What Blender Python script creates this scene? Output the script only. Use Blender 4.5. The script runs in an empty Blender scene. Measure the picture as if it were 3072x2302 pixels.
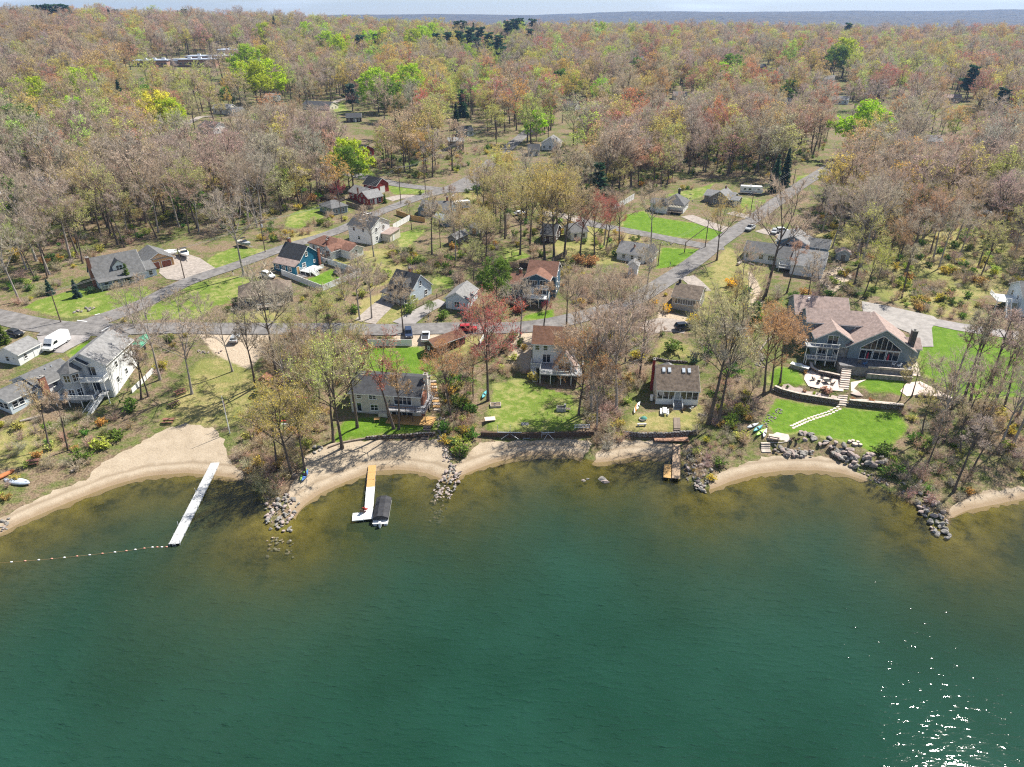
import math, random
import numpy as np
R = math.radians
rng = random.Random(7)
# ---------------------------------------------------------------- measured camera (metres, y = away from the lake)
CAM_H, PITCH, FPX = 77.0, R(28.4), 2049.0      # focal length in pixels of the 3072 px wide photograph
CP, SP = math.cos(PITCH), math.sin(PITCH)
def ray(px, py):
    x = (px - 1536) / FPX; y = (py - 1151) / FPX
    return np.array((x, CP - y * SP, -SP - y * CP))
def onz(px, py, z=0.0):
    d = ray(px, py); t = (z - CAM_H) / d[2]
    return (d[0] * t, d[1] * t)
def proj(x, y, z):
    dz = z - CAM_H
    f = y * CP - dz * SP; u = y * SP + dz * CP
    return 1536 + FPX * x / f, 1151 - FPX * u / f
import bpy, bmesh
from mathutils import Vector, Matrix
from mathutils.geometry import delaunay_2d_cdt
scene = bpy.context.scene
COL = scene.collection
cam = bpy.data.cameras.new('camera'); cam.sensor_width = 36.0; cam.lens = 36.0 * FPX / 3072.0
cam.clip_start = 1.0; cam.clip_end = 40000
camo = bpy.data.objects.new('camera', cam); COL.objects.link(camo)
camo.location = (0, 0, CAM_H); camo.rotation_euler = (math.pi / 2 - PITCH, 0, 0)
scene.camera = camo
SUN_AZ, SUN_EL = R(50), R(51)                                   # azimuth clockwise from +y
SUN = Vector((math.sin(SUN_AZ) * math.cos(SUN_EL), math.cos(SUN_AZ) * math.cos(SUN_EL), math.sin(SUN_EL)))
world = bpy.data.worlds.new('World'); scene.world = world; world.use_nodes = True
wn, wl = world.node_tree.nodes, world.node_tree.links
bg = wn['Background']; bg.inputs['Strength'].default_value = 0.056
sky = wn.new('ShaderNodeTexSky'); sky.sky_type = 'NISHITA'; sky.sun_disc = False
sky.sun_elevation = SUN_EL; sky.sun_rotation = SUN_AZ; sky.altitude = 100; sky.air_density = 1.0; sky.dust_density = 0.1; sky.ozone_density = 2.5
# thin cirrus everywhere in the sky
tc = wn.new('ShaderNodeTexCoord'); mp = wn.new('ShaderNodeMapping'); mp.inputs['Scale'].default_value = (1.6, 1.6, 16.0); mp.inputs['Location'].default_value = (2.3, 0.4, 0.15)
nz = wn.new('ShaderNodeTexNoise'); nz.inputs['Scale'].default_value = 2.2; nz.inputs['Detail'].default_value = 5; nz.inputs['Distortion'].default_value = 0.6
rp = wn.new('ShaderNodeValToRGB'); rp.color_ramp.elements[0].position = 0.48; rp.color_ramp.elements[1].position = 0.72
mul = wn.new('ShaderNodeMath'); mul.operation = 'MULTIPLY'; mul.inputs[1].default_value = 0.42
mix = wn.new('ShaderNodeMixRGB'); mix.inputs['Color2'].default_value = (15.0, 15.8, 17.0, 1)
wl.new(tc.outputs['Generated'], mp.inputs['Vector']); wl.new(mp.outputs['Vector'], nz.inputs['Vector'])
wl.new(nz.outputs['Fac'], rp.inputs['Fac']); wl.new(rp.outputs['Color'], mul.inputs[0]); wl.new(mul.outputs[0], mix.inputs['Fac'])
wl.new(sky.outputs['Color'], mix.inputs['Color1']); wl.new(mix.outputs['Color'], bg.inputs['Color'])
sun = bpy.data.lights.new('sun', 'SUN'); sun.energy = 4.8; sun.angle = R(0.53); sun.color = (1.0, 0.955, 0.86)
suno = bpy.data.objects.new('sun', sun); COL.objects.link(suno)
suno.rotation_euler = SUN.to_track_quat('Z', 'Y').to_euler(); suno.location = (80, 80, 150)
vs = scene.view_settings; vs.view_transform = 'Standard'; vs.look = 'None'; vs.exposure = 0.98; vs.gamma = 1.0; vs.use_curve_mapping = False
scene.cycles.max_bounces = 5; scene.cycles.diffuse_bounces = 2; scene.cycles.glossy_bounces = 2; scene.cycles.transmission_bounces = 2
scene.cycles.transparent_max_bounces = 8; scene.cycles.volume_bounces = 0; scene.cycles.use_denoising = False; scene.cycles.filter_width = 1.2
scene.cycles.caustics_reflective = False; scene.cycles.caustics_refractive = False; scene.cycles.sample_clamp_indirect = 4.0
scene.cycles.use_adaptive_sampling = True; scene.cycles.adaptive_threshold = 0.012
# ---------------------------------------------------------------- shoreline and ground heights
SHORE_PX = [(-700,1900),(-300,1730),(0,1598),(60,1565),(190,1510),(330,1455),(440,1425),(560,1415),(640,1422),(705,1430),(760,1455),(800,1520),(812,1575),
 (850,1588),(880,1545),(905,1515),(960,1475),(1040,1440),(1120,1410),(1200,1405),(1280,1415),(1325,1432),(1345,1440),(1365,1432),(1400,1415),
 (1480,1385),(1560,1365),(1640,1360),(1720,1365),(1790,1385),(1830,1380),(1900,1368),(1960,1366),(2010,1366),(2050,1385),(2066,1440),(2100,1468),
 (2135,1463),(2190,1440),(2270,1418),(2350,1408),(2450,1408),(2520,1415),(2590,1436),(2680,1480),(2750,1520),(2800,1575),(2840,1590),(2850,1548),
 (2900,1525),(2980,1510),(3072,1490),(3400,1450),(4200,1400)]
SHORE = np.array([onz(*p) for p in SHORE_PX])
def seg_dist(P, line):
    """distance of points P (n,2) to a polyline"""
    best = np.full(len(P), 1e9)
    for a, b in zip(line[:-1], line[1:]):
        ab = b - a; L = max(float(ab @ ab), 1e-9)
        t = np.clip(((P - a) @ ab) / L, 0, 1)
        q = P - (a + t[:, None] * ab)
        best = np.minimum(best, np.hypot(q[:, 0], q[:, 1]))
    return best
def inside(P, poly):
    x, y = P[:, 0], P[:, 1]; res = np.zeros(len(P), bool)
    n = len(poly); j = n - 1
    for i in range(n):
        xi, yi = poly[i]; xj, yj = poly[j]
        if yi != yj:
            c = ((yi > y) != (yj > y)) & (x < (xj - xi) * (y - yi) / (yj - yi) + xi)
            res ^= c
        j = i
    return res
LAND = np.vstack([SHORE, [(30000, SHORE[-1][1]), (30000, 60000), (-30000, 60000), (-30000, SHORE[0][1])]])
def sstep(a, b, x):
    t = np.clip((x - a) / (b - a), 0, 1); return t * t * (3 - 2 * t)
_r = np.random.RandomState(3)
_wav = [(_r.uniform(0, 6.28), _r.uniform(0, 6.28), _r.uniform(0, 6.28)) for _ in range(8)]
def lumps(x, y, L):
    s = 0
    for i, (a, b, c) in enumerate(_wav):
        k = 6.28 / (L * (0.6 + 0.25 * i)); s = s + np.sin(k * (x * math.cos(a) + y * math.sin(a)) + b + 1.3 * np.sin(k * 0.7 * (y * math.cos(c) - x * math.sin(c))))
    return s / 8
# steps in the ground behind retaining walls: (polyline in pixels along the wall foot, rise, reach inland)
STEPS_PX = [([(1000,1322),(1080,1315),(1180,1312),(1310,1308)], 0.7, 14), ([(1440,1305),(1560,1308),(1780,1306)], 1.0, 16),
            ([(1868,1305),(1960,1308),(2095,1306)], 1.0, 14), ([(2245,1330),(2330,1345),(2400,1335),(2510,1352),(2560,1375),(2650,1390)], 1.0, 14),
            ([(2322,1180),(2420,1200),(2520,1215),(2700,1225)], 1.1, 9)]
STEPS = [(np.array([onz(*p, 1.0) for p in l]), dz, reach) for l, dz, reach in STEPS_PX]
def raw_height(x, y):
    P = np.column_stack([x, y]); d = seg_dist(P, SHORE); land = inside(P, LAND)
    d = np.where(land, d, -d)
    S = 1.22; up = S * np.interp(d / S, [0, 1.5, 8, 12, 20, 35, 50, 90, 150, 260, 420, 700, 900, 1300, 2200, 3200, 4200, 4900, 5600, 8000, 20000],
                      [0.0, 0.22, 0.95, 1.25, 1.9, 4.2, 5.6, 7.6, 9.5, 13.5, 19, 29, 34, 14, 0, 8, 40, 72, 60, 30, 10])
    w = sstep(70, 290, d)
    up = up + w * lumps(x, y, 250) * 3.0 + sstep(10, 30, d) * lumps(x, y, 34) * 0.28
    near = 1 - sstep(1150, 1800, d)
    up = up + near * sstep(320, 920, d) * (18 * sstep(-25, -510, x) - 4 * sstep(180, 600, x))      # a hill on the left
    far = sstep(3400, 5200, d)
    up = up + far * (lumps(x, y, 3100) * 46 + lumps(y, x, 900) * 9 + 12 * sstep(250, 2700, x) - 38 * sstep(-360, -2000, x))
    dn = -S * np.interp(-d / S, [0, 2, 8, 20, 40, 90], [0.0, 0.22, 0.95, 2.9, 6.5, 11])
    h = np.where(d >= 0, up, dn)
    for line, dz, reach in STEPS:
        m = (d > 0) & (d < 85) & (x > line[0][0]) & (x < line[-1][0])
        if not m.any(): continue
        yl = np.interp(x[m], line[:, 0], line[:, 1]); s = y[m] - yl
        edge = sstep(0, 2.5, np.minimum(x[m] - line[0][0], line[-1][0] - x[m]))
        h[m] += np.where(s > 0, dz * edge * np.clip(1 - s / reach, 0, 1) * sstep(0, 0.5, s), 0)
    return h, d
def graded(lo, a, b, hi, step, grow, cap):
    mid = np.arange(a, b + 1e-6, step); out = [b]; s = step
    while out[-1] < hi: s = min(s * grow, cap); out.append(out[-1] + s)
    o2 = [a]; s = step
    while o2[-1] > lo: s = min(s * grow, cap); o2.append(o2[-1] - s)
    return np.concatenate([np.array(o2[1:][::-1]), mid, np.array(out[1:])])
GX = graded(-11000, -185, 185, 11000, 1.2, 1.045, 300)
GY = graded(-70, 80, 325, 11000, 1.2, 1.03, 150)
_gx, _gy = np.meshgrid(GX, GY)
GH, GD = raw_height(_gx.ravel(), _gy.ravel())
GH = GH.reshape(_gx.shape); GD = GD.reshape(_gx.shape)
def _samp(F, x, y):
    x = np.asarray(x, float); y = np.asarray(y, float)
    i = np.clip(np.searchsorted(GX, x) - 1, 0, len(GX) - 2); j = np.clip(np.searchsorted(GY, y) - 1, 0, len(GY) - 2)
    u = (x - GX[i]) / (GX[i + 1] - GX[i]); v = (y - GY[j]) / (GY[j + 1] - GY[j])
    return F[j, i] * (1 - u) * (1 - v) + F[j, i + 1] * u * (1 - v) + F[j + 1, i] * (1 - u) * v + F[j + 1, i + 1] * u * v
def gz(x, y): return float(_samp(GH, x, y))
def gzs(x, y): return _samp(GH, x, y)
def shore_d(x, y): return _samp(GD, x, y)
_T = np.concatenate([np.arange(70, 480, 0.5), np.arange(480, 7500, 4.0)])
def G(px, py, dz=0.0, water=False):
    """ground point seen at a photograph pixel (dz: the point dz above the ground is seen there)"""
    d = ray(px, py); d = d / math.hypot(d[0], d[1])
    x, y, z = d[0] * _T, d[1] * _T, CAM_H + d[2] * _T
    h = gzs(x, y) + dz
    if water: h = np.maximum(h, 0)
    k = np.nonzero(z < h)[0]
    if len(k) == 0: k = [len(_T) - 1]
    k = max(k[0], 1)
    a, b = z[k - 1] - h[k - 1], z[k] - h[k]
    t = a / (a - b) if a != b else 0
    X, Y = x[k - 1] + t * (x[k] - x[k - 1]), y[k - 1] + t * (y[k] - y[k - 1])
    return (X, Y, gz(X, Y))
def rise(px, py, base):
    """height above base (x,y,z) of a point seen at pixel row py straight above base"""
    d = ray(px, py); t = base[1] / d[1]; return CAM_H + d[2] * t - base[2]
# ---------------------------------------------------------------- materials
MATS = {}
def lin(c):                                                     # sRGB 0-255 or linear triple -> linear rgba
    if max(c) > 1: c = [((v / 255 + 0.055) / 1.055) ** 2.4 if v / 255 > 0.04045 else v / 255 / 12.92 for v in c]
    return (*c, 1.0)
def mat(name, col, rough=0.8, var=0.25, scale=1.5, bump=0.0, bscale=8.0, metal=0.0, spec=0.3, col2=None, stretch=None, source=None, vscale2=None):
    """principled material whose colour drifts a little with noise"""
    if name in MATS: return MATS[name]
    m = bpy.data.materials.new(name); m.use_nodes = True; MATS[name] = m
    n, l = m.node_tree.nodes, m.node_tree.links
    b = n['Principled BSDF']; b.inputs['Roughness'].default_value = rough; b.inputs['Metallic'].default_value = metal
    b.inputs['Specular IOR Level'].default_value = spec
    c = lin(col)
    t = n.new('ShaderNodeTexCoord'); mpn = n.new('ShaderNodeMapping')
    if stretch: mpn.inputs['Scale'].default_value = stretch
    l.new(t.outputs['Object'], mpn.inputs['Vector'])
    a = n.new('ShaderNodeTexNoise'); a.inputs['Scale'].default_value = scale; a.inputs['Detail'].default_value = 5; a.inputs['Roughness'].default_value = 0.65
    l.new(mpn.outputs['Vector'], a.inputs['Vector'])
    mx = n.new('ShaderNodeMixRGB')
    c2 = lin(col2) if col2 else tuple(min(1, v * (1 - var)) for v in c[:3]) + (1,)
    c1 = c if col2 else tuple(min(1, v * (1 + var * 0.6)) for v in c[:3]) + (1,)
    mx.inputs['Color1'].default_value = c1; mx.inputs['Color2'].default_value = c2
    r = n.new('ShaderNodeMapRange'); r.inputs[1].default_value = 0.33; r.inputs[2].default_value = 0.67
    l.new(a.outputs['Fac'], r.inputs[0]); l.new(r.outputs[0], mx.inputs['Fac']); l.new(mx.outputs['Color'], b.inputs['Base Color'])
    if bump:
        a2 = n.new('ShaderNodeTexNoise'); a2.inputs['Scale'].default_value = bscale; a2.inputs['Detail'].default_value = 3
        l.new(mpn.outputs['Vector'], a2.inputs['Vector'])
        bp = n.new('ShaderNodeBump'); bp.inputs['Strength'].default_value = bump; bp.inputs['Distance'].default_value = 0.05
        l.new(a2.outputs['Fac'], bp.inputs['Height']); l.new(bp.outputs['Normal'], b.inputs['Normal'])
    return m
def shingle(name, col, var=0.3):
    m = mat('roof_' + name, col, rough=0.95, var=var, scale=1.3, bump=0.5, bscale=9, spec=0.1)
    return m
def siding(name, col, var=0.12): return mat('siding_' + name, col, rough=0.7, var=var, scale=0.7, bump=0.25, bscale=4, stretch=(0.6, 0.6, 7), spec=0.25)
GLASS = mat('window_glass', (0.02, 0.026, 0.034), rough=0.06, var=0.3, scale=0.6, spec=0.9)
TRIM = mat('white_trim', (0.78, 0.78, 0.76), rough=0.6, var=0.06)
# ---------------------------------------------------------------- mesh building
class MB:
    def __init__(s): s.v = []; s.f = []; s.mi = []; s.k = 0
    def add(s, vs, fs):
        o = len(s.v); s.v += [tuple(p) for p in vs]; s.f += [tuple(i + o for i in f) for f in fs]; s.mi += [s.k] * len(fs); return s
    def box(s, x0, y0, z0, x1, y1, z1):
        return s.add([(x0,y0,z0),(x1,y0,z0),(x1,y1,z0),(x0,y1,z0),(x0,y0,z1),(x1,y0,z1),(x1,y1,z1),(x0,y1,z1)],
                     [(0,3,2,1),(4,5,6,7),(0,1,5,4),(1,2,6,5),(2,3,7,6),(3,0,4,7)])
    def prism(s, poly, ax, a, b):
        """polygon given in the two other axes, extruded along ax ('x','y','z') from a to b"""
        def P(p, t): return {'x': (t, p[0], p[1]), 'y': (p[0], t, p[1]), 'z': (p[0], p[1], t)}[ax]
        n = len(poly)
        return s.add([P(p, a) for p in poly] + [P(p, b) for p in poly],
                     [tuple(range(n - 1, -1, -1)), tuple(range(n, 2 * n))] + [(i, (i + 1) % n, n + (i + 1) % n, n + i) for i in range(n)])
    def bar(s, p, q, w, h=None):
        """rectangular bar from p to q"""
        h = h or w; p, q = Vector(p), Vector(q); d = (q - p).normalized()
        side = d.cross(Vector((0, 0, 1)));
        if side.length < 1e-3: side = Vector((1, 0, 0))
        side.normalize(); up = side.cross(d); a, b = side * w / 2, up * h / 2
        vs = [p - a - b, p + a - b, p + a + b, p - a + b, q - a - b, q + a - b, q + a + b, q - a + b]
        return s.add(vs, [(0,1,2,3),(7,6,5,4),(0,4,5,1),(1,5,6,2),(2,6,7,3),(3,7,4,0)])
    def tube(s, pts, rads, n=6, cap=True):
        pts = [Vector(p) for p in pts]; o = len(s.v); ref = Vector((0.31, 0.17, 0.93))
        for i, p in enumerate(pts):
            d = (pts[min(i + 1, len(pts) - 1)] - pts[max(i - 1, 0)]).normalized()
            a = d.cross(ref)
            if a.length < 0.05: a = d.cross(Vector((1, 0, 0)))
            a.normalize(); b = d.cross(a)
            for k in range(n):
                t = 2 * math.pi * k / n; s.v.append(tuple(p + (a * math.cos(t) + b * math.sin(t)) * rads[i]))
        nf = 0
        for i in range(len(pts) - 1):
            for k in range(n):
                s.f.append((o + i * n + k, o + i * n + (k + 1) % n, o + (i + 1) * n + (k + 1) % n, o + (i + 1) * n + k)); nf += 1
        if cap: s.f.append(tuple(o + k for k in range(n - 1, -1, -1))); s.f.append(tuple(o + (len(pts) - 1) * n + k for k in range(n))); nf += 2
        s.mi += [s.k] * nf; return s
    def lathe(s, prof, c=(0, 0, 0), n=12):
        o = len(s.v)
        for r, z in prof:
            for k in range(n): t = 2 * math.pi * k / n; s.v.append((c[0] + r * math.cos(t), c[1] + r * math.sin(t), c[2] + z))
        nf = 0
        for i in range(len(prof) - 1):
            for k in range(n): s.f.append((o + i * n + k, o + i * n + (k + 1) % n, o + (i + 1) * n + (k + 1) % n, o + (i + 1) * n + k)); nf += 1
        s.f.append(tuple(o + k for k in range(n - 1, -1, -1))); s.f.append(tuple(o + (len(prof) - 1) * n + k for k in range(n))); s.mi += [s.k] * (nf + 2); return s
    def loft(s, rings):
        """closed rings of equal length, capped"""
        o = len(s.v); n = len(rings[0]); nf = 0
        for r in rings: s.v += [tuple(p) for p in r]
        for i in range(len(rings) - 1):
            for k in range(n): s.f.append((o + i * n + k, o + i * n + (k + 1) % n, o + (i + 1) * n + (k + 1) % n, o + (i + 1) * n + k)); nf += 1
        s.f.append(tuple(o + k for k in range(n - 1, -1, -1))); s.f.append(tuple(o + (len(rings) - 1) * n + k for k in range(n))); s.mi += [s.k] * (nf + 2); return s
    def mesh(s, name, mats, smooth=False):
        m = bpy.data.meshes.new(name); m.from_pydata(s.v, [], s.f)
        for x in (mats if isinstance(mats, (list, tuple)) else [mats]): m.materials.append(x)
        if len(m.materials) > 1: m.polygons.foreach_set('material_index', s.mi)
        if smooth: m.shade_smooth()
        return m
    def build(s, name, mats, parent=None, smooth=False):
        o = bpy.data.objects.new(name, s.mesh(name, mats, smooth)); COL.objects.link(o); o.parent = parent; return o
def tag(o, label=None, cat=None, group=None, kind=None):
    if label: o['label'] = label
    if cat: o['category'] = cat
    if group: o['group'] = group
    if kind: o['kind'] = kind
    return o
def empty(name, loc, rz=0.0):
    o = bpy.data.objects.new(name, None); o.empty_display_size = 0.5; COL.objects.link(o); o.location = loc; o.rotation_euler = (0, 0, rz); return o
def link(name, mesh, parent=None, loc=None, rz=0.0, scale=None):
    o = bpy.data.objects.new(name, mesh); COL.objects.link(o); o.parent = parent
    if loc is not None: o.location = loc
    if rz: o.rotation_euler = (0, 0, rz)
    if scale is not None: o.scale = scale
    return o
def copy_tree(o, parent=None):
    c = o.copy(); COL.objects.link(c); c.parent = parent
    for ch in list(o.children): copy_tree(ch, c)
    return c
def drape(name, poly, m, off=0.06, step=1.2, label=None, kind='structure', zmin=None, jit=0.0, holes=None):
    """a sheet that follows the ground inside a world polygon"""
    poly = [np.array(p[:2]) for p in poly]; edge = []
    for a, b in zip(poly, poly[1:] + poly[:1]):
        n = max(1, int(np.linalg.norm(b - a) / step))
        edge += [a + (b - a) * i / n for i in range(n)]
    if jit: edge = [p + np.array((rng.uniform(-jit, jit), rng.uniform(-jit, jit))) for p in edge]
    P = np.array(edge); lo, hi = P.min(0), P.max(0)
    gx, gy = np.meshgrid(np.arange(lo[0], hi[0], step), np.arange(lo[1], hi[1], step)); Q = np.column_stack([gx.ravel(), gy.ravel()])
    Q = Q[inside(Q, P)]; Q = Q[seg_dist(Q, np.vstack([P, P[:1]])) > step * 0.45] if len(Q) else Q
    allp = [Vector(p) for p in P] + [Vector(p) for p in Q]
    n = len(P)
    vs, _, fs, *_ = delaunay_2d_cdt(allp, [(i, (i + 1) % n) for i in range(n)], [], 1, 1e-4)
    z = gzs([v[0] for v in vs], [v[1] for v in vs]) + off
    if zmin is not None: z = np.maximum(z, zmin)
    mb = MB(); mb.add([(v[0], v[1], zz) for v, zz in zip(vs, z)], fs)
    o = mb.build(name, m, None, True)
    me = o.data
    if len(me.polygons) and sum(p.normal.z for p in me.polygons) < 0: me.flip_normals()
    return tag(o, label, kind=kind)
def strip_poly(pts, w):
    """polygon along a centre line of world points; w number or list of widths"""
    pts = [np.array(p[:2]) for p in pts]; W = w if isinstance(w, (list, tuple)) else [w] * len(pts); Lf, Rt = [], []
    fine, fw = [], []
    for i in range(len(pts) - 1):                               # Catmull-Rom
        p0, p1, p2, p3 = pts[max(i - 1, 0)], pts[i], pts[i + 1], pts[min(i + 2, len(pts) - 1)]
        for k in range(6):
            t = k / 6; fine.append(0.5 * (2 * p1 + (p2 - p0) * t + (2 * p0 - 5 * p1 + 4 * p2 - p3) * t * t + (3 * p1 - p0 - 3 * p2 + p3) * t ** 3)); fw.append(W[i] + (W[i + 1] - W[i]) * t)
    fine.append(pts[-1]); fw.append(W[-1])
    for i, p in enumerate(fine):
        d = fine[min(i + 1, len(fine) - 1)] - fine[max(i - 1, 0)]; d = d / (np.linalg.norm(d) + 1e-9); nrm = np.array((-d[1], d[0])) * fw[i] / 2
        Lf.append(p + nrm); Rt.append(p - nrm)
    return Lf + Rt[::-1], fine
def GP(pts): return [G(*p) for p in pts]
VIEW = []      # (x0, x1, row of the top, row of the base, y): clearings through which a far building is seen, in photograph pixels
FOOT = []      # (x, y, radius) of everything trees must not stand in
# ---------------------------------------------------------------- the ground: one sheet from the lake bed to the far hills
LAWNS_PX = {   # vivid mown lawns
 1.0: [[(2285,1265),(2330,1192),(2420,1212),(2560,1225),(2700,1232),(2730,1290),(2660,1350),(2620,1362),(2520,1325),(2400,1300),(2330,1312)],
       [(2790,962),(2900,985),(3080,1012),(3090,1190),(2920,1200),(2800,1150),(2755,1110),(2752,1040)],
       [(2560,1150),(2600,1128),(2740,1140),(2715,1188),(2620,1183)],
       [(2295,1140),(2335,1095),(2400,1110),(2420,1150),(2412,1160),(2330,1165)],
       [(1075,1112),(1115,1042),(1180,1040),(1250,1036),(1296,1060),(1318,1138),(1270,1132)],
       [(985,1335),(1030,1262),(1100,1250),(1312,1262),(1306,1300),(1180,1306),(1060,1318)],
       [(1872,645),(1930,632),(1965,652),(2080,668),(2215,688),(2150,722),(2050,715),(1860,690)],
       [(1965,808),(1982,742),(2112,748),(2025,800)],
       [(195,1062),(215,1078),(320,1035),(330,1018),(265,1020),(225,1040)],
       [(1565,962),(1575,945),(1665,925),(1660,958)], [(890,852),(995,806),(1085,832),(965,872)]],
 0.75: [[(395,965),(470,890),(570,850),(700,828),(760,832),(735,905),(640,920),(600,955)],
       [(60,925),(110,900),(240,862),(330,872),(445,855),(455,880),(400,925),(300,945),(190,955)],
       [(600,800),(640,765),(700,742),(800,748),(795,775),(660,815)],
       [(1450,1296),(1478,1150),(1560,1135),(1720,1185),(1748,1250),(1740,1298),(1560,1300)],
       [(1060,505),(1120,512),(1130,530),(1090,540),(1060,530)], [(1140,545),(1280,562),(1290,582),(1180,585)],
       [(735,345),(800,335),(860,350),(840,385),(760,390)], [(985,318),(1030,305),(1045,330),(1010,355),(980,345)],
       [(1555,395),(1580,372),(1600,378),(1575,420),(1545,440)], [(2210,590),(2300,600),(2290,625),(2225,640)],
       [(2390,530),(2440,520),(2420,550),(2380,560)], [(1990,585),(2110,560),(2150,545),(2110,590),(2060,605)], [(1030,615),(1050,640),(1130,650),(1090,665)],
       [(1195,700),(1250,685),(1280,690),(1230,740),(1190,745)], [(2690,360),(2725,340),(2720,375),(2690,385)],
       [(1360,880),(1320,860),(1290,850),(1310,820),(1370,835)], [(1500,740),(1560,750),(1600,770),(1520,790)],
       [(870,640),(960,610),(975,650),(900,690),(850,680)]],
 0.45: [[(0,1300),(60,1250),(140,1300),(200,1340),(60,1400),(-60,1420)], [(520,1190),(600,1080),(740,1060),(790,1165),(700,1280),(470,1275)],
       [(1865,1300),(1895,1240),(2010,1235),(2110,1218),(2125,1268),(2092,1302)], [(1960,1070),(1985,1015),(2080,1040),(2100,1075)],
       [(2180,740),(2300,790),(2280,900),(2200,960),(2060,960),(2040,890),(2130,800)], [(2640,700),(2990,640),(3072,700),(3072,860),(2900,900),(2600,860)],
       [(1630,700),(1760,670),(1900,700),(1960,745),(1850,790),(1700,800)], [(1300,1050),(1420,1010),(1450,1010),(1420,1060),(1340,1080)],
       [(1080,900),(1180,870),(1240,930),(1200,970),(1060,970)], [(640,960),(760,930),(880,940),(930,965),(760,972)],
       [(840,700),(1000,690),(1020,700),(880,745)], [(2440,700),(2560,700),(2560,760),(2480,760)], [(1390,560),(1420,540),(1480,540),(1440,600),(1390,600)],
       [(940,780),(1180,740),(1250,760),(1180,850),(1100,870),(1080,830)], [(2550,800),(2900,880),(2960,960),(2800,950),(2640,890)]]}
SAND_PX = [[(575,975),(600,1010),(640,1060),(745,1110),(790,1060),(830,1005),(860,1000),(820,985)],      # bare dirt by the park
           [(1185,1005),(1320,1000),(1320,1035),(1230,1040),(1180,1012)], [(1560,990),(1600,1000),(1590,1120),(1540,1110),(1520,1040)],
           [(2245,800),(2280,860),(2300,960),(2250,960)], [(1980,930),(2060,950),(2050,1000),(1960,990)], [(2440,830),(2520,800),(2560,830),(2500,880)]]
_P = np.column_stack([_gx.ravel(), _gy.ravel()])
_near = (np.abs(_P[:, 0]) < 520) & (_P[:, 1] > 70) & (_P[:, 1] < 860)
lawn = np.zeros(len(_P)); sand = np.zeros(len(_P)); dry = np.zeros(len(_P))
Pn = _P[_near]
def paint(arr, poly, val, soft):
    w = np.array([G(*p)[:2] for p in poly]); d = seg_dist(Pn, np.vstack([w, w[:1]])); s = np.where(inside(Pn, w), d, -d)
    a = arr[_near]; arr[_near] = np.maximum(a, val * sstep(-soft, soft, s))
LAWN_POLYS, OPEN_POLYS = [], []
for v, polys in LAWNS_PX.items():
    for p in polys:
        if v > 0.5: paint(lawn, p, v, 0.8)
        else: paint(dry, p, 1.0, 3.0); paint(lawn, p, 0.32, 3.0)
        (LAWN_POLYS if v > 0.5 else OPEN_POLYS).append(np.array([G(*q)[:2] for q in p]))
for p in SAND_PX: paint(sand, p, 1.0, 1.5); OPEN_POLYS.append(np.array([G(*q)[:2] for q in p]))
far_w = sstep(1500, 3000, GD.ravel())
mb = MB(); nx, ny = len(GX), len(GY)
me = bpy.data.meshes.new('ground')
idx = np.arange(nx * ny).reshape(ny, nx)
quads = np.stack([idx[:-1, :-1], idx[:-1, 1:], idx[1:, 1:], idx[1:, :-1]], -1).reshape(-1, 4)
me.vertices.add(nx * ny); me.vertices.foreach_set('co', np.column_stack([_P, GH.ravel()]).ravel())
me.loops.add(len(quads) * 4); me.loops.foreach_set('vertex_index', quads.ravel().astype(np.int32))
me.polygons.add(len(quads)); me.polygons.foreach_set('loop_start', (np.arange(len(quads)) * 4).astype(np.int32)); me.polygons.foreach_set('loop_total', np.full(len(quads), 4, np.int32))
me.update(); me.shade_smooth()
at = me.attributes.new('cover', 'FLOAT_COLOR', 'POINT')
at.data.foreach_set('color', np.column_stack([lawn, dry, sand, far_w]).ravel())
at = me.attributes.new('shore', 'FLOAT', 'POINT'); at.data.foreach_set('value', GD.ravel())
def NN(m, t, **k):
    n = m.node_tree.nodes.new(t)
    for a, b in k.items():
        if a in n.inputs: n.inputs[a].default_value = b
        else: setattr(n, a, b)
    return n
def noise(m, vec, scale, detail=4, rough=0.6):
    n = NN(m, 'ShaderNodeTexNoise', Scale=scale, Detail=detail, Roughness=rough); m.node_tree.links.new(vec, n.inputs['Vector']); return n.outputs['Fac']
def ramp(m, fac, stops):
    n = NN(m, 'ShaderNodeValToRGB'); e = n.color_ramp.elements
    while len(e) < len(stops): e.new(0.5)
    for i, (p, c) in enumerate(stops): e[i].position = p; e[i].color = lin(c)
    m.node_tree.links.new(fac, n.inputs['Fac']); return n.outputs['Color']
def mixc(m, fac, a, b):
    n = NN(m, 'ShaderNodeMixRGB'); L = m.node_tree.links
    for s, i in ((fac, 0), (a, 1), (b, 2)):
        if hasattr(s, 'is_linked'): L.new(s, n.inputs[i])
        else: n.inputs[i].default_value = s if i == 0 else lin(s)
    return n.outputs['Color']
def math_(m, op, a, b=0.0, c=0.0):
    n = NN(m, 'ShaderNodeMath', operation=op)
    for i, s in enumerate((a, b, c)):
        if hasattr(s, 'is_linked'): m.node_tree.links.new(s, n.inputs[i])
        else: n.inputs[i].default_value = s
    return n.outputs[0]
def edge(m, w, nz, amp=0.9, lo=0.35, hi=0.65):
    """a painted weight with a ragged border"""
    s = math_(m, 'ADD', w, math_(m, 'MULTIPLY', math_(m, 'SUBTRACT', nz, 0.5), amp))
    r = NN(m, 'ShaderNodeMapRange'); r.inputs[1].default_value = lo; r.inputs[2].default_value = hi; m.node_tree.links.new(s, r.inputs[0]); return r.outputs[0]
gm = bpy.data.materials.new('ground'); gm.use_nodes = True; L = gm.node_tree.links
geo = NN(gm, 'ShaderNodeNewGeometry'); pos = geo.outputs['Position']
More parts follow.
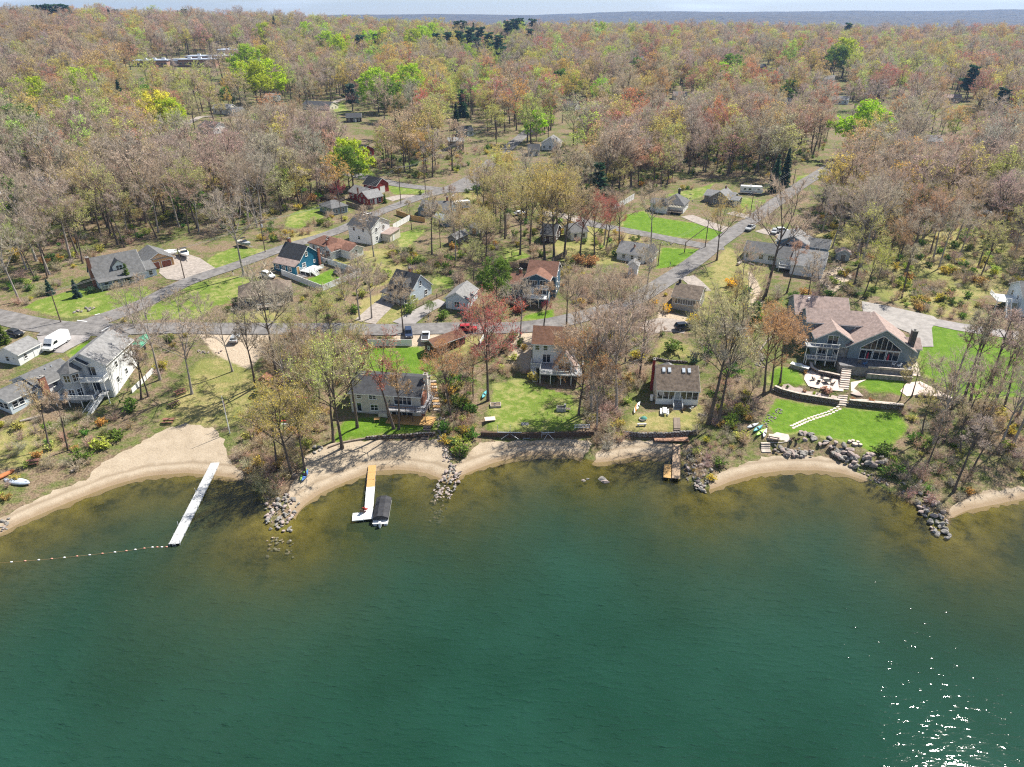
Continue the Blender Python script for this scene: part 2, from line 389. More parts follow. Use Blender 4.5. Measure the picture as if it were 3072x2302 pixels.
ca = NN(gm, 'ShaderNodeAttribute', attribute_name='cover'); sep = NN(gm, 'ShaderNodeSeparateColor'); L.new(ca.outputs['Color'], sep.inputs[0])
sh = NN(gm, 'ShaderNodeAttribute', attribute_name='shore')
n1 = noise(gm, pos, 0.09, 5); n2 = noise(gm, pos, 0.5, 6, 0.7); n3 = noise(gm, pos, 2.6, 4, 0.7); n4 = noise(gm, pos, 0.02, 3)
litter = ramp(gm, n3, [(0.28, (0.075, 0.052, 0.034)), (0.5, (0.20, 0.145, 0.095)), (0.72, (0.33, 0.25, 0.17))])
under = ramp(gm, n3, [(0.3, (0.055, 0.075, 0.018)), (0.7, (0.17, 0.19, 0.06))])
base = mixc(gm, edge(gm, n1, n2, 1.0, 0.40, 0.62), litter, under)
dryg = ramp(gm, n3, [(0.3, (0.20, 0.175, 0.06)), (0.7, (0.38, 0.32, 0.15))])
dryg = mixc(gm, math_(gm, 'MULTIPLY', edge(gm, n2, n1, 0.8, 0.42, 0.6), 0.6), dryg, (0.12, 0.16, 0.03))
col = mixc(gm, edge(gm, sep.outputs[1], n2), base, dryg)
grass = ramp(gm, n2, [(0.3, (0.08, 0.155, 0.014)), (0.52, (0.125, 0.225, 0.02)), (0.74, (0.21, 0.29, 0.05))])
grass = mixc(gm, math_(gm, 'MULTIPLY', n3, 0.35), grass, (0.06, 0.12, 0.01))
patchy = mixc(gm, edge(gm, n1, n2, 1.4, 0.45, 0.72), mixc(gm, 0.6, grass, (0.15, 0.19, 0.04)), (0.28, 0.27, 0.10))
lw = edge(gm, sep.outputs[0], math_(gm, 'ADD', math_(gm, 'MULTIPLY', n2, 0.6), math_(gm, 'MULTIPLY', n3, 0.4)), 1.3, 0.36, 0.66)
full = edge(gm, sep.outputs[0], n2, 0.1, 0.8, 0.95)
col = mixc(gm, lw, col, mixc(gm, full, patchy, mixc(gm, math_(gm, 'MULTIPLY', edge(gm, n1, n3, 1.6, 0.62, 0.85), 0.55), grass, (0.20, 0.22, 0.07))))
dirt = ramp(gm, n3, [(0.3, (0.36, 0.28, 0.20)), (0.7, (0.52, 0.43, 0.33))])
col = mixc(gm, edge(gm, sep.outputs[2], n2), col, dirt)
far = ramp(gm, noise(gm, pos, 0.022, 6, 0.8), [(0.36, (0.012, 0.016, 0.012)), (0.46, (0.06, 0.05, 0.04)), (0.56, (0.11, 0.085, 0.06)), (0.66, (0.09, 0.10, 0.04))])
col = mixc(gm, ca.outputs['Alpha'], col, far)
# lake bed: sand at the edge, weed and silt further out
bedn = noise(gm, pos, 0.16, 6, 0.7)
bed = ramp(gm, math_(gm, 'ADD', math_(gm, 'MULTIPLY', bedn, 0.75), math_(gm, 'MULTIPLY', n2, 0.25)), [(0.40, (0.022, 0.026, 0.012)), (0.48, (0.11, 0.095, 0.025)), (0.6, (0.18, 0.15, 0.04)), (0.72, (0.23, 0.20, 0.06))])
r = NN(gm, 'ShaderNodeMapRange'); r.inputs[1].default_value = 0.3; r.inputs[2].default_value = -0.6; L.new(sh.outputs['Fac'], r.inputs[0])
col = mixc(gm, r.outputs[0], col, bed)
b = gm.node_tree.nodes['Principled BSDF']; L.new(col, b.inputs['Base Color']); b.inputs['Roughness'].default_value = 0.95; b.inputs['Specular IOR Level'].default_value = 0.1
bp = NN(gm, 'ShaderNodeBump', Strength=0.7, Distance=0.35); L.new(math_(gm, 'ADD', n3, n2), bp.inputs['Height']); L.new(bp.outputs['Normal'], b.inputs['Normal'])
me.materials.append(gm)
ground = bpy.data.objects.new('ground', me); COL.objects.link(ground); tag(ground, kind='structure')
# ---------------------------------------------------------------- the lake
keep = (GH.ravel()[quads] < 0.12).any(1) & (_P[quads[:, 0], 1] < 850)
wq = quads[keep]; used = np.unique(wq); rem = np.full(nx * ny, -1); rem[used] = np.arange(len(used))
wm_ = bpy.data.meshes.new('lake_water')
wm_.from_pydata([(x, y, 0.0) for x, y in _P[used]], [], rem[wq].tolist()); wm_.shade_smooth()
at = wm_.attributes.new('depth', 'FLOAT', 'POINT'); at.data.foreach_set('value', np.maximum(-GH.ravel()[used], 0))
wm = bpy.data.materials.new('lake_water'); wm.use_nodes = True; L = wm.node_tree.links; N = wm.node_tree.nodes
for n in list(N):
    if n.type == 'BSDF_PRINCIPLED': N.remove(n)
geo = NN(wm, 'ShaderNodeNewGeometry'); da = NN(wm, 'ShaderNodeAttribute', attribute_name='depth')
mp1 = NN(wm, 'ShaderNodeMapping'); mp1.inputs['Rotation'].default_value = (0, 0, R(24)); mp1.inputs['Scale'].default_value = (0.42, 1.15, 1); L.new(geo.outputs['Position'], mp1.inputs['Vector'])
w1 = noise(wm, mp1.outputs['Vector'], 1.15, 3, 0.55); w2 = noise(wm, mp1.outputs['Vector'], 2.6, 2, 0.5); w3 = noise(wm, geo.outputs['Position'], 0.035, 3)
hgt = math_(wm, 'ADD', math_(wm, 'MULTIPLY', math_(wm, 'POWER', w1, 5.0), 4.6), math_(wm, 'MULTIPLY', w2, 0.10))
calm = math_(wm, 'ADD', 0.45, math_(wm, 'MULTIPLY', w3, 1.1))
bp = NN(wm, 'ShaderNodeBump', Strength=0.5, Distance=0.046); L.new(math_(wm, 'MULTIPLY', hgt, calm), bp.inputs['Height'])
turb = math_(wm, 'SUBTRACT', 1.0, math_(wm, 'POWER', 2.718, math_(wm, 'MULTIPLY', da.outputs['Fac'], -0.62)))
body = NN(wm, 'ShaderNodeBsdfDiffuse'); L.new(mixc(wm, turb, (0.09, 0.075, 0.02), ramp(wm, w3, [(0.35, (0.0075, 0.035, 0.0205)), (0.65, (0.012, 0.05, 0.033))])), body.inputs['Color'])
bp2 = NN(wm, 'ShaderNodeBump', Strength=1.0, Distance=0.14); L.new(hgt, bp2.inputs['Height']); L.new(bp2.outputs['Normal'], body.inputs['Normal'])
clear = NN(wm, 'ShaderNodeBsdfTransparent', Color=(0.93, 0.93, 0.82, 1))
mA = NN(wm, 'ShaderNodeMixShader'); L.new(turb, mA.inputs[0]); L.new(clear.outputs[0], mA.inputs[1]); L.new(body.outputs[0], mA.inputs[2])
gl = NN(wm, 'ShaderNodeBsdfGlossy', Roughness=0.04); L.new(bp.outputs['Normal'], gl.inputs['Normal'])
fr = NN(wm, 'ShaderNodeFresnel', IOR=1.33); L.new(bp.outputs['Normal'], fr.inputs['Normal'])
mB = NN(wm, 'ShaderNodeMixShader'); L.new(fr.outputs[0], mB.inputs[0]); L.new(mA.outputs[0], mB.inputs[1]); L.new(gl.outputs[0], mB.inputs[2])
L.new(mB.outputs[0], N['Material Output'].inputs['Surface'])
wm_.materials.append(wm); lake = bpy.data.objects.new('lake_water', wm_); COL.objects.link(lake); tag(lake, kind='structure')
# ---------------------------------------------------------------- beaches
SANDM = bpy.data.materials.new('sand'); SANDM.use_nodes = True; L = SANDM.node_tree.links
geo = NN(SANDM, 'ShaderNodeNewGeometry'); sx = NN(SANDM, 'ShaderNodeSeparateXYZ'); L.new(geo.outputs['Position'], sx.inputs[0])
s1 = noise(SANDM, geo.outputs['Position'], 0.4, 5, 0.65); s2 = noise(SANDM, geo.outputs['Position'], 3.5, 4, 0.7)
sc_ = ramp(SANDM, math_(SANDM, 'ADD', math_(SANDM, 'MULTIPLY', s1, 0.5), math_(SANDM, 'MULTIPLY', s2, 0.5)), [(0.3, (0.26, 0.205, 0.145)), (0.5, (0.37, 0.30, 0.22)), (0.7, (0.45, 0.375, 0.285))])
zz = math_(SANDM, 'ADD', sx.outputs[2], math_(SANDM, 'MULTIPLY', s1, 0.16))
r = NN(SANDM, 'ShaderNodeMapRange'); r.inputs[1].default_value = 0.34; r.inputs[2].default_value = 0.16; L.new(zz, r.inputs[0])
sc_ = mixc(SANDM, math_(SANDM, 'MULTIPLY', r.outputs[0], 0.7), sc_, (0.22, 0.15, 0.085))     # wet sand at the waterline
rk = NN(SANDM, 'ShaderNodeValToRGB'); e_ = rk.color_ramp.elements; e_[0].position = 0.40; e_[1].position = 0.56; e_[0].color = e_[1].color = (0, 0, 0, 1); q_ = e_.new(0.47); q_.color = (1, 1, 1, 1); L.new(zz, rk.inputs['Fac'])
sc_ = mixc(SANDM, math_(SANDM, 'MULTIPLY', rk.outputs['Color'], math_(SANDM, 'MULTIPLY', s2, 0.95)), sc_, (0.16, 0.11, 0.065))     # line of washed up debris
b = SANDM.node_tree.nodes['Principled BSDF']; L.new(sc_, b.inputs['Base Color']); b.inputs['Roughness'].default_value = 0.95; b.inputs['Specular IOR Level'].default_value = 0.15
bp = NN(SANDM, 'ShaderNodeBump', Strength=0.5, Distance=0.2); L.new(math_(SANDM, 'ADD', s1, s2), bp.inputs['Height']); L.new(bp.outputs['Normal'], b.inputs['Normal'])
def shore_px(a, b, off=16):
    return [(x, y + off) for x, y in SHORE_PX if a <= x <= b]
BEACH = [shore_px(-300, 720) + [(735,1440),(690,1370),(660,1300),(640,1285),(560,1272),(495,1288),(430,1325),(350,1365),(280,1408),(270,1435),(160,1475),(110,1500),(50,1530),(0,1555),(-300,1690)],
         [(880,1560),(905,1531),(960,1491),(1040,1456),(1120,1426),(1200,1421),(1280,1431),(1325,1448),(1345,1456),(1365,1448),(1400,1431),(1480,1401),(1560,1381),(1640,1376),(1720,1381),(1740,1388),
          (1775,1345),(1770,1322),(1660,1318),(1560,1322),(1440,1330),(1410,1355),(1390,1385),(1355,1395),(1345,1370),(1340,1318),(1180,1322),(1080,1325),(1000,1330),(950,1350),(920,1370),(880,1450),(855,1510)],
         [(1775,1398),(1830,1396),(1900,1386),(1960,1382),(2012,1382),(2030,1370),(2035,1335),(1960,1322),(1860,1322),(1805,1345)],
         [(2125,1476),(2135,1479),(2190,1456),(2270,1434),(2350,1424),(2450,1424),(2520,1431),(2590,1452),(2600,1430),(2540,1395),(2480,1372),(2380,1365),(2290,1372),(2230,1392),(2150,1420),(2130,1445)],
         [(2835,1560),(2900,1541),(2980,1526),(3072,1506),(3200,1490),(3180,1450),(3060,1462),(2940,1478),(2850,1525)]]
for k, p in enumerate(BEACH):
    drape('beach', [G(*q) for q in p], SANDM, off=0.04, step=0.9, jit=0.4)
# ---------------------------------------------------------------- roads and drives
asph = mat('asphalt', (0.19, 0.178, 0.172), rough=0.95, var=0.38, scale=0.55, bump=0.3, bscale=3, spec=0.15)
drivem = mat('driveway_asphalt', (0.30, 0.275, 0.265), rough=0.95, var=0.25, scale=0.5, bump=0.3, spec=0.15)
gravel = mat('gravel', (0.34, 0.295, 0.26), rough=0.98, var=0.3, scale=1.2, bump=0.6, bscale=6, spec=0.1)
pale = mat('pale_concrete', (0.50, 0.44, 0.40), rough=0.9, var=0.18, scale=0.8, bump=0.2)
ROAD_LINES = []
def road(pts, w, m=asph, off=0.10, name='road', step=1.3):
    w = [q * 1.2 for q in w] if isinstance(w, list) else w * 1.2
    poly, fine = strip_poly(GP(pts), w); ROAD_LINES.append((np.array(fine), max(w) if isinstance(w, list) else w))
    return drape(name, poly, m, off=off, step=step)
road([(130,992),(300,990),(480,986),(620,986),(800,988),(1000,987),(1200,990),(1400,986),(1550,984),(1650,972),(1780,942),(1900,902),(1990,848),(2080,788),(2180,712),(2260,658),(2370,578),(2480,508),(2560,456),(2640,388),(2715,318),(2755,272)], 4.9, off=0.16)
road([(-420,900),(-150,925),(0,952),(110,975),(250,988),(400,992)], 6.0, off=0.12)
road([(230,985),(330,950),(430,912),(560,848),(700,800),(850,745),(1000,698),(1110,650),(1180,622),(1260,592),(1340,570),(1400,545),(1450,510),(1500,465),(1560,415),(1590,390)], [6.5,5.5,5,4.6,4.6,4.6,4.6,4.6,4.6,5,6,6.5,6.5,6,5.5,5.5], off=0.14)
road([(1040,520),(1120,538),(1200,555),(1290,566),(1380,572),(1440,545)], 5.5, off=0.12)
road([(1740,662),(1800,678),(1900,696),(2000,716),(2110,738),(2170,742)], 4.6, off=0.10)
road([(2780,962),(2880,982),(3000,1000),(3140,1020)], 4.0, drivem, off=0.08, name='driveway')
drape('driveway', GP([(2585,905),(2640,915),(2720,932),(2800,950),(2815,962),(2795,985),(2800,1042),(2735,1042),(2728,1000),(2690,985),(2620,975),(2590,950)]), mat('beige_drive', (0.31, 0.285, 0.265), rough=0.95, var=0.25, scale=0.6), off=0.13)
def drive(pts, w, m=gravel, off=0.09): return road(pts, w, m, off, 'driveway')
drive([(1095,968),(1140,925),(1180,890)], [5, 5, 4]); drive([(1205,975),(1250,945),(1290,922),(1330,905)], [5, 4, 3.6, 3.4], drivem, 0.11)
drape('driveway', GP([(480,800),(520,770),(560,762),(600,775),(650,808),(600,838),(560,845),(500,838),(478,820)]), gravel, off=0.09)
drive([(2060,648),(2110,668),(2170,688),(2215,700)], [4.5, 5, 5, 6]); drive([(2190,638),(2230,648),(2285,655)], [4, 4, 6])
drive([(1165,600),(1200,592),(1240,592)], [5, 5, 5]); drive([(860,770),(880,800),(900,835)], [4, 4, 4], drivem, 0.11)
drape('driveway', GP([(110,1010),(210,1000),(275,1005),(265,1020),(215,1045),(190,1060),(150,1058),(120,1035)]), drivem, off=0.11)
drive([(1930,990),(1990,975),(2060,985)], [5, 6, 5]); drive([(2060,830),(2085,850),(2110,875)], [4, 4, 4])
drive([(1580,985),(1600,978),(1660,990)], [3, 4, 3]); drive([(-60,1030),(0,1012),(60,990)], [4, 4, 4])
drive([(1620,640),(1700,650),(1760,668)], [5, 5, 5]); drive([(2350,690),(2320,700),(2280,690)], [5, 5, 5])
drive([(830,388),(790,378),(750,362),(700,360)], [4, 4, 4, 4]); drive([(640,350),(600,352),(560,372)], [4, 4, 4]); drive([(1000,310),(1020,300),(1060,296)], [4,4,4])
white_paint = mat('road_paint', (0.7, 0.7, 0.68), rough=0.8, var=0.25, scale=4)
for k, (a, b) in enumerate([((305,996),(330,982)), ((232,963),(262,967)), ((285,947),(300,943)), ((1354,592),(1362,586)), ((304,1007),(322,1007))]):
    A, B = G(*a), G(*b); poly, _ = strip_poly([A, ((A[0] + B[0]) / 2, (A[1] + B[1]) / 2), B], 0.32); drape('road_marking', poly, white_paint, off=0.19, step=0.8)
# ---------------------------------------------------------------- tree prototypes
def leafmat(name, source, gloss=0.0, trans=0.25, dark=1.0, grey=0.0, vary=0.45):
    """source 'object': colour of the object; 'instance': colour attribute of the instance"""
    m = bpy.data.materials.new(name); m.use_nodes = True; L = m.node_tree.links; N = m.node_tree.nodes
    b = N['Principled BSDF']
    if source == 'object': c = NN(m, 'ShaderNodeObjectInfo').outputs['Color']
    else: c = NN(m, 'ShaderNodeAttribute', attribute_name='tcol', attribute_type='INSTANCER').outputs['Color']
    if grey: c = mixc(m, grey, c, (0.54, 0.455, 0.37))
    geo = NN(m, 'ShaderNodeNewGeometry')
    hv = NN(m, 'ShaderNodeHueSaturation'); L.new(c, hv.inputs['Color'])
    r = NN(m, 'ShaderNodeMapRange'); r.inputs[3].default_value = dark * (1 - vary); r.inputs[4].default_value = dark * (1 + vary); L.new(geo.outputs['Random Per Island'], r.inputs[0]); L.new(r.outputs[0], hv.inputs['Value']); hv.inputs['Saturation'].default_value = 1.06
    L.new(hv.outputs['Color'], b.inputs['Base Color']); b.inputs['Roughness'].default_value = 0.75; b.inputs['Specular IOR Level'].default_value = 0.15
    if trans:
        t = NN(m, 'ShaderNodeBsdfTranslucent'); L.new(hv.outputs['Color'], t.inputs['Color']); x = NN(m, 'ShaderNodeMixShader'); x.inputs[0].default_value = trans
        L.new(b.outputs[0], x.inputs[1]); L.new(t.outputs[0], x.inputs[2]); L.new(x.outputs[0], N['Material Output'].inputs['Surface'])
    return m
BARK = mat('bark', (0.14, 0.112, 0.092), rough=0.95, var=0.45, scale=1.2, bump=0.4, bscale=5, stretch=(2, 2, 0.5), spec=0.1)
BARK_PALE = mat('pale_bark', (0.34, 0.30, 0.27), rough=0.95, var=0.35, scale=1.2, bump=0.4, bscale=5, stretch=(2, 2, 0.5), spec=0.1)
TWIG = {s: leafmat('twig_' + s, s, trans=0.3, grey=0.6, vary=0.45) for s in ('object', 'instance')}
LEAF = {s: leafmat('leaf_' + s, s, trans=0.4, dark=1.25) for s in ('object', 'instance')}
def grow_tree(seed, H, spread, clear, nlimb, twigs, twig_len, twig_w, leaves, leaf, lean=0.0, up=0.75, forks=2, dome=0.9):
    """trunk and limbs (tubes), twigs (slivers) and buds or leaves (small faces); returns two MB: wood, crown (0 twig, 1 leaf)"""
    rd = random.Random(seed); nr = np.random.RandomState(seed)
    wood, crown = MB(), MB(); tips = []
    cz = clear * H
    ctr = Vector((0, 0, cz + (H - cz) * 0.52)); rad = Vector((spread, spread, (H - cz) * 0.55))
    def inside_crown(p):
        q = p - ctr; return (q.x / rad.x) ** 2 + (q.y / rad.y) ** 2 + (q.z / rad.z) ** 2
    def branch(p, d, length, r, level):
        n = 4 if level < 2 else 3; pts = [p]; rs = [r]; q = p.copy(); dd = d.copy()
        for i in range(n):
            dd = (dd + Vector((rd.uniform(-1, 1), rd.uniform(-1, 1), rd.uniform(-0.4, 0.8) * (0.7 if level < 3 else 0.3))) * (0.16 + 0.05 * level)).normalized()
            q = q + dd * (length / n); pts.append(q.copy()); rs.append(max(r * (1 - 0.66 * (i + 1) / n), 0.018))
        if level < 3: wood.tube(pts, rs, 6 if level == 0 else (5 if level == 1 else 3), cap=False)
        else:
            crown.k = 0
            for a, b_, r0, r1 in zip(pts[:-1], pts[1:], rs[:-1], rs[1:]):
                s = (b_ - a).cross(Vector((rd.uniform(-1, 1), rd.uniform(-1, 1), rd.uniform(-1, 1))));
                if s.length < 1e-4: continue
                s.normalize(); crown.add([a - s * r0 * 1.1, a + s * r0 * 1.1, b_ + s * r1, b_ - s * r1], [(0, 1, 2, 3)])
        if level >= 3: tips.append((pts, dd)); return
        kids = (6, 5, 4)[level] if level else 0
        if level == 0: return
        for i in range(kids):
            t = 0.3 + 0.7 * (i + rd.random()) / kids; f = t * (len(pts) - 1); k = min(int(f), len(pts) - 2); o = pts[k].lerp(pts[k + 1], f - k)
            base = (pts[k + 1] - pts[k]).normalized()
            side = base.cross(Vector((rd.uniform(-1, 1), rd.uniform(-1, 1), rd.uniform(-1, 1)))).normalized()
            nd = (base * rd.uniform(0.5, 0.9) + side * rd.uniform(0.5, 0.95) + Vector((0, 0, 0.22))).normalized()
            ln = length * rd.uniform(0.45, 0.68) * (1.15 - 0.45 * t)
            if inside_crown(o + nd * ln) > 1.25: ln *= 0.55
            branch(o, nd, ln, max(rs[k] * 0.62, 0.036), level + 1)
    # trunk
    r0 = H * 0.0135 + 0.04; q = Vector((0, 0, -0.3)); pts = [q.copy()]; rs = [r0 * 1.35]; top = H * (0.80 if forks == 1 else 0.55); n = 7
    ax = Vector((lean * rd.uniform(0.5, 1), lean * rd.uniform(-0.6, 0.6), 1)).normalized()
    for i in range(n):
        q = q + (ax + Vector((rd.uniform(-1, 1), rd.uniform(-1, 1), 0)) * 0.05).normalized() * (top / n); pts.append(q.copy()); rs.append(r0 * (1 - 0.62 * (i + 1) / n))
    wood.tube(pts, rs, 7, cap=False)
    for k in range(forks):
        a = 6.28 * k / max(forks, 1) + rd.uniform(-0.5, 0.5); tl = 0.26 if forks > 1 else 0.05
        branch(pts[-1], Vector((math.cos(a) * tl, math.sin(a) * tl, 1)).normalized(), (H - top) * 0.95, rs[-1] * 0.95, 1)
    for i in range(nlimb):
        t = (clear * H + (top - clear * H) * (i + rd.random() * 0.7) / nlimb) / top; f = min(t * n, n - 0.01); k = int(f); o = pts[k].lerp(pts[k + 1], f - k)
        a = i * 2.4 + rd.uniform(-0.4, 0.4); u = up * rd.uniform(0.7, 1.3); d = Vector((math.cos(a), math.sin(a), u)).normalized()
        ln = (spread * rd.uniform(0.85, 1.15)) * math.sqrt(1 + u * u) * (1.0 - 0.35 * abs(t - 0.75))
        branch(o, d, ln, rs[k] * rd.uniform(0.48, 0.66), 1)
    # twigs
    crown.k = 0; P = []; per = max(1, twigs // max(1, len(tips)))
    for pl, dd in tips:
        for j in range(per):
            f = rd.uniform(0.15, 1) * (len(pl) - 1); k = min(int(f), len(pl) - 2); o = pl[k].lerp(pl[k + 1], f - k)
            d = (dd * 0.7 + Vector((rd.gauss(0, 0.6), rd.gauss(0, 0.6), rd.gauss(0.25, 0.5)))).normalized(); e = o + d * twig_len * rd.uniform(0.5, 1.2)
            s = d.cross(Vector((rd.uniform(-1, 1), rd.uniform(-1, 1), rd.uniform(-1, 1)))).normalized() * twig_w
            crown.add([o - s, o + s, e], [(0, 1, 2)]); P.append((o, e))
    # buds / leaves
    crown.k = 1
    for j in range(leaves):
        o, e = P[rd.randrange(len(P))]; c = o.lerp(e, rd.uniform(0.3, 1.1)) + Vector((rd.gauss(0, 1), rd.gauss(0, 1), rd.gauss(0, 1))) * leaf * 0.9
        a = Vector((rd.gauss(0, 1), rd.gauss(0, 1), rd.gauss(0, 0.7))).normalized(); b_ = a.cross(Vector((rd.gauss(0, 1), rd.gauss(0, 1), rd.gauss(0, 1)))).normalized()
        s = leaf * rd.uniform(0.55, 1.25)
        crown.add([c - a * s, c + b_ * s * 0.6, c + a * s, c - b_ * s * 0.6], [(0, 1, 2, 3)])
    return wood, crown
def conifer(seed, H, spread, clear, whorls, pine=False, needle=0.16, per=11):
    rd = random.Random(seed); wood, crown = MB(), MB()
    wood.tube([(0, 0, -0.3), (0.05, 0, H * 0.5), (0, 0.05, H * 0.97)], [H * 0.014 + 0.05, H * 0.009 + 0.03, 0.03], 6, cap=False)
    for w in range(whorls):
        t = (w + rd.random() * 0.5) / whorls; z = H * (clear + (0.985 - clear) * t)
        if pine: ln = spread * (0.55 + 0.6 * math.sin(min(t * 1.15 + 0.25, 1) * 3.0)) * rd.uniform(0.55, 1.1)
        else: ln = spread * (1 - t) ** 0.85 * rd.uniform(0.8, 1.08) + 0.15
        for k in range(rd.randint(4, 6) if pine else rd.randint(6, 8)):
            a = rd.uniform(0, 6.28); l = ln * rd.uniform(0.7, 1.1); drop = rd.uniform(0.05, 0.28) if pine else -rd.uniform(0.10, 0.35)
            o = Vector((0, 0, z)); e = o + Vector((math.cos(a) * l, math.sin(a) * l, l * drop))
            crown.k = 0; sdv = Vector((-math.sin(a), math.cos(a), 0))
            crown.add([o - sdv * 0.05, o + sdv * 0.05, e], [(0, 1, 2)]); crown.k = 1
            m = max(3, int(per * l / max(spread, 0.1)) + 2)
            for j in range(m):
                f = (0.2 if not pine else 0.4) + (0.8 if not pine else 0.65) * rd.random(); c = o.lerp(e, f) + sdv * rd.gauss(0, 0.16) * l * (1.1 - f * 0.6) + Vector((0, 0, rd.gauss(0, 0.10) * l * 0.5))
                u = (Vector((math.cos(a), math.sin(a), 0)) + Vector((rd.gauss(0, 0.6), rd.gauss(0, 0.6), rd.gauss(0, 0.35)))).normalized(); v = u.cross(Vector((rd.gauss(0, 1), rd.gauss(0, 1), rd.gauss(0, 1)))).normalized(); s = needle * rd.uniform(0.7, 1.5)
                crown.add([c - u * s * 1.5, c + v * s * 0.7, c + u * s * 1.9, c - v * s * 0.7], [(0, 1, 2, 3)])
    return wood, crown
PROTO = {}
def proto(kind, wc, bark=BARK):
    w, c = wc
    d = {'wood': w.mesh(kind + '_trunk', bark, True), 'crown': c.mesh(kind + '_crown', [TWIG['object'], LEAF['object']])}
    PROTO.setdefault(kind, []).append(d); return d
for s in range(4): proto('bare', grow_tree(11 + s, 18, 4.3 + 0.45 * s, 0.44, 5 + s % 2, 2000, 1.25, 0.029, 420, 0.09, lean=0.12, up=1.1, forks=2 + s % 2), BARK if s == 0 else BARK_PALE)
for s in range(4): proto('bud', grow_tree(31 + s, 18, 4.3 + 0.5 * s, 0.38, 6 + s % 2, 1600, 1.2, 0.028, 1900, 0.115, lean=0.1, up=1.0, forks=2 + (s + 1) % 2))
for s in range(2): proto('full', grow_tree(41 + s, 18, 5.0 + 0.6 * s, 0.34, 7, 1700, 1.15, 0.026, 5200, 0.10, lean=0.08, up=0.9, forks=3))
for s in range(2): proto('thin', grow_tree(51 + s, 18, 3.0, 0.5, 4, 1500, 1.0, 0.028, 900, 0.12, lean=0.16, up=1.2, forks=1 + s))
for s in range(3): proto('leafy', grow_tree(61 + s, 16, 5.6, 0.22, 9, 900, 1.0, 0.03, 6200, 0.27, up=0.6, forks=3))
for s in range(2): proto('round', grow_tree(71 + s, 7, 3.1, 0.14, 8, 1500, 0.8, 0.018, 2600, 0.13, up=0.7, forks=3))
for s in range(2): proto('spruce', conifer(81 + s, 8, 2.1, 0.02, 26, False, 0.17, 26))
for s in range(2): proto('tall_spruce', conifer(91 + s, 18, 3.2, 0.05, 34, False, 0.27, 26))
for s in range(3): proto('pine', conifer(95 + s, 21, 5.2, 0.28, 26, True, 0.40, 40))
def shrub(seed, h, w, stems, twigs, leaves, leaf):
    rd = random.Random(seed); c = MB(); P = []
    for i in range(stems):
        a = rd.uniform(0, 6.28); r = rd.uniform(0.1, 1) ** 0.6; e = Vector((math.cos(a) * w * r, math.sin(a) * w * r, h * (1.05 - 0.55 * r * r) * rd.uniform(0.75, 1.1))); o = Vector((math.cos(a) * 0.15, math.sin(a) * 0.15, -0.1))
        s = Vector((-math.sin(a), math.cos(a), 0)) * 0.035; c.k = 0; m = o.lerp(e, 0.5) + Vector((0, 0, 0.12 * h)); c.add([o - s, o + s, m + s * 0.7, m - s * 0.7], [(0, 1, 2, 3)]); c.add([m - s * 0.7, m + s * 0.7, e], [(0, 1, 2)]); P += [(o, m), (m, e)]
    T = []
    for i in range(twigs):
        o, e = P[rd.randrange(len(P))]; p = o.lerp(e, rd.uniform(0.3, 1)); d = Vector((rd.gauss(0, 1), rd.gauss(0, 1), rd.gauss(0.5, 0.8))).normalized(); q = p + d * h * rd.uniform(0.15, 0.42); s = d.cross(Vector((rd.gauss(0, 1), rd.gauss(0, 1), 0.3))).normalized() * 0.02
        c.add([p - s, p + s, q], [(0, 1, 2)]); T.append((p, q))
    c.k = 1
    for i in range(leaves):
        o, e = T[rd.randrange(len(T))]; p = o.lerp(e, rd.uniform(0.2, 1.1)); a = Vector((rd.gauss(0, 1), rd.gauss(0, 1), rd.gauss(0, 0.7))).normalized(); b_ = a.cross(Vector((rd.gauss(0, 1), rd.gauss(0, 1), rd.gauss(0, 1)))).normalized(); s = leaf * rd.uniform(0.6, 1.3)
        c.add([p - a * s, p + b_ * s * 0.65, p + a * s, p - b_ * s * 0.65], [(0, 1, 2, 3)])
    return c
SHRUB = {'bare': [shrub(101 + s, 2.0, 1.6, 26, 340, 120, 0.07) for s in range(2)], 'leafy': [shrub(111 + s, 1.5, 1.25, 20, 160, 700, 0.13) for s in range(2)]}
SHRUBM = {k: [c.mesh(k + '_shrub', [TWIG['object'], LEAF['object']]) for c in v] for k, v in SHRUB.items()}
# ---------------------------------------------------------------- colours of spring crowns
CC = {'grey': (0.40, 0.325, 0.26), 'brown': (0.43, 0.315, 0.195), 'olive': (0.45, 0.41, 0.12), 'gold': (0.46, 0.37, 0.10), 'orange': (0.46, 0.265, 0.12), 'rust': (0.42, 0.23, 0.125), 'red': (0.42, 0.15, 0.11),
      'crimson': (0.42, 0.11, 0.09), 'maroon': (0.20, 0.02, 0.045), 'lime': (0.36, 0.46, 0.05), 'green': (0.14, 0.22, 0.045), 'palegreen': (0.40, 0.47, 0.11), 'yellow': (0.62, 0.52, 0.10), 'pine': (0.045, 0.095, 0.05), 'blue': (0.07, 0.12, 0.09), 'pink': (0.45, 0.25, 0.20), 'forsythia': (0.75, 0.52, 0.02)}
def jcol(c, rd, a=0.18): return tuple(max(0.01, v * rd.uniform(1 - a, 1 + a)) for v in CC[c]) + (1,)
TREES = []      # individual trees: dict(x, y, kind, colour, height, where ...), labelled at the end
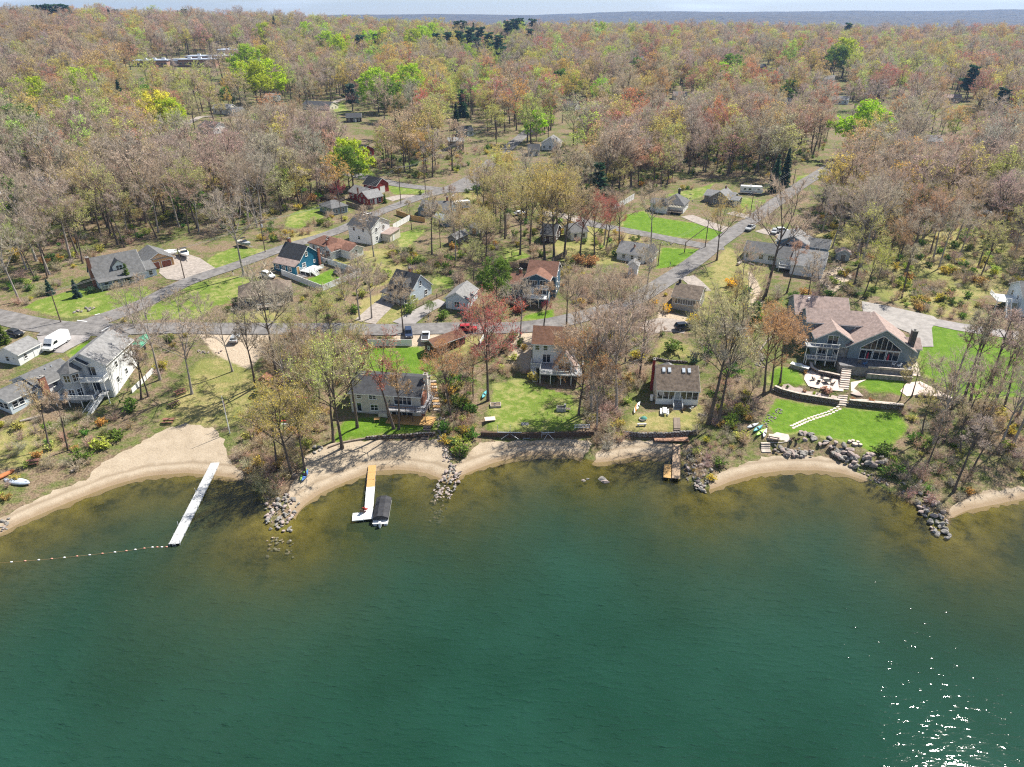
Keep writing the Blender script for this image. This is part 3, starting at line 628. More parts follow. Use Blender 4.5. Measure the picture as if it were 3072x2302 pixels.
def tree(x, y, kind, colour, H, what=None, variant=None, wide=1.0, group=None, label=None):
    i = len(TREES); rd = random.Random(1000 + i); pr = PROTO[kind]; d = pr[variant if variant is not None else rd.randrange(len(pr))]
    h0 = {'bare': 18, 'bud': 18, 'full': 18, 'thin': 18, 'leafy': 16, 'round': 7, 'spruce': 8, 'tall_spruce': 18, 'pine': 21}[kind]; s = H / h0
    nm = {'bare': 'bare_tree', 'bud': 'budding_tree', 'full': 'budding_tree', 'thin': 'slender_tree', 'leafy': 'leafy_tree', 'round': 'small_tree', 'spruce': 'spruce_tree', 'tall_spruce': 'spruce_tree', 'pine': 'pine_tree'}[kind]
    o = empty(nm, (x, y, gz(x, y)), rd.uniform(0, 6.28)); o.scale = (s * wide, s * wide, s)
    t = link('trunk', d['wood'], o); c = link('crown', d['crown'], o); c.color = jcol(colour, rd, 0.12)
    TREES.append(dict(o=o, x=x, y=y, kind=kind, colour=colour, H=H, label=label, group=group)); return o
def tree_px(px, py, kind, colour, H=None, top=None, **k):
    """base at pixel (px,py); height from the pixel row of the top"""
    b = G(px, py)
    if top is not None: H = max(2.0, rise(px, top, b))
    return tree(b[0], b[1], kind, colour, H, **k)
def tree_at(px, py, kind, colour, H, f=0.68, **k):
    """crown middle at pixel (px,py)"""
    b = G(px, py, dz=H * f)
    if b[1] > 1350: q = ray(px, py); b = (q[0] / q[1] * 1080, 1080.0)       # stands on the near hill, its top against the far ridge
    return tree(b[0], b[1], kind, colour, H, **k)
def instancer(name, pts, meshes, label):
    """countless plants as one object: points carrying colour, size and turn, each showing one of the prototype meshes"""
    P = np.array([p[:3] for p in pts], float); m = bpy.data.meshes.new(name); m.from_pydata(P.tolist(), [], [])
    def put(n, t, key, arr): a = m.attributes.new(n, t, 'POINT'); a.data.foreach_set(key, np.asarray(arr).ravel())
    put('tcol', 'FLOAT_COLOR', 'color', np.array([(*p[4][:3], 1.0) for p in pts], np.float32)); put('size', 'FLOAT_VECTOR', 'vector', np.array([p[3] for p in pts], np.float32))
    put('turn', 'FLOAT', 'value', np.array([rng.uniform(0, 6.28) for p in pts], np.float32)); put('pick', 'INT', 'value', np.array([p[5] for p in pts], np.int32))
    o = bpy.data.objects.new(name, m); COL.objects.link(o); tag(o, label, kind='stuff')
    src = bpy.data.collections.new(name + '_sources')
    for i, q in enumerate(meshes): so = bpy.data.objects.new('%s_source_%03d' % (name, i), q); src.objects.link(so)
    g = bpy.data.node_groups.new(name, 'GeometryNodeTree'); g.interface.new_socket('Geometry', in_out='INPUT', socket_type='NodeSocketGeometry'); g.interface.new_socket('Geometry', in_out='OUTPUT', socket_type='NodeSocketGeometry')
    n, l = g.nodes, g.links; gi = n.new('NodeGroupInput'); go = n.new('NodeGroupOutput'); ip = n.new('GeometryNodeInstanceOnPoints'); ci = n.new('GeometryNodeCollectionInfo')
    ci.inputs['Collection'].default_value = src; ci.inputs['Separate Children'].default_value = True; ci.inputs['Reset Children'].default_value = True
    def named(a, t): q = n.new('GeometryNodeInputNamedAttribute'); q.data_type = t; q.inputs['Name'].default_value = a; return q.outputs['Attribute']
    cx = n.new('ShaderNodeCombineXYZ'); l.new(named('turn', 'FLOAT'), cx.inputs['Z'])
    l.new(gi.outputs[0], ip.inputs['Points']); l.new(ci.outputs[0], ip.inputs['Instance']); ip.inputs['Pick Instance'].default_value = True
    l.new(named('pick', 'INT'), ip.inputs['Instance Index']); l.new(cx.outputs[0], ip.inputs['Rotation']); l.new(named('size', 'FLOAT_VECTOR'), ip.inputs['Scale']); l.new(ip.outputs[0], go.inputs[0])
    md = o.modifiers.new(name, 'NODES'); md.node_group = g; return o
def joined(wc, name, bark=BARK):
    """wood and crown in one mesh for the countless far trees"""
    w, c = wc; j = MB(); j.v = list(c.v); j.f = list(c.f); j.mi = list(c.mi); o = len(j.v); j.v += w.v; j.f += [tuple(i + o for i in f) for f in w.f]; j.mi += [2] * len(w.f)
    return j.mesh(name, [TWIG['instance'], LEAF['instance'], bark])
# ---------------------------------------------------------------- house builder
WIN = {}
def win_mesh(w, h, n, sash):
    k = (round(w, 2), round(h, 2), n, sash)
    if k in WIN: return WIN[k]
    f = MB(); t = 0.11; p = 0.07
    f.box(-w/2-t, -p, -t, w/2+t, 0.02, 0); f.box(-w/2-t, -p, h, w/2+t, 0.02, h+t); f.box(-w/2-t, -p, 0, -w/2, 0.02, h); f.box(w/2, -p, 0, w/2+t, 0.02, h)
    f.box(-w/2-t-0.06, -p-0.05, -t-0.05, w/2+t+0.06, 0.02, -t)
    for i in range(1, n): x = -w/2 + w*i/n; f.box(x-0.05, -p+0.01, 0, x+0.05, 0.02, h)
    if sash: f.box(-w/2, -p+0.015, h*0.5-0.035, w/2, 0.02, h*0.5+0.035)
    g = MB(); g.box(-w/2, -0.03, 0, w/2, -0.005, h)
    WIN[k] = (f.mesh('window_frame', TRIM), g.mesh('window_pane', GLASS)); return WIN[k]
class House:
    def __init__(s, name, label, cat, A, B=None, ang=None, width=None, base=None, sink=0.0, world=None):
        a = world or G(*A); s.w = width
        if B is not None:
            b = G(*B); ang = math.atan2(b[1] - a[1], b[0] - a[0]); s.w = width or math.hypot(b[0] - a[0], b[1] - a[1])
        else: ang = R(ang)
        s.ang = ang; s.z = base if base is not None else a[2]
        s.o = empty(name, (a[0], a[1], s.z - sink), ang); tag(s.o, label, cat); s.rect = []
        s.ca, s.sa = math.cos(ang), math.sin(ang); s.x0, s.y0 = a[0], a[1]
    def foot(s, x0, y0, x1, y1, r=None):
        cx, cy = (x0 + x1) / 2, (y0 + y1) / 2; FOOT.append((s.x0 + cx * s.ca - cy * s.sa, s.y0 + cx * s.sa + cy * s.ca, r or 0.5 * math.hypot(x1 - x0, y1 - y0) + 1.2))
    def block(s, x0, y0, x1, y1, e, rise_, wall, roof, axis='x', z0=-1.0, oh=0.4, og=0.3, rp=0.5, hip=0.0, e2=None, base=None, trim=True, wname='wall'):
        """walls with gables and a pitched roof; e eave height, rp place of the ridge, hip = length of the hipped ends, e2 eave of the far side"""
        s.foot(x0, y0, x1, y1); th = 0.2; e2 = e if e2 is None else e2
        W = MB()
        a0, a1, b0, b1 = (x0, x1, y0, y1) if axis == 'x' else (y0, y1, x0, x1)
        m = b0 + (b1 - b0) * rp; ax = axis
        if hip: W.box(x0, y0, z0, x1, y1, max(e, e2))
        else: W.prism([(b0, z0), (b1, z0), (b1, e2), (m, e + rise_), (b0, e)], ax, a0, a1)
        wo = W.build(wname, wall, s.o)
        if base: f = MB(); f.box(x0-0.03, y0-0.03, z0, x1+0.03, y1+0.03, base[0]); f.build('foundation', base[1], s.o)
        sl0 = rise_ / max(m - b0, 0.1); sl1 = (e + rise_ - e2) / max(b1 - m, 0.1); Rf = MB()
        L0, L1 = b0 - oh, b1 + oh; z_0, z_1, zr = e - oh * sl0, e2 - oh * sl1, e + rise_
        if hip:
            def P(a, b, z): return (a, b, z) if ax == 'x' else (b, a, z)
            A0, A1 = a0 - oh, a1 + oh; zz = e - oh * sl0
            vs = [P(A0, L0, zz), P(A1, L0, zz), P(A1, L1, zz), P(A0, L1, zz), P(a0 + hip, m, zr), P(a1 - hip, m, zr)]; vs2 = [(x, y, z + th) for x, y, z in vs]
            fs = [(0, 1, 5, 4), (1, 2, 5), (2, 3, 4, 5), (3, 0, 4)]
            if ax != 'x': fs = [f[::-1] for f in fs]
            Rf.add(vs2, fs); Rf.add(vs2[:4] + vs[:4], [(4, 5, 1, 0), (5, 6, 2, 1), (6, 7, 3, 2), (7, 4, 0, 3), (7, 6, 5, 4)])
        else: Rf.prism([(L0, z_0), (m, zr), (L1, z_1), (L1, z_1 + th), (m, zr + th), (L0, z_0 + th)], ax, a0 - og, a1 + og)
        ro = Rf.build('roof', roof, s.o)
        if trim and not hip:
            T_ = MB(); q = 0.035
            def bar(b, z, bb, zz, aa, ab): T_.prism([(b, z - 0.04), (bb, zz - 0.04), (bb, zz + th * 0.8), (b, z + th * 0.8)], ax, aa, ab)
            for aa in (a0 - og - q, a1 + og): bar(L0, z_0, m, zr, aa, aa + q); bar(m, zr, L1, z_1, aa, aa + q)
            for b, z, sg in ((L0, z_0, -1), (L1, z_1, 1)): T_.prism([(b, z - 0.05), (b + sg * q, z - 0.05), (b + sg * q, z + th * 0.75), (b, z + th * 0.75)], ax, a0 - og, a1 + og)
            T_.build('fascia', TRIM, ro)
        s.last = (x0, y0, x1, y1); return wo, ro
    def flat(s, x0, y0, x1, y1, e, e2, wall, roof, z0=-1.0, oh=0.3):
        """lean-to: eave e at the front, e2 at the back"""
        s.foot(x0, y0, x1, y1); W = MB(); W.prism([(y0, z0), (y1, z0), (y1, e2), (y0, e)], 'x', x0, x1); wo = W.build('wall', wall, s.o)
        k = (e2 - e) / (y1 - y0); r = MB(); r.prism([(y0 - oh, e - k * oh), (y1, e2), (y1, e2 + 0.16), (y0 - oh, e - k * oh + 0.16)], 'x', x0 - oh, x1 + oh); s.last = (x0, y0, x1, y1); return wo, r.build('roof', roof, s.o)
    def _face(s, face, t, rect):
        x0, y0, x1, y1 = rect or s.last
        return {'f': ((x0 + t, y0), 0), 'r': ((x1, y0 + t), math.pi / 2), 'b': ((x1 - t, y1), math.pi), 'l': ((x0, y1 - t), -math.pi / 2)}[face]
    def win(s, face, t, sill, w=0.9, h=1.2, n=1, sash=True, rect=None):
        (x, y), rz = s._face(face, t, rect); f, g = win_mesh(w, h, n, sash); o = link('window', f, s.o, (x, y, sill), rz); link('pane', g, o); return o
    def door(s, face, t, w=0.95, h=2.1, m=TRIM, z=0.0, rect=None, name='door'):
        (x, y), rz = s._face(face, t, rect); d = MB(); d.box(-w/2, -0.06, 0, w/2, 0.02, h); o = d.build(name, m, s.o); o.location = (x, y, z); o.rotation_euler = (0, 0, rz)
        f = MB(); f.box(-w/2-0.1, -0.08, 0, -w/2, 0.02, h); f.box(w/2, -0.08, 0, w/2+0.1, 0.02, h); f.box(-w/2-0.1, -0.08, h, w/2+0.1, 0.02, h+0.1); f.build('door_frame', TRIM, o); return o
    def chimney(s, x, y, z0, z1, w=0.7, d=0.7, m=None):
        c = MB(); c.box(x-w/2, y-d/2, z0, x+w/2, y+d/2, z1); o = c.build('chimney', m or BRICK, s.o); c = MB(); c.box(x-w/2-0.07, y-d/2-0.07, z1, x+w/2+0.07, y+d/2+0.07, z1+0.13); c.box(x-0.17, y-0.17, z1+0.13, x+0.17, y+0.17, z1+0.4); c.build('chimney_cap', STONE, o); return o
    def dormer(s, x, y0, y1, w, z0, e, rise_, wall, roof, win=(0.8, 1.1)):
        W = MB(); W.prism([(x-w/2, z0), (x+w/2, z0), (x+w/2, e), (x, e+rise_), (x-w/2, e)], 'y', y0, y1); o = W.build('dormer', wall, s.o)
        k = rise_ / (w / 2); oh = 0.22; r = MB(); r.prism([(x-w/2-oh, e-k*oh), (x, e+rise_), (x+w/2+oh, e-k*oh), (x+w/2+oh, e-k*oh+0.14), (x, e+rise_+0.14), (x-w/2-oh, e-k*oh+0.14)], 'y', y0-0.2, y1); r.build('dormer_roof', roof, o)
        f, g = win_mesh(win[0], win[1], 2 if win[0] > 1.2 else 1, True); q = link('window', f, o, (x, y0, e - win[1] - 0.05)); g2 = link('pane', g, q); return o
    def rail(s, p, q, h=0.95, m=None, gap=0.16, post=True):
        m = m or TRIM; b = MB(); p, q = Vector(p), Vector(q); L_ = (q - p).length; up = Vector((0, 0, 1))
        b.bar(p + up * h, q + up * h, 0.09, 0.07); b.bar(p + up * 0.12, q + up * 0.12, 0.05, 0.06)
        n = max(1, int(L_ / gap))
        for i in range(1, n): c = p.lerp(q, i / n); b.bar(c + up * 0.12, c + up * h, 0.035)
        k = max(1, round(L_ / 2.0))
        for i in range(k + 1): c = p.lerp(q, i / k); b.bar(c, c + up * (h + 0.1), 0.1)
        return b.build('railing', m, s.o)
    def deck(s, x0, y0, x1, y1, z, m, rails='flr', railm=None, posts=True, zg=-1.0, gap=0.16, h=0.95):
        f = MB(); f.box(x0, y0, z - 0.22, x1, y1, z); f.build('deck_floor', m, s.o)
        if posts:
            k = max(1, round((x1 - x0) / 2.4))
            for i in range(k + 1): b = MB(); b.box(-0.07, -0.07, 0, 0.07, 0.07, z - 0.22 - zg); p = b.build('post', railm or TRIM, s.o); p.location = (x0 + 0.1 + (x1 - x0 - 0.2) * i / k, y0 + 0.1, zg)
        pts = {'f': ((x0, y0), (x1, y0)), 'l': ((x0, y0), (x0, y1)), 'r': ((x1, y0), (x1, y1)), 'b': ((x0, y1), (x1, y1))}
        for c in rails: a, b = pts[c]; s.rail((*a, z), (*b, z), h, railm, gap)
    def stairs(s, p, q, w, m, railm=None, n=None):
        """from top p to foot q (x,y,z)"""
        p, q = Vector(p), Vector(q); n = n or max(2, round((p.z - q.z) / 0.19)); d = Vector((q.x - p.x, q.y - p.y, 0)); d.normalize(); sd = Vector((-d.y, d.x, 0)) * w / 2; b = MB()
        for i in range(n):
            c = p.lerp(q, (i + 0.5) / n); run = (Vector((q.x, q.y, 0)) - Vector((p.x, p.y, 0))).length / n; a = c - d * run * 0.55; e = c + d * run * 0.55
            vs = [a - sd, a + sd, e + sd, e - sd]; b.add([(v.x, v.y, c.z - 0.06) for v in vs] + [(v.x, v.y, c.z) for v in vs], [(3, 2, 1, 0), (4, 5, 6, 7), (0, 1, 5, 4), (1, 2, 6, 5), (2, 3, 7, 6), (3, 0, 4, 7)])
        b.bar(p - sd - Vector((0, 0, .15)), q - sd, 0.06, 0.25); b.bar(p + sd - Vector((0, 0, .15)), q + sd, 0.06, 0.25); o = b.build('stairs', m, s.o)
        if railm: s.rail(p - sd, q - sd, 0.9, railm, 0.2); s.rail(p + sd, q + sd, 0.9, railm, 0.2)
        return o
    def box(s, name, x0, y0, z0, x1, y1, z1, m, parent=None): b = MB(); b.box(x0, y0, z0, x1, y1, z1); return b.build(name, m, parent or s.o)
BRICK = mat('brick', (0.30, 0.12, 0.08), rough=0.9, var=0.35, scale=3, bump=0.4, bscale=9)
STONE = mat('grey_stone', (0.30, 0.28, 0.26), rough=0.95, var=0.5, scale=1.6, bump=0.7, bscale=4, spec=0.15)
PALESTONE = mat('pale_stone', (0.50, 0.43, 0.37), rough=0.95, var=0.4, scale=1.3, bump=0.6, bscale=4, spec=0.15)
CONC = mat('concrete', (0.42, 0.40, 0.38), rough=0.9, var=0.25, scale=1.2, bump=0.2)
WOOD = mat('weathered_wood', (0.24, 0.19, 0.15), rough=0.9, var=0.4, scale=2, stretch=(1, 6, 1), bump=0.3)
NEWWOOD = mat('new_wood', (0.52, 0.31, 0.12), rough=0.8, var=0.25, scale=2, stretch=(1, 8, 1), bump=0.3)
DARKWOOD = mat('dark_wood', (0.10, 0.065, 0.045), rough=0.9, var=0.35, scale=2, bump=0.3)
DECKGREY = mat('grey_deck', (0.30, 0.30, 0.31), rough=0.85, var=0.2, scale=2, stretch=(1, 8, 1))
WHITE = mat('white_vinyl', (0.80, 0.80, 0.78), rough=0.5, var=0.06)
BLACK = mat('black_rubber', (0.02, 0.02, 0.02), rough=0.8)
METAL = mat('galvanised_metal', (0.55, 0.58, 0.62), rough=0.45, var=0.15, metal=0.3)
REDPAINT = mat('red_paint', (0.36, 0.045, 0.04), rough=0.6, var=0.2)
S_WHITE = siding('white', (0.74, 0.74, 0.73)); S_GREY = siding('grey', (0.42, 0.44, 0.46)); S_TEAL = siding('teal', (0.012, 0.115, 0.19)); S_NAVY = siding('slate_blue', (0.025, 0.075, 0.125)); S_BLUEGREY = siding('blue_grey', (0.13, 0.19, 0.25)); S_DEEP = siding('deep_blue', (0.055, 0.115, 0.175))
S_TAN = siding('tan', (0.50, 0.44, 0.36)); S_RED = siding('barn_red', (0.26, 0.035, 0.03)); S_LIGHT = siding('pale_blue', (0.56, 0.64, 0.70)); S_CREAM = siding('cream', (0.66, 0.60, 0.50)); S_TAUPE = siding('taupe', (0.25, 0.22, 0.19)); S_BEIGE = siding('beige_board', (0.56, 0.52, 0.45)); S_SLATE = siding('slate_grey', (0.23, 0.285, 0.32)); S_BROWN = siding('brown_board', (0.075, 0.05, 0.04))
R_CHAR = shingle('charcoal', (0.07, 0.071, 0.076)); R_GREY = shingle('grey', (0.15, 0.148, 0.148)); R_LGREY = shingle('pale_grey', (0.235, 0.23, 0.228)); R_BROWN = shingle('brown', (0.165, 0.09, 0.06)); R_RED = shingle('red_brown', (0.205, 0.11, 0.08)); R_MAUVE = shingle('mauve_brown', (0.34, 0.26, 0.23)); R_MOSS = shingle('weathered_brown', (0.17, 0.135, 0.108), 0.45); R_BLACK = shingle('black', (0.035, 0.036, 0.04))
def fence(name, label, px, h, m, panel=2.4, gap=0.06, post=0.12, boards=False, pm=None, cat='fence', world=None, group=None):
    """a run of separate panels between posts along pixels on the ground"""
    P = [Vector(p) for p in (world or GP(px))]; root = empty(name, P[0]); tag(root, label, cat, group); o0 = P[0]
    for a, b in zip(P[:-1], P[1:]):
        n = max(1, round((b - a).length / panel))
        for i in range(n):
            c, d = a.lerp(b, i / n), a.lerp(b, (i + 1) / n); c.z = gz(c.x, c.y); d.z = gz(d.x, d.y); u = (d - c); u.z = 0; L_ = u.length; u.normalize(); sdv = Vector((-u.y, u.x, 0)); k = MB()
            def quad(t0, t1, z0, z1, w=0.03):
                q0, q1 = c.lerp(d, t0) - o0, c.lerp(d, t1) - o0
                k.add([q0 - sdv*w + Vector((0,0,z0)), q1 - sdv*w + Vector((0,0,z0)), q1 + sdv*w + Vector((0,0,z0)), q0 + sdv*w + Vector((0,0,z0)), q0 - sdv*w + Vector((0,0,z1)), q1 - sdv*w + Vector((0,0,z1)), q1 + sdv*w + Vector((0,0,z1)), q0 + sdv*w + Vector((0,0,z1))], [(0,3,2,1),(4,5,6,7),(0,1,5,4),(1,2,6,5),(2,3,7,6),(3,0,4,7)])
            if boards == 'rails':
                for z in (0.3, 0.65, 1.0): quad(0, 1, z, z + 0.14)
            elif boards == 'split':
                for z in (0.4, 0.8): quad(0, 1, z, z + 0.1, 0.05)
            else:
                quad(0.03, 0.97, 0.05, h - 0.12); quad(0.02, 0.98, h - 0.12, h, 0.045); quad(0.02, 0.98, 0.08, 0.2, 0.045)
            k.build('panel', m, root)
        for i in range(n + 1):
            c = a.lerp(b, i / n); c.z = gz(c.x, c.y)
            q = MB(); q.box(-post/2, -post/2, -0.3, post/2, post/2, h + 0.08); p = q.build('post', pm or m, root); p.location = c - o0
    return root
# ---------------------------------------------------------------- houses
DOORBROWN = mat('red_brown_door', (0.24, 0.075, 0.045), rough=0.6); TERRA = siding('orange_wood', (0.50, 0.29, 0.13)); SKYL = mat('skylight_glass', (0.55, 0.6, 0.66), rough=0.15, spec=0.8)
SCREEN = mat('porch_screen', (0.05, 0.06, 0.07), rough=0.35, spec=0.5); REDBRICK = mat('red_brick_chimney', (0.34, 0.15, 0.10), rough=0.9, var=0.3, scale=3, bump=0.3)
def porch_roof(h, x0, y0, x1, y1, zf, zb, m):
    r = MB(); r.prism([(y0, zf), (y1, zb), (y1, zb + 0.16), (y0, zf + 0.16)], 'x', x0, x1); return r.build('porch_roof', m, h.o)
def winrow(h, face, ts, sill, w=0.95, ht=1.25, n=1, rect=None):
    for t in ts: h.win(face, t, sill, w, ht, n, rect=rect)
# grey cape with a big arched dormer, far left
h = House('house', 'grey cape house with one big white dormer and a tall red brick chimney', 'house', (300,868), (440,836)); w = h.w
h.block(0, 0, w, 10, 2.7, 5.0, S_LIGHT, R_GREY); winrow(h, 'l', (4.3, 6.2), 1.0); h.win('l', 4.8, 4.2); winrow(h, 'f', (2, 4.5), 0.9); h.door('f', 6.5); h.win('f', 9.5, 0.9, 1.6, 1.3, 2)
h.dormer(w * 0.52, 1.2, 5.2, 3.4, 3.4, 5.3, 1.5, S_WHITE, R_CHAR, (1.5, 1.3)); h.chimney(-0.4, 3.2, -1, 8.6, 0.8, 1.2, REDBRICK)
h.deck(0, -2.2, w * 0.75, 0, 0.5, DECKGREY, 'flr', zg=-0.5); porch_roof(h, -0.3, -2.5, w * 0.75 + 0.3, 0.05, 2.35, 2.75, R_GREY)
for i in range(4): h.box('porch_post', 0.1 + i * (w * 0.75 - 0.3) / 3, -2.1, 0.5, 0.24 + i * (w * 0.75 - 0.3) / 3, -1.96, 2.4, TRIM)
h.flat(w, 0.5, w + 3.2, 5, 2.5, 3.8, S_LIGHT, R_GREY); h.win('f', 1.6, 0.9, rect=(w, 0.5, w + 3.2, 5))
h = House('garage', 'tan wooden garage with two red brown doors beside the grey cape house', 'garage', (445,814), (524,795)); w = h.w
h.block(0, 0, w, 10, 2.8, 2.1, TERRA, R_GREY, axis='y'); h.box('gable_panel', 0.4, -0.05, 2.95, w - 0.4, 0.02, 3.3, S_TAUPE)
for k in (0.28, 0.72): h.door('f', w * k, 2.7, 2.2, DOORBROWN, name='garage_door')
h.win('l', 7.5, 1.0, 1.6, 1.0, 2)
# teal house
h = House('house', 'dark teal house with steep charcoal roof and a white back deck', 'house', (824,811), (887,827)); w = h.w; d = 9.0
h.block(0, 2.2, w, d + 2.2, 3.4, 3.7, S_TEAL, R_CHAR, rp=0.45); winrow(h, 'r', (3.2,), 4.3, 0.8, 1.3); h.win('r', 1.7, 1.2, 1.3, 1.3); h.win('r', 6.2, 1.6, 0.7, 0.7)
h.flat(-0.1, 0, w + 0.1, 2.2, 2.5, 3.5, S_TEAL, R_MAUVE); winrow(h, 'f', (1.6, 4.2, 6.6), 0.8, 1.3, 1.2, 2); h.door('r', 1.2, m=NEWWOOD)
h.chimney(0.5, 7, 3, 8.2, 0.8, 0.8); h.chimney(w + 0.35, d + 1.2, -1, 5.6, 0.5, 0.7)
h.deck(w + 0.1, 1.8, w + 4.2, 7.6, 0.8, WHITE, 'fr', WHITE, zg=-0.6); h.stairs((w + 4.2, 3.2, 0.8), (w + 5.8, 3.2, -0.2), 1.4, WHITE, WHITE)
# low grey house behind bare trees, left of the lake road
h = House('house', 'low taupe house with brown grey roof between road fork and white fenced yard', 'house', (725,925), (880,905)); w = h.w
h.block(0, 0, w, 8.5, 3.2, 2.2, S_TAUPE, R_MOSS, hip=3.2); h.win('f', 2.2, 0.8, 1.6, 1.6, 2); winrow(h, 'f', (6, 9), 1.2); h.win('r', 3, 1.2); h.win('l', 4, 1.2); h.box('roof_vent', 4, 3, 4.5, 4.3, 3.3, 5.3, METAL)
h.deck(4, -3, 11, 0, 0.6, WOOD, 'f', WHITE, zg=-1.0)
# white ranch with brown hipped roof
h = House('house', 'white ranch house with rust brown hipped roof beside the teal house', 'house', (930,751), (1009,776)); w = h.w
h.block(0, 0, w, 8, 2.7, 1.7, S_WHITE, R_RED, hip=3.0); winrow(h, 'f', (2.2, 5, 8), 0.8); h.block(w - 3.4, -1.6, w, 4, 2.5, 1.3, S_WHITE, R_RED, axis='y'); h.win('f', 1.7, 0.5, 1.6, 1.8, 2); h.block(w, 2, w + 4.5, 7.5, 2.4, 1.2, S_WHITE, R_RED); h.win('r', 2.5, 0.9)
h.chimney(w * 0.55, 2.2, 2, 5.0); h.chimney(w * 0.75, -0.3, 0, 5.2, 0.6, 0.6)
# tall white two storey house
h = House('house', 'tall two storey white house with charcoal gable roof', 'house', (1049,724), (1119,736)); w = h.w
h.block(0, 0, w, 10, 5.6, 2.4, S_WHITE, R_CHAR); winrow(h, 'f', (2.4, 6.2), 4.0, 0.8, 1.1); winrow(h, 'f', (4.2,), 1.2, 0.8, 1.1); winrow(h, 'r', (2.5, 6.5), 3.8); winrow(h, 'r', (2.5, 5), 1.0); h.flat(w, 5, w + 3.5, 11, 2.6, 3.3, S_CREAM, R_MAUVE); h.door('r', 2.0, rect=(w, 5, w + 3.5, 11))
for i in range(2): h.box('skylight', 3 + 2.4 * i, 2.5, 6.6, 3.8 + 2.4 * i, 3.2, 7.2, SKYL)
# small grey cottage with white corners
h = House('cottage', 'small slate grey cottage with white corner boards near the red houses', 'house', (998,648), (1044,637)); w = h.w
h.block(0, 0, w, 9, 2.7, 1.7, S_SLATE, R_GREY, hip=2.4); winrow(h, 'f', (1.9, w - 1.9), 0.8, 0.9, 1.3); winrow(h, 'l', (3, 6), 0.9)
for x in (0, w - 0.25): h.box('corner_board', x, -0.05, -0.6, x + 0.25, 0.03, 2.7, TRIM)
h.box('corner_board', 0, -0.06, -0.9, w, 0.02, -0.25, TRIM); h.chimney(w - 0.6, 7, 2.4, 4.6, 0.6, 0.6)
# red house and red barn
h = House('house', 'barn red house with pale grey roof and white windows', 'house', (1040,598), (1106,618)); w = h.w
h.block(0, 1.5, w * 0.62, 8, 3.0, 1.9, S_RED, R_LGREY); winrow(h, 'f', (2.5, 6.0), 0.9); h.block(w * 0.55, 0, w, 7.0, 2.8, 2.0, S_RED, R_LGREY, axis='y'); winrow(h, 'f', (1.4, 4.2), 0.9, 0.8, 1.1); h.win('f', 2.8, 3.0, 0.7, 0.7); winrow(h, 'r', (1.5, 5.5), 0.8); h.door('r', 3.5, m=TRIM); h.chimney(w * 0.45, 1.2, 0, 5.4, 0.5, 0.5)
h = House('barn', 'red barn with black roof behind the red house', 'barn', (1082,578), (1120,586)); w = h.w
h.block(0, 2, w, 9, 3.4, 2.4, S_RED, R_BLACK); h.door('r', 3.4, 2.6, 2.5, WHITE, name='barn_door'); h.win('f', 2, 1.2); h.win('f', 5, 1.2)
# blue grey house with small shed in front
h = House('house', 'blue grey house with left gable and brick chimney near the road junction', 'house', (1255,648), (1345,655)); w = h.w
h.block(0, 2, w, 10, 2.7, 1.8, S_BLUEGREY, R_GREY); h.block(0, 0, 4.6, 5, 2.7, 2.0, S_BLUEGREY, R_GREY, axis='y'); h.win('f', 2.3, 0.6, 2.2, 1.3, 2); h.win('f', 2.3, 3.0, 0.6, 0.6); h.chimney(w - 2.2, 6.5, 3, 6.0); winrow(h, 'f', (6, 8.4), 0.9, rect=(0, 2, w, 10)); h.deck(w - 4, -1.0, w + 1, 2, 0.5, DECKGREY, 'f', zg=-.5)
h = House('shed', 'grey metal roofed storage shed beside the blue grey house', 'shed', (1303,668), (1340,682)); w = h.w
h.block(0, 0, w, 3.2, 2.2, 1.1, S_BLUEGREY, METAL); h.door('r', 1.6, 1.4, 1.9, S_CREAM); h.win('f', 2.0, 0.9, 0.7, 0.7)
h = House('shed', 'low grey wooden shed in the brush behind the pale blue cape', 'shed', (1345,733), (1368,738)); w = h.w
h.block(0, 0, w, 7.5, 2.4, 1.1, S_TAUPE, R_LGREY, axis='y'); h.door('f', w / 2, 1.2, 1.9, S_BROWN); winrow(h, 'r', (2, 5), 0.9, 0.7, 0.7)
h = House('shed', 'white and green shed with open lean-to under the grove', 'shed', (1408,700), (1438,706)); w = h.w
h.block(0, 0, w, 4, 2.4, 0.9, S_CREAM, R_GREY); h.door('f', w / 2, 1.6, 2.0, TERRA); h.win('r', 2, 0.9, 0.7, 0.7)
# pale blue cape with two dormers
h = House('house', 'pale blue cape house with two white dormers above the front porch', 'house', (1165,893), (1232,914)); w = h.w; d = 9.0
h.block(0, 0, w, d, 2.9, 4.0, S_LIGHT, R_CHAR); winrow(h, 'r', (1.6, 6.6), 0.7); h.win('r', d / 2, 4.0, 0.8, 1.1)
for k in (0.30, 0.72): h.dormer(w * k, 1.0, 4.4, 1.8, 3.6, 5.2, 0.8, S_WHITE, R_CHAR, (0.75, 1.0))
h.chimney(w * 0.5, 5, 5, 7.9, 0.5, 0.5); h.deck(-0.2, -2.4, w, 0, 0.5, DECKGREY, 'fl', zg=-.6); porch_roof(h, -0.4, -2.7, w + 0.3, 0.05, 2.3, 2.9, R_CHAR)
for i in range(4): h.box('porch_post', 0.1 + i * (w - 0.3) / 3, -2.3, 0.5, 0.24 + i * (w - 0.3) / 3, -2.16, 2.4, TRIM)
h.door('f', w / 2); winrow(h, 'f', (1.6, w - 1.6), 0.8); winrow(h, 'l', (3, 6), 0.8)
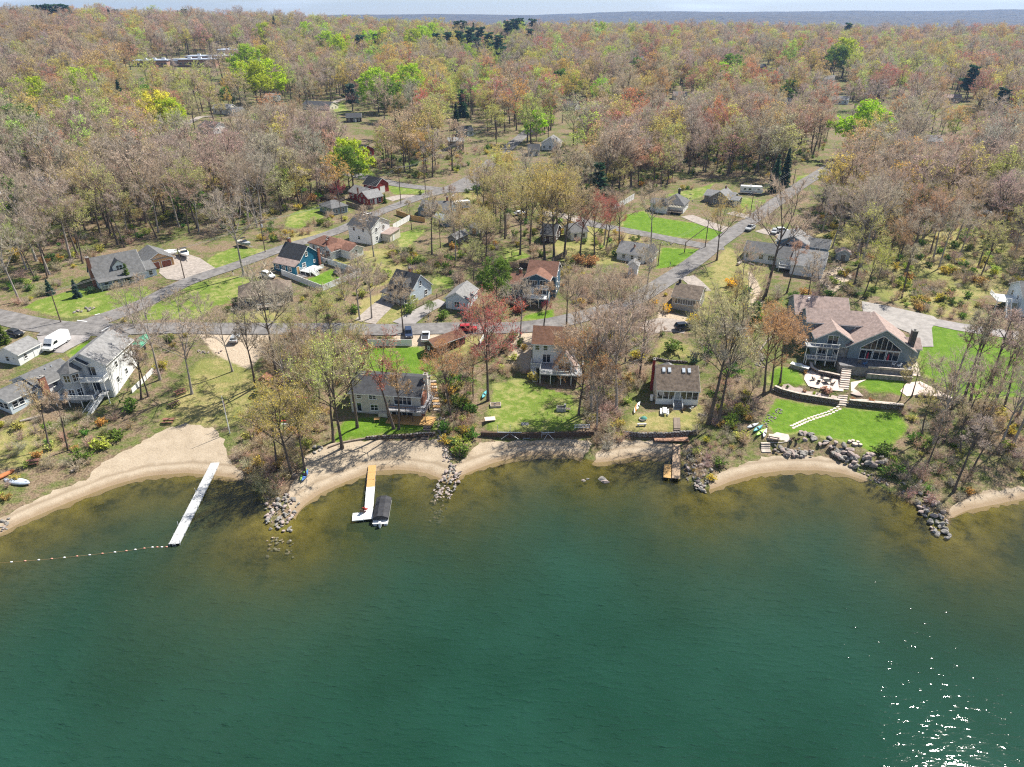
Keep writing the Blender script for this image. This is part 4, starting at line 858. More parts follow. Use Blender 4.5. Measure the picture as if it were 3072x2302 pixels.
# little pale gabled cottage by the drive
h = House('cottage', 'little pale grey gabled cottage at the end of the paved drive', 'house', (1338,925), (1402,934)); w = h.w
h.block(0, 0, w, 9, 2.9, 1.9, S_LIGHT, R_LGREY, axis='y'); h.win('f', 3.2, 0.7, 1.3, 1.4, 2); h.win('f', 5.3, 0.8, 0.6, 1.1); h.door('f', 1.2); winrow(h, 'l', (3, 6), 0.8); h.win('r', 3, 0.8)
# dark blue two storey house with red brown roof
h = House('house', 'dark blue two storey house with red brown roof and white balcony', 'house', (1572,905), (1645,912)); w = h.w; d = 12.0
h.block(0, 4, w + 1.2, d, 6.7, 2.6, S_DEEP, R_RED); winrow(h, 'r', (2.4,), 4.4, 0.8, 1.2); winrow(h, 'r', (1.8, 5.5), 1.8, 0.8, 1.2); h.win('r', 4, 7.0, 0.8, 1.3)
h.block(0, 0, w, 5.2, 6.7, 1.5, S_DEEP, R_RED, axis='y'); h.win('f', 2.3, 5.0, 2.6, 1.3, 4, False); h.win('f', 5.2, 4.6, 1.6, 1.9, 2, False); h.door('f', 2.2, 1.0, 2.1, TRIM, z=2.5); h.win('f', 5.2, 2.6, 1.9, 1.9, 2, False); h.win('r', 2.5, 4.8, 0.8, 1.2)
h.block(-4.8, 1.5, 0, 8, 4.4, 1.7, S_DEEP, R_RED); h.win('f', 2.4, 2.6, 2.0, 1.3, 3, False); h.win('f', 3.4, 0.6, 1.0, 1.1); h.chimney(-2.2, 5.5, 4, 7.4, 0.8, 0.7)
h.deck(0.2, -3.2, w + 0.2, 0, 2.45, WHITE, 'fr', WHITE, zg=-1.2); h.deck(3.7, -1.5, w, 0, 4.6, WHITE, 'flr', WHITE, posts=False); h.stairs((0.9, -3.2, 2.45), (-0.6, -6.6, -0.6), 1.1, WOOD, WOOD)
p = MB(); p.prism([(1.4, 4.75), (3.0, 4.75), (2.2, 5.35)], 'y', -1.0, 0.02); p.build('door_canopy', R_LGREY, h.o)
# houses on the right side of the lake road
h = House('house', 'low white house with weathered grey roof beside the road corner lawn', 'house', (1850,778), (1930,792)); w = h.w
h.block(0, 0, w, 8, 2.5, 2.4, S_WHITE, R_LGREY); winrow(h, 'f', (2.2, 5, 7.5), 0.8, 0.9, 1.1); h.block(w - 1, 2.5, w + 2.0, 7, 2.7, 1.8, S_WHITE, R_CHAR, axis='y'); h.win('r', 2, 0.9); h.chimney(w * 0.55, 2.2, 2.8, 4.8, 0.5, 0.5, REDBRICK)
h = House('shed', 'narrow white shed half hidden by brush below the low white house', 'shed', (1884,825), (1910,828)); w = h.w
h.block(0, 0, w, 3, 3.2, 1.0, S_WHITE, R_LGREY, axis='y'); h.door('f', w / 2, 1.0, 1.9, S_TAN); h.win('r', 1.5, 1.2, 0.7, 0.8)
h = House('house', 'white ranch house with grey roof and pergola beside the bright lawn', 'house', (1946,635), (2043,648)); w = h.w
h.block(0, 2, w * 0.5, 8, 3.0, 1.1, S_WHITE, R_GREY); winrow(h, 'f', (1.8,), 1.2, 1.4, 1.0, 2); h.block(w * 0.35, 3, w, 12, 3.0, 2.8, S_WHITE, R_GREY, axis='y', hip=3.5); h.block(w * 0.2, 0, w * 0.55, 6, 3.0, 1.8, S_WHITE, R_CHAR, axis='y', hip=1.8); h.win('f', 2, 1.9, 1.0, 0.6, 2); h.win('r', 7, 1.0, rect=(w * .35, 3, w, 12)); h.win('r', 3, 1.0, rect=(w * .35, 3, w, 12)); h.chimney(w * 0.7, 10.5, 3.5, 7.2, 0.9, 0.7, mat('black_brick', (0.05, 0.045, 0.045)))
pg = MB()
for i in range(9): pg.box(w * 0.56 + i * 0.55, 0.2, 2.6, w * 0.56 + i * 0.55 + 0.09, 3, 2.75)
pg.box(w * 0.55, 0.5, 2.45, w, 0.65, 2.6); pg.build('pergola', S_CREAM, h.o); h.deck(w * 0.56, 0.4, w - 0.2, 3, 0.7, WOOD, 'f', WOOD, zg=-.4); h.door('f', 8.2, rect=(0, 3, w, 12)); h.stairs((w * .62, .4, .7), (w * .62, -1.2, -.2), 1.2, WOOD)
h = House('house', 'grey gabled house with black shutters next to the travel trailer', 'house', (2106,608), (2190,620)); w = h.w
h.block(0, 2, w, 9, 2.7, 1.4, S_TAUPE, R_LGREY); h.block(3, 0, w - 1, 8, 2.7, 2.5, S_TAUPE, R_LGREY, axis='y'); winrow(h, 'f', (2,), 0.9, 0.9, 1.2); h.win('f', (w - 4) / 2, 3.2, 1.0, 1.1); h.win('f', w - 5.4, 0.9)
for x in (3 + (w - 4) / 2 - 0.85, 3 + (w - 4) / 2 + 0.55): h.box('shutter', x, -0.06, 3.2, x + 0.32, 0.0, 4.3, BLACK)
h.block(w - 1, 1, w + 2.5, 6, 2.4, 0.9, S_TAUPE, R_LGREY); h.door('f', 2.6, rect=(w - 1, 1, w + 2.5, 6)); h.win('f', 1.0, 0.8, rect=(w - 1, 1, w + 2.5, 6)); h.chimney(w * .6, 6.5, 3.5, 6, .6, .6)
# blue and white house with broad grey roofs
h = House('house', 'white and slate blue house with broad grey roofs behind bare trees', 'house', (2229,780), (2335,797)); w = h.w
h.block(0, 0, w, 8, 3.1, 2.0, S_WHITE, R_GREY); h.win('f', 1.5, 1.0, 1.6, 1.5, 3); h.win('f', 8.2, 1.0, 1.8, 1.4, 3); h.win('f', 5.2, 1.0, 1.2, 1.4, 2)
h.block(8.5, 5, 17.5, 15, 5.8, 2.2, S_BLUEGREY, R_LGREY, axis='y'); winrow(h, 'f', (3.3, 6.2), 4.0, 0.9, 1.5); h.win('r', 3, 4.0); h.win('r', 7, 4.0); h.block(17.5, 7, 23.5, 14, 5.0, 1.6, S_BLUEGREY, R_GREY); h.win('f', 3, 3.4, 1.2, 1.3)
h.block(w - 0.4, -2.2, w + 6, 6, 3.0, 2.2, S_WHITE, R_GREY); h.door('f', 1.8, 1.0, 2.1, TRIM); h.block(w + 4, -6, w + 13, 7, 2.6, 3.0, S_WHITE, R_LGREY); h.win('r', 4, 1.0); h.win('r', 8, 1.0); h.deck(w + 0.5, -5.0, w + 4, -2.2, 0.8, DECKGREY, 'flr', zg=-.8); h.chimney(13, 12, 6, 9.2, .6, .6)
h = House('shed', 'small weathered grey shed in the woods right of the slate blue house', 'shed', (2508,780), (2546,784)); w = h.w
h.block(0, 0, w, 3.2, 2.3, 1.0, S_GREY, R_MAUVE, axis='y'); h.door('f', w * .5, 1.4, 1.9, S_TAUPE); h.win('r', 1.6, 1.0, .6, .6)
h = House('cottage', 'tan cottage with a long row of porch windows and brown roof by yellow forsythia', 'house', (2013,925), (2092,940)); w = h.w
h.block(0, 0, w, 9, 3.6, 2.0, S_TAN, R_MOSS, base=(0.9, CONC)); h.win('f', w * 0.5, 1.7, w * 0.75, 1.3, 8, False); winrow(h, 'r', (2.5, 6), 1.5); h.chimney(0.6, 5, 3, 6.6, .7, .7, mat('black_brick', (0.05, 0.045, 0.045))); h.win('l', 4, 1.6)
# far right house with a raised deck
h = House('house', 'white house cut by the right edge with a raised grey deck', 'house', (3050,948), (3170,962)); w = h.w
h.block(0, 0, w, 10, 5.4, 2.4, S_LIGHT, R_GREY); winrow(h, 'f', (2, 6), 3.4); winrow(h, 'l', (3, 7), 3.4); winrow(h, 'f', (3, 7), 0.8); h.deck(-5, 1.5, 0, 7.5, 3.1, WHITE, 'fl', WHITE, zg=-.8); h.stairs((-2.4, 1.5, 3.1), (-2.9, -3, -.4), 1.1, WHITE, WHITE)
# ---------------------------------------------------------------- lakefront left: cottage, garage, tall house
h = House('cottage', 'long grey roofed white cottage with brick chimney, lower left corner', 'house', (130,1198), (217,1146)); w = h.w
h.block(0, 0, w + 1.5, 8.5, 2.9, 1.9, S_WHITE, R_GREY); winrow(h, 'f', (3.5, w - 1.2), 1.6, 1.0, 0.8); h.block(-6.5, 0.6, 0, 7.0, 2.7, 1.3, S_LIGHT, R_GREY); winrow(h, 'f', (1.2, 2.6), 0.9, 1.0, 1.2); winrow(h, 'l', (1.2, 2.6, 4.0, 5.4), 0.8, 1.1, 1.3); h.chimney(0.9, -0.35, -1, 5.0, 1.3, 0.7, REDBRICK); h.door('f', 5.4, .9, 2.0, BLACK)
for x in (w * .6, w * .8): h.box('roof_vent', x, 3, 4.0, x + .2, 3.2, 4.9, METAL)
h = House('garage', 'small white garage with pale grey roof beside the white van', 'garage', (62,1098), (130,1056)); w = h.w
h.block(0, 0, w, 5.5, 2.8, 1.4, S_WHITE, R_LGREY, og=0.1); h.win('f', 2.0, 1.1, .8, 1.0); h.win('l', 2.6, 1.0, .8, 1.1); h.win('l', 4.4, 1.6, .4, .4); h.door('f', 4.8, .9, 2.0)
h = House('house', 'tall white lake house with grey roof, corner turret and curved balcony', 'house', (222,1185), (345,1192), base=4.0); w = h.w; d = 12.5
h.block(0, 0, w, d, 7.2, 2.6, S_WHITE, R_LGREY, axis='y', z0=-2.5); winrow(h, 'r', (4, 8), 4.6, .9, 1.3); winrow(h, 'r', (3, 7), 1.4, .9, 1.2); h.win('f', 5.4, 4.6, 1.8, 2.0, 2, False); h.win('f', 5.4, 1.0, 1.8, 2.0, 2, False)
h.block(1.2, -0.6, 5.0, 5, 7.6, 1.2, S_GREY, R_CHAR, axis='y', z0=4)
tu = MB(); oc = [(1.6 + 2.3 * math.cos(R(22.5 + 45 * k)), -0.6 + 2.3 * math.sin(R(22.5 + 45 * k))) for k in range(8)]; tu.prism(oc, 'z', -2.5, 6.6); to = tu.build('turret', S_GREY, h.o)
tr = MB(); ro = [(1.6 + 2.65 * math.cos(R(22.5 + 45 * k)), -0.6 + 2.65 * math.sin(R(22.5 + 45 * k)), 6.5) for k in range(8)]; tr.add(ro + [(1.6, -0.6, 8.5)], [(k, (k + 1) % 8, 8) for k in range(8)] + [tuple(range(7, -1, -1))]); tr.build('turret_roof', R_GREY, to)
for k in (4, 5, 6):
    a = R(45 * k + 45 - 0); f, g = win_mesh(1.2, 1.6, 2, True)
    for z in (4.4, 1.0): q = link('window', f, to, (1.6 + 2.14 * math.cos(a), -0.6 + 2.14 * math.sin(a), z), a + math.pi / 2); link('pane', g, q)
h.deck(3.6, -2.2, w, 0, 4.2, WHITE, 'fr', WHITE, zg=-2); h.deck(-1.5, -4.2, w - 2.0, -0.2, 1.0, DECKGREY, 'fl', WHITE, zg=-2.5); h.stairs((w - 1.4, -2.0, 1.0), (w - 3.4, -6.4, -2.2), 1.5, WHITE, WHITE); h.box('deck_landing', w - 2.2, -2.6, 0.8, w - 0.6, 0, 1.0, DECKGREY)
# ---------------------------------------------------------------- lakefront middle: long beige house
h = House('house', 'long beige board house with charcoal roof above the pontoon dock', 'house', (1056,1237), (1264,1252)); w = h.w; d = 9.5
h.block(0, 0, w, d, 4.9, 1.9, S_BEIGE, R_CHAR, og=0.35, base=(0.25, CONC)); h.win('f', 4.9, 3.6, 1.5, .9, 2); h.win('f', 5.1, 0.9, 1.5, 1.3, 2); h.win('f', 1.8, 0.5, 0.9, 1.9, 1, False); h.win('f', 2.0, 3.6, 0.9, .8)
h.win('f', 11.4, 2.75, 3.6, 2.0, 4, False); h.win('f', 11.0, 0.1, 4.4, 2.0, 4, False); h.chimney(w + 0.4, 4.2, -1, 8.0, 0.8, 1.3, mat('white_brick', (0.66, 0.64, 0.60), var=.2)); h.box('chimney_breast', w + 0.05, 0.4, -0.5, w + 0.6, 3.3, 4.6, REDBRICK)
h.deck(8.6, -2.6, w + 1.6, 0, 2.6, DECKGREY, 'flr', DARKWOOD, zg=-.4, gap=1.2, h=1.0); h.deck(w, 0, w + 1.8, 6.5, 2.6, DECKGREY, 'r', DARKWOOD, posts=False, gap=1.2)
h.deck(8.4, -3.4, w + 3.2, 0, 0.15, NEWWOOD, '', posts=False); h.box('storage_box', 6.2, -1.2, 0, 8.2, -0.3, 0.75, S_CREAM); h.stairs((w + 2.2, -3.4, 0.15), (w + 2.4, -9.2, -1.5), 1.5, WOOD, n=8)
# ---------------------------------------------------------------- lakefront: white house with brown roof and big deck
h = House('house', 'tall white lake house with brown roof and raised grey deck', 'house', (1597,1104), (1722,1112), base=4.2); w = h.w
h.block(0, 0, w, 8.5, 5.6, 2.5, S_WHITE, R_BROWN, z0=-2.2); h.win('f', 1.1, 4.0, 0.9, 1.1); h.win('f', 3.0, 4.0, 0.9, 1.1); h.win('f', 3.3, 0.9, 1.7, 2.0, 2, False); winrow(h, 'l', (3, 6), 3.8); h.win('l', 4.5, 1.0)
h.deck(-0.2, -2.6, 2.2, 0, 0.7, DECKGREY, 'fl', WHITE, zg=-2.2); h.deck(2.2, -5.8, w + 2.0, 0, 0.7, DECKGREY, 'flr', WHITE, zg=-2.4); h.stairs((0.4, -2.6, .7), (1.2, -5.4, -1.6), 1.1, WHITE)
h.block(5.0, -3.4, 10.6, 1, 0.75, 4.3, S_WHITE, R_MAUVE, axis='y', z0=0.7, oh=0.1); h.win('f', 1.9, 0.9, 1.2, 1.7, 1, False); h.win('f', 3.5, 0.9, 1.2, 1.7, 1, False)
# ---------------------------------------------------------------- lakefront: brown roofed screen porch cottage
h = House('cottage', 'brown roofed cottage with white screened porch and four skylights by the lake', 'house', (1966,1212), (2092,1217)); w = h.w
h.block(0, 0, w, 9.5, 3.7, 3.3, S_CREAM, R_MOSS, rp=0.52, og=0.15); h.foot(0, 0, w, 9)
h.box('porch_panel', 0, -0.05, 0.0, w, 0.01, 1.25, WHITE)
for i in range(7):
    if i == 3: continue
    x0 = 0.15 + i * (w - 0.3) / 7; x1 = x0 + (w - 0.3) / 7; f, g = win_mesh(x1 - x0 - 0.16, 2.05, 1, False); q = link('window', f, h.o, ((x0 + x1) / 2, -0.02, 1.4)); link('pane', g, q)
h.door('f', w / 2, 1.0, 2.1, mat('screen_door', (0.35, 0.37, 0.38)), z=1.3); h.stairs((w / 2, -0.1, 1.25), (w / 2, -2.4, 0.0), 1.9, DECKGREY, WHITE)
for x in (1.3, 2.55, 5.6, 6.8):
    zt = 3.7 + 3.3 * (4.2 / (9.5 * .52)); sk = MB(); sk.prism([(3.3, zt - 0.42), (4.2, zt + 0.2), (4.15, zt + 0.42), (3.25, zt - 0.15)], 'x', x, x + .65); sk.build('skylight', SKYL, h.o)
h.chimney(-0.3, 6.0, -0.5, 7.9, .5, .9, S_RED); pt = MB(); pt.tube([(-0.75, 1.2, .25), (-0.75, 1.2, 1.5)], [.38, .38], 10); pt.build('gas_tank', WHITE, h.o); h.block(2, 9.2, 5.5, 13, 3.0, 1.6, S_CREAM, R_LGREY, axis='y', hip=1.8)
# ---------------------------------------------------------------- the big slate grey house
h = House('house', 'big slate grey lake house with mauve roofs and a triangular wall of windows', 'house', (2438,1085), (2722,1103), base=6.3); w = h.w
h.block(7.2, 0, w, 10, 3.4, 4.3, S_SLATE, R_MAUVE, axis='y', oh=0.9, og=0.7, z0=-2.5)
cx = (w - 7.2) / 2
tw = MB(); tp = MB(); fr_ = [(-4.4, 2.9), (-2.2, 4.55), (0, 6.1), (2.2, 4.55), (4.4, 2.9)]
for (xa, za), (xb, zb) in zip(fr_[:-1], fr_[1:]):
    a_, b_ = 7.2 + cx + xa, 7.2 + cx + xb
    tp.prism([(a_ + .1, 2.6), (b_ - .1, 2.6), (b_ - .1, zb - .1 if zb < za else zb - .12), (a_ + .1, za - .1)] if True else [], 'y', -0.05, -0.02)
    tw.prism([(a_, za - .08), (b_, zb - .08), (b_, zb + .1), (a_, za + .1)], 'y', -0.12, -0.03)
    for x, z in ((a_, za), (b_, zb)): tw.box(x - .08, -.12, 2.4, x + .08, -.03, z)
tw.box(7.2 + cx - 4.5, -.13, 2.42, 7.2 + cx + 4.5, -.03, 2.6)
for x in (-1.1, 1.1): tw.box(7.2 + cx + x - .05, -.11, 2.6, 7.2 + cx + x + .05, -.03, 5.2)
q = tw.build('gable_window', TRIM, h.o); tp.build('pane', GLASS, q)
for k in (-2.9, 0, 2.9): h.win('f', cx + k, 0.15, 2.5, 2.1, 2, False, rect=(7.2, 0, w, 10))
h.block(0, 0.4, 7.2, 9, 4.4, 2.2, S_SLATE, R_MAUVE, axis='y', oh=0.7, og=0.5, z0=-2.5); h.win('f', 3.4, 3.0, 2.2, 2.0, 2, False); h.win('f', 5.2, 0.3, 2.2, 2.0, 2, False); h.win('f', 1.6, 0.3, 1.6, 2.0, 2, False)
h.box('stone_facing', 4.9, 0.28, -1, 8.6, 0.42, 2.2, STONE)
h.deck(-2.5, -1.8, 4.6, 0.4, 2.8, DECKGREY, 'flr', WHITE, zg=-1.5, gap=1.3); h.deck(-2.2, -2.4, 4.4, .3, 0.0, DECKGREY, 'fr', WHITE, zg=-1.5, gap=.6)
h.block(-1.6, 6.0, 12.5, 13, 6.0, 1.9, S_SLATE, R_MAUVE, oh=.5, z0=-1)
for x in (8.0, 11.4):
    rw = MB(); rw.tube([(x + 1.6, 5.95, 5.0), (x + 1.6, 5.86, 5.0)], [.52, .52], 16); q = rw.build('round_window', TRIM, h.o); rg = MB(); rg.tube([(x + 1.6, 5.86, 5.0), (x + 1.6, 5.84, 5.0)], [.36, .36], 16); rg.build('pane', GLASS, q)
h.block(-3.0, 13, 9.5, 24, 5.0, 2.8, S_SLATE, R_MAUVE, oh=.5, z0=-1, rp=.5); h.win('r', 5, 1.2, 2.2, 2, 2); h.block(w, 2.5, w + 2.6, 8, 2.6, 1.4, S_SLATE, R_MAUVE)
h.chimney(w - 0.2, 1.4, -1.5, 7.4, 1.1, 1.2, mat('dark_stone_chimney', (.10, .095, .09), var=.4, scale=4, bump=.5)); sk = MB(); sk.prism([(w - 3.4, 5.35), (w - 1.7, 4.05), (w - 1.5, 4.25), (w - 3.2, 5.55)], 'y', 3.0, 4.6); sk.build('skylight', SKYL, h.o)
h.box('roof_vent', 0, 17, 7.0, .5, 17.5, 7.9, WHITE); E_HOUSE = h
# ---------------------------------------------------------------- houses further back among the trees
def far_house(label, A, B, d, e, r_, wall, roof, cat='house', axis='x', name='house', wins=3):
    h = House(name, label, cat, A, B); w = h.w; h.block(0, 0, w, d, e, r_, wall, roof, axis=axis); k = max(1, min(wins, int(w / 2.2)))
    for i in range(k): h.win('f', w * (i + .5) / k, 0.9 if e < 4 else e - 1.9, 1.0, 1.2)
    for t in (d * .3, d * .7): h.win('r', t, 1.0); h.win('l', t, 1.0)
    if w > 5: h.door('f', w * .5 + 1.0 if k % 2 else w * .5, .9, 2.0)
    VIEW.append((A[0] - 8, B[0] + 8 + d * FPX / h.y0 * .6, proj(h.x0, h.y0, h.z + e + r_)[1], A[1], h.y0)); return h
far_house('white gabled house with slate grey roof in the left woods', (596,396), (642,404), 11, 3.0, 2.4, S_WHITE, R_CHAR)
far_house('cream bungalow with charcoal roof above a green slope', (908,328), (990,332), 10, 3.0, 2.0, S_CREAM, R_CHAR)
far_house('pale farmhouse half hidden left of the green slope', (640,342), (690,344), 9, 3.4, 2.2, S_CREAM, R_LGREY)
far_house('small white house at the left end of a gravel drive', (700,350), (738,346), 8, 2.8, 2.0, S_WHITE, R_GREY)
far_house('white house with steep roofs right of the upper road', (1624,450), (1676,452), 10, 3.4, 2.8, S_WHITE, R_LGREY, axis='y')
far_house('dark grey cottage at the bend of the upper road', (1584,468), (1618,468), 8, 3.0, 2.0, S_SLATE, R_CHAR)
far_house('grey house with flat-pitched roof left of the upper road', (1346,452), (1392,452), 9, 4.6, 1.2, S_TAUPE, R_LGREY)
far_house('red barn under olive trees above the side lane', (1066,470), (1086,474), 8, 3.4, 2.0, S_RED, R_BLACK, 'barn', name='barn')
far_house('dark roofed brown house tucked in the grove', (1622,728), (1664,732), 9, 3.0, 2.2, S_BROWN, R_CHAR)
far_house('white cottage behind the red tree', (1714,722), (1762,716), 7, 2.8, 2.0, S_WHITE, R_GREY)
far_house('white house with grey gable by the orange tree far right', (2456,252), (2498,254), 11, 4.0, 3.0, S_LIGHT, R_LGREY)
far_house('low pale house in the woods behind the red crowns', (2494,312), (2542,314), 10, 3.0, 2.0, S_LIGHT, R_LGREY)
far_house('white house glimpsed between bare trees right of the main road', (2768,442), (2824,444), 10, 3.0, 2.4, S_WHITE, R_LGREY)
far_house('tiny white gable among grey trunks far right', (2354,322), (2372,322), 8, 3.4, 2.4, S_WHITE, R_GREY)
far_house('low brown house by the right hand clearing', (2830,306), (2882,306), 10, 3.0, 1.8, S_TAN, R_MAUVE)
far_house('brown roofed house beneath the dark pines', (1486,198), (1530,198), 12, 3.4, 2.6, S_TAN, R_BROWN)
far_house('white cottage in the woods near the horizon centre right', (1900,190), (1935,190), 12, 3.4, 2.6, S_WHITE, R_GREY)
far_house('dark blue house under lime green trees far right', (2272,215), (2300,213), 12, 4.0, 2.4, S_NAVY, R_CHAR)
far_house('white cottage by the left edge of the woods', (105,560), (138,565), 8, 2.8, 2.0, S_WHITE, R_LGREY)
far_house('white trailer house at the left edge', (-60,612), (40,608), 5, 2.8, 0.7, S_WHITE, METAL)
far_house('pale house peeking out left of the lime trees', (795,305), (830,306), 9, 3.0, 2.0, S_LIGHT, R_LGREY)
far_house('small grey house by the dark spruce', (1380,410), (1420,408), 8, 3.0, 2.0, S_GREY, R_CHAR)
far_house('grey house in the brown woods left of the pale bungalow', (1040,368), (1085,366), 8, 3.0, 1.8, S_BROWN, R_CHAR)
far_house('long white house among trunks centre right', (2020,300), (2060,300), 9, 3.0, 2.2, S_WHITE, R_GREY)
far_house('white house behind the brown trees at mid distance', (1690,330), (1725,332), 9, 3.2, 2.2, S_WHITE, R_GREY)
# the long flat roofed school
a = G(402,200); h = House('school', 'long brick school with flat grey roofs in the left woods', 'school', (402,200), (640,205)); w = h.w; SROOF = mat('flat_roof', (0.30, 0.34, 0.42), rough=.8, var=.2, scale=.3)
def wing(x0, y0, x1, y1, e, m, n):
    h.foot(x0, y0 - 22, x1, y1); W = MB(); W.box(x0, y0, -2, x1, y1, e); W.build('wall', m, h.o); r = MB(); r.box(x0 - .8, y0 - .8, e, x1 + .8, y1 + .8, e + .5); o = r.build('roof', SROOF, h.o)
    for i in range(n): f, g = win_mesh(2.0, 1.6, 2, False); q = link('window', f, h.o, (x0 + (x1 - x0) * (i + .5) / n, y0, 1.0)); link('pane', g, q)
    for i in range(3): u = MB(); u.box(0, 0, 0, 3, 2.4, 1.4); k = u.build('roof_unit', WHITE, o); k.location = (x0 + (x1 - x0) * (.2 + .28 * i), (y0 + y1) / 2, e + .5)
SB = mat('school_brick', (0.36, 0.22, 0.17), var=.2); wing(0, 0, w * .42, 22, 4.5, SB, 10); wing(w * .55, 4, w * 1.02, 24, 4.8, SB, 8); wing(w * .5, 45, w * 1.1, 70, 5.5, SB, 6); wing(w * .82, 80, w * 1.5, 115, 9.5, S_CREAM, 8); wing(w * .40, 12, w * .55, 20, 3.6, S_WHITE, 2)
VIEW.append((398, 742, 150, 250, a[1] - 5))
for s_ in range(0): h.foot(w * .3 * s_, -60, w * .3 * s_ + w * .3, -20, 34); h.foot(w * .3 * s_, 20, w * .3 * s_ + w * .3, 60, 40)
# fences
fence('fence', 'white vinyl privacy fence around the teal house yard', [(846,826),(968,874),(1086,826),(1010,802),(966,788)], 1.8, WHITE)
fence('fence', 'long white fence panel row behind the beige lake house', [(1105,1038),(1236,1038)], 1.7, WHITE)
fence('fence', 'white fence run along the bright lawn beneath the red tree', [(1840,634),(1872,616),(1902,598)], 2.2, WHITE)
fence('fence', 'short white fence beside the tall white house', [(1180,690),(1232,660)], 2.0, WHITE)
fence('fence', 'tan wooden privacy fence behind the blue grey house', [(1190,645),(1232,660),(1275,668)], 1.8, NEWWOOD)
fence('fence', 'grey wooden fence along the drive of the little cottage', [(1250,925),(1310,895),(1380,860),(1450,828)], 1.3, WOOD, boards='rails')
fence('fence', 'brown wooden fence left of the small grey cottage', [(945,600),(1000,612),(1035,602)], 1.6, DARKWOOD)
fence('fence', 'brown wooden fence between the slate grey cottage and red house', [(1040,618),(1090,632),(1120,628)], 1.7, WOOD)
fence('fence', 'dark brown fence behind the dark blue house', [(1558,806),(1620,812),(1680,800)], 1.9, DARKWOOD)
fence('fence', 'grey picket fence rising from the dark blue house to the red hedge', [(1655,790),(1700,765)], 1.6, WOOD)
fence('fence', 'low white wall running beside the tall lake house', [(398,1180),(440,1140),(474,1105)], 1.2, WHITE)
fence('fence', 'narrow white fence strip right of the brown shed', [(1440,1040),(1466,996)], 1.5, WHITE)
fence('fence', 'split rail fence climbing left of the slate grey lake house', [(2270,1070),(2300,1030),(2350,985),(2400,945),(2450,905)], 1.3, PALESTONE, boards='split', panel=3.0)
# open yards in front of houses that are seen clearly
for px, r_ in (((880,850), 11), ((840,870), 8), ((1610,935), 12), ((1570,945), 9), ((1650,960), 8), ((1200,935), 9), ((1370,960), 9), ((2280,820), 12), ((2240,800), 8), ((2380,850), 9), ((1080,760), 9), ((2450,1140), 20), ((2050,970), 10), ((780,950), 9), ((330,890), 14), ((1880,800), 10), ((1140,640), 12)):
    a = G(*px); FOOT.append((a[0], a[1], r_))
for x0, x1, r0, r1, base in ((815,975,745,832,(890,815)),(1520,1715,775,915,(1600,905)),(1160,1305,810,925,(1230,905)),(2225,2475,690,828,(2330,790)),(2410,2740,890,1105,(2580,1090)),(718,888,860,930,(800,915)),(1045,1168,650,740,(1100,730)),(1590,1690,985,1110,(1640,1100)),(1335,1412,850,935,(1370,928)),(2010,2100,845,940,(2050,932)),(1845,1975,725,795,(1910,785)),(1040,1145,540,622,(1090,612)),(1250,1355,600,660,(1300,650)),(200,420,1010,1215,(300,1180)),(2105,2290,555,620,(2160,612)),(930,1062,718,776,(1000,770))):
    VIEW.append((x0, x1, r0, r1, G(*base)[1]))
# ---------------------------------------------------------------- stones
def rock_mesh(seed, m):
    rd = random.Random(seed); bm = bmesh.new(); bmesh.ops.create_icosphere(bm, subdivisions=2, radius=0.5); ks = [Vector((rd.gauss(0, 1), rd.gauss(0, 1), rd.gauss(0, 1))).normalized() for _ in range(7)]; cut = [rd.uniform(0.2, 0.4) for _ in ks]
    for v in bm.verts:
        for k, c in zip(ks, cut):
            d = v.co.dot(k)
            if d > c: v.co -= k * (d - c) * 0.85
        v.co *= rd.uniform(0.9, 1.1)
    me_ = bpy.data.meshes.new('stone'); bm.to_mesh(me_); bm.free(); me_.materials.append(m); return me_
ROCKM = mat('boulder_rock', (0.28, 0.26, 0.235), rough=0.95, var=0.5, scale=2.2, bump=0.6, bscale=6, spec=.15); ROCKP = mat('pink_granite', (0.36, 0.29, 0.26), rough=.95, var=.4, scale=2.5, bump=.5, spec=.15)
ROCKS = [rock_mesh(s, ROCKM if s % 3 else ROCKP) for s in range(8)]
WALLROCK = [rock_mesh(50 + s, mat('wall_stone', (0.27, 0.25, 0.235), rough=.95, var=.55, scale=2.5, bump=.6, bscale=6, spec=.1)) for s in range(4)]
srd = random.Random(77)
def rocks(name, label, poly, n, size, cat='rocks', zoff=0.0, flat=0.75, pile=0.0, below=False):
    """separate boulders strewn over a pixel polygon"""
    w = np.array([G(*p, water=not below)[:2] for p in poly]); c = w.mean(0); n = int(n * 1.5) if size[1] < 1.35 else n; root = empty(name, (c[0], c[1], gz(*c))); tag(root, label, cat); lo, hi = w.min(0), w.max(0); k = 0; t = 0
    while k < n and t < n * 60:
        t += 1; p = np.array([[srd.uniform(lo[0], hi[0]), srd.uniform(lo[1], hi[1])]])
        if not inside(p, w)[0]: continue
        s = (size[0] + (size[1] - size[0]) * srd.random() ** 1.8) * (.72 if size[1] < 1.35 else .85); x, y = p[0]; z = gz(x, y) + zoff + s * 0.18 + srd.random() * pile
        if not below: z = max(z, -0.05)
        o = link('stone', srd.choice(ROCKS), root, (x - c[0], y - c[1], z - gz(*c))); o.scale = (s * srd.uniform(.8, 1.35), s * srd.uniform(.8, 1.2), s * flat * srd.uniform(.7, 1.1)); o.rotation_euler = (srd.uniform(-.4, .4), srd.uniform(-.4, .4), srd.uniform(0, 6.28)); k += 1
    return root
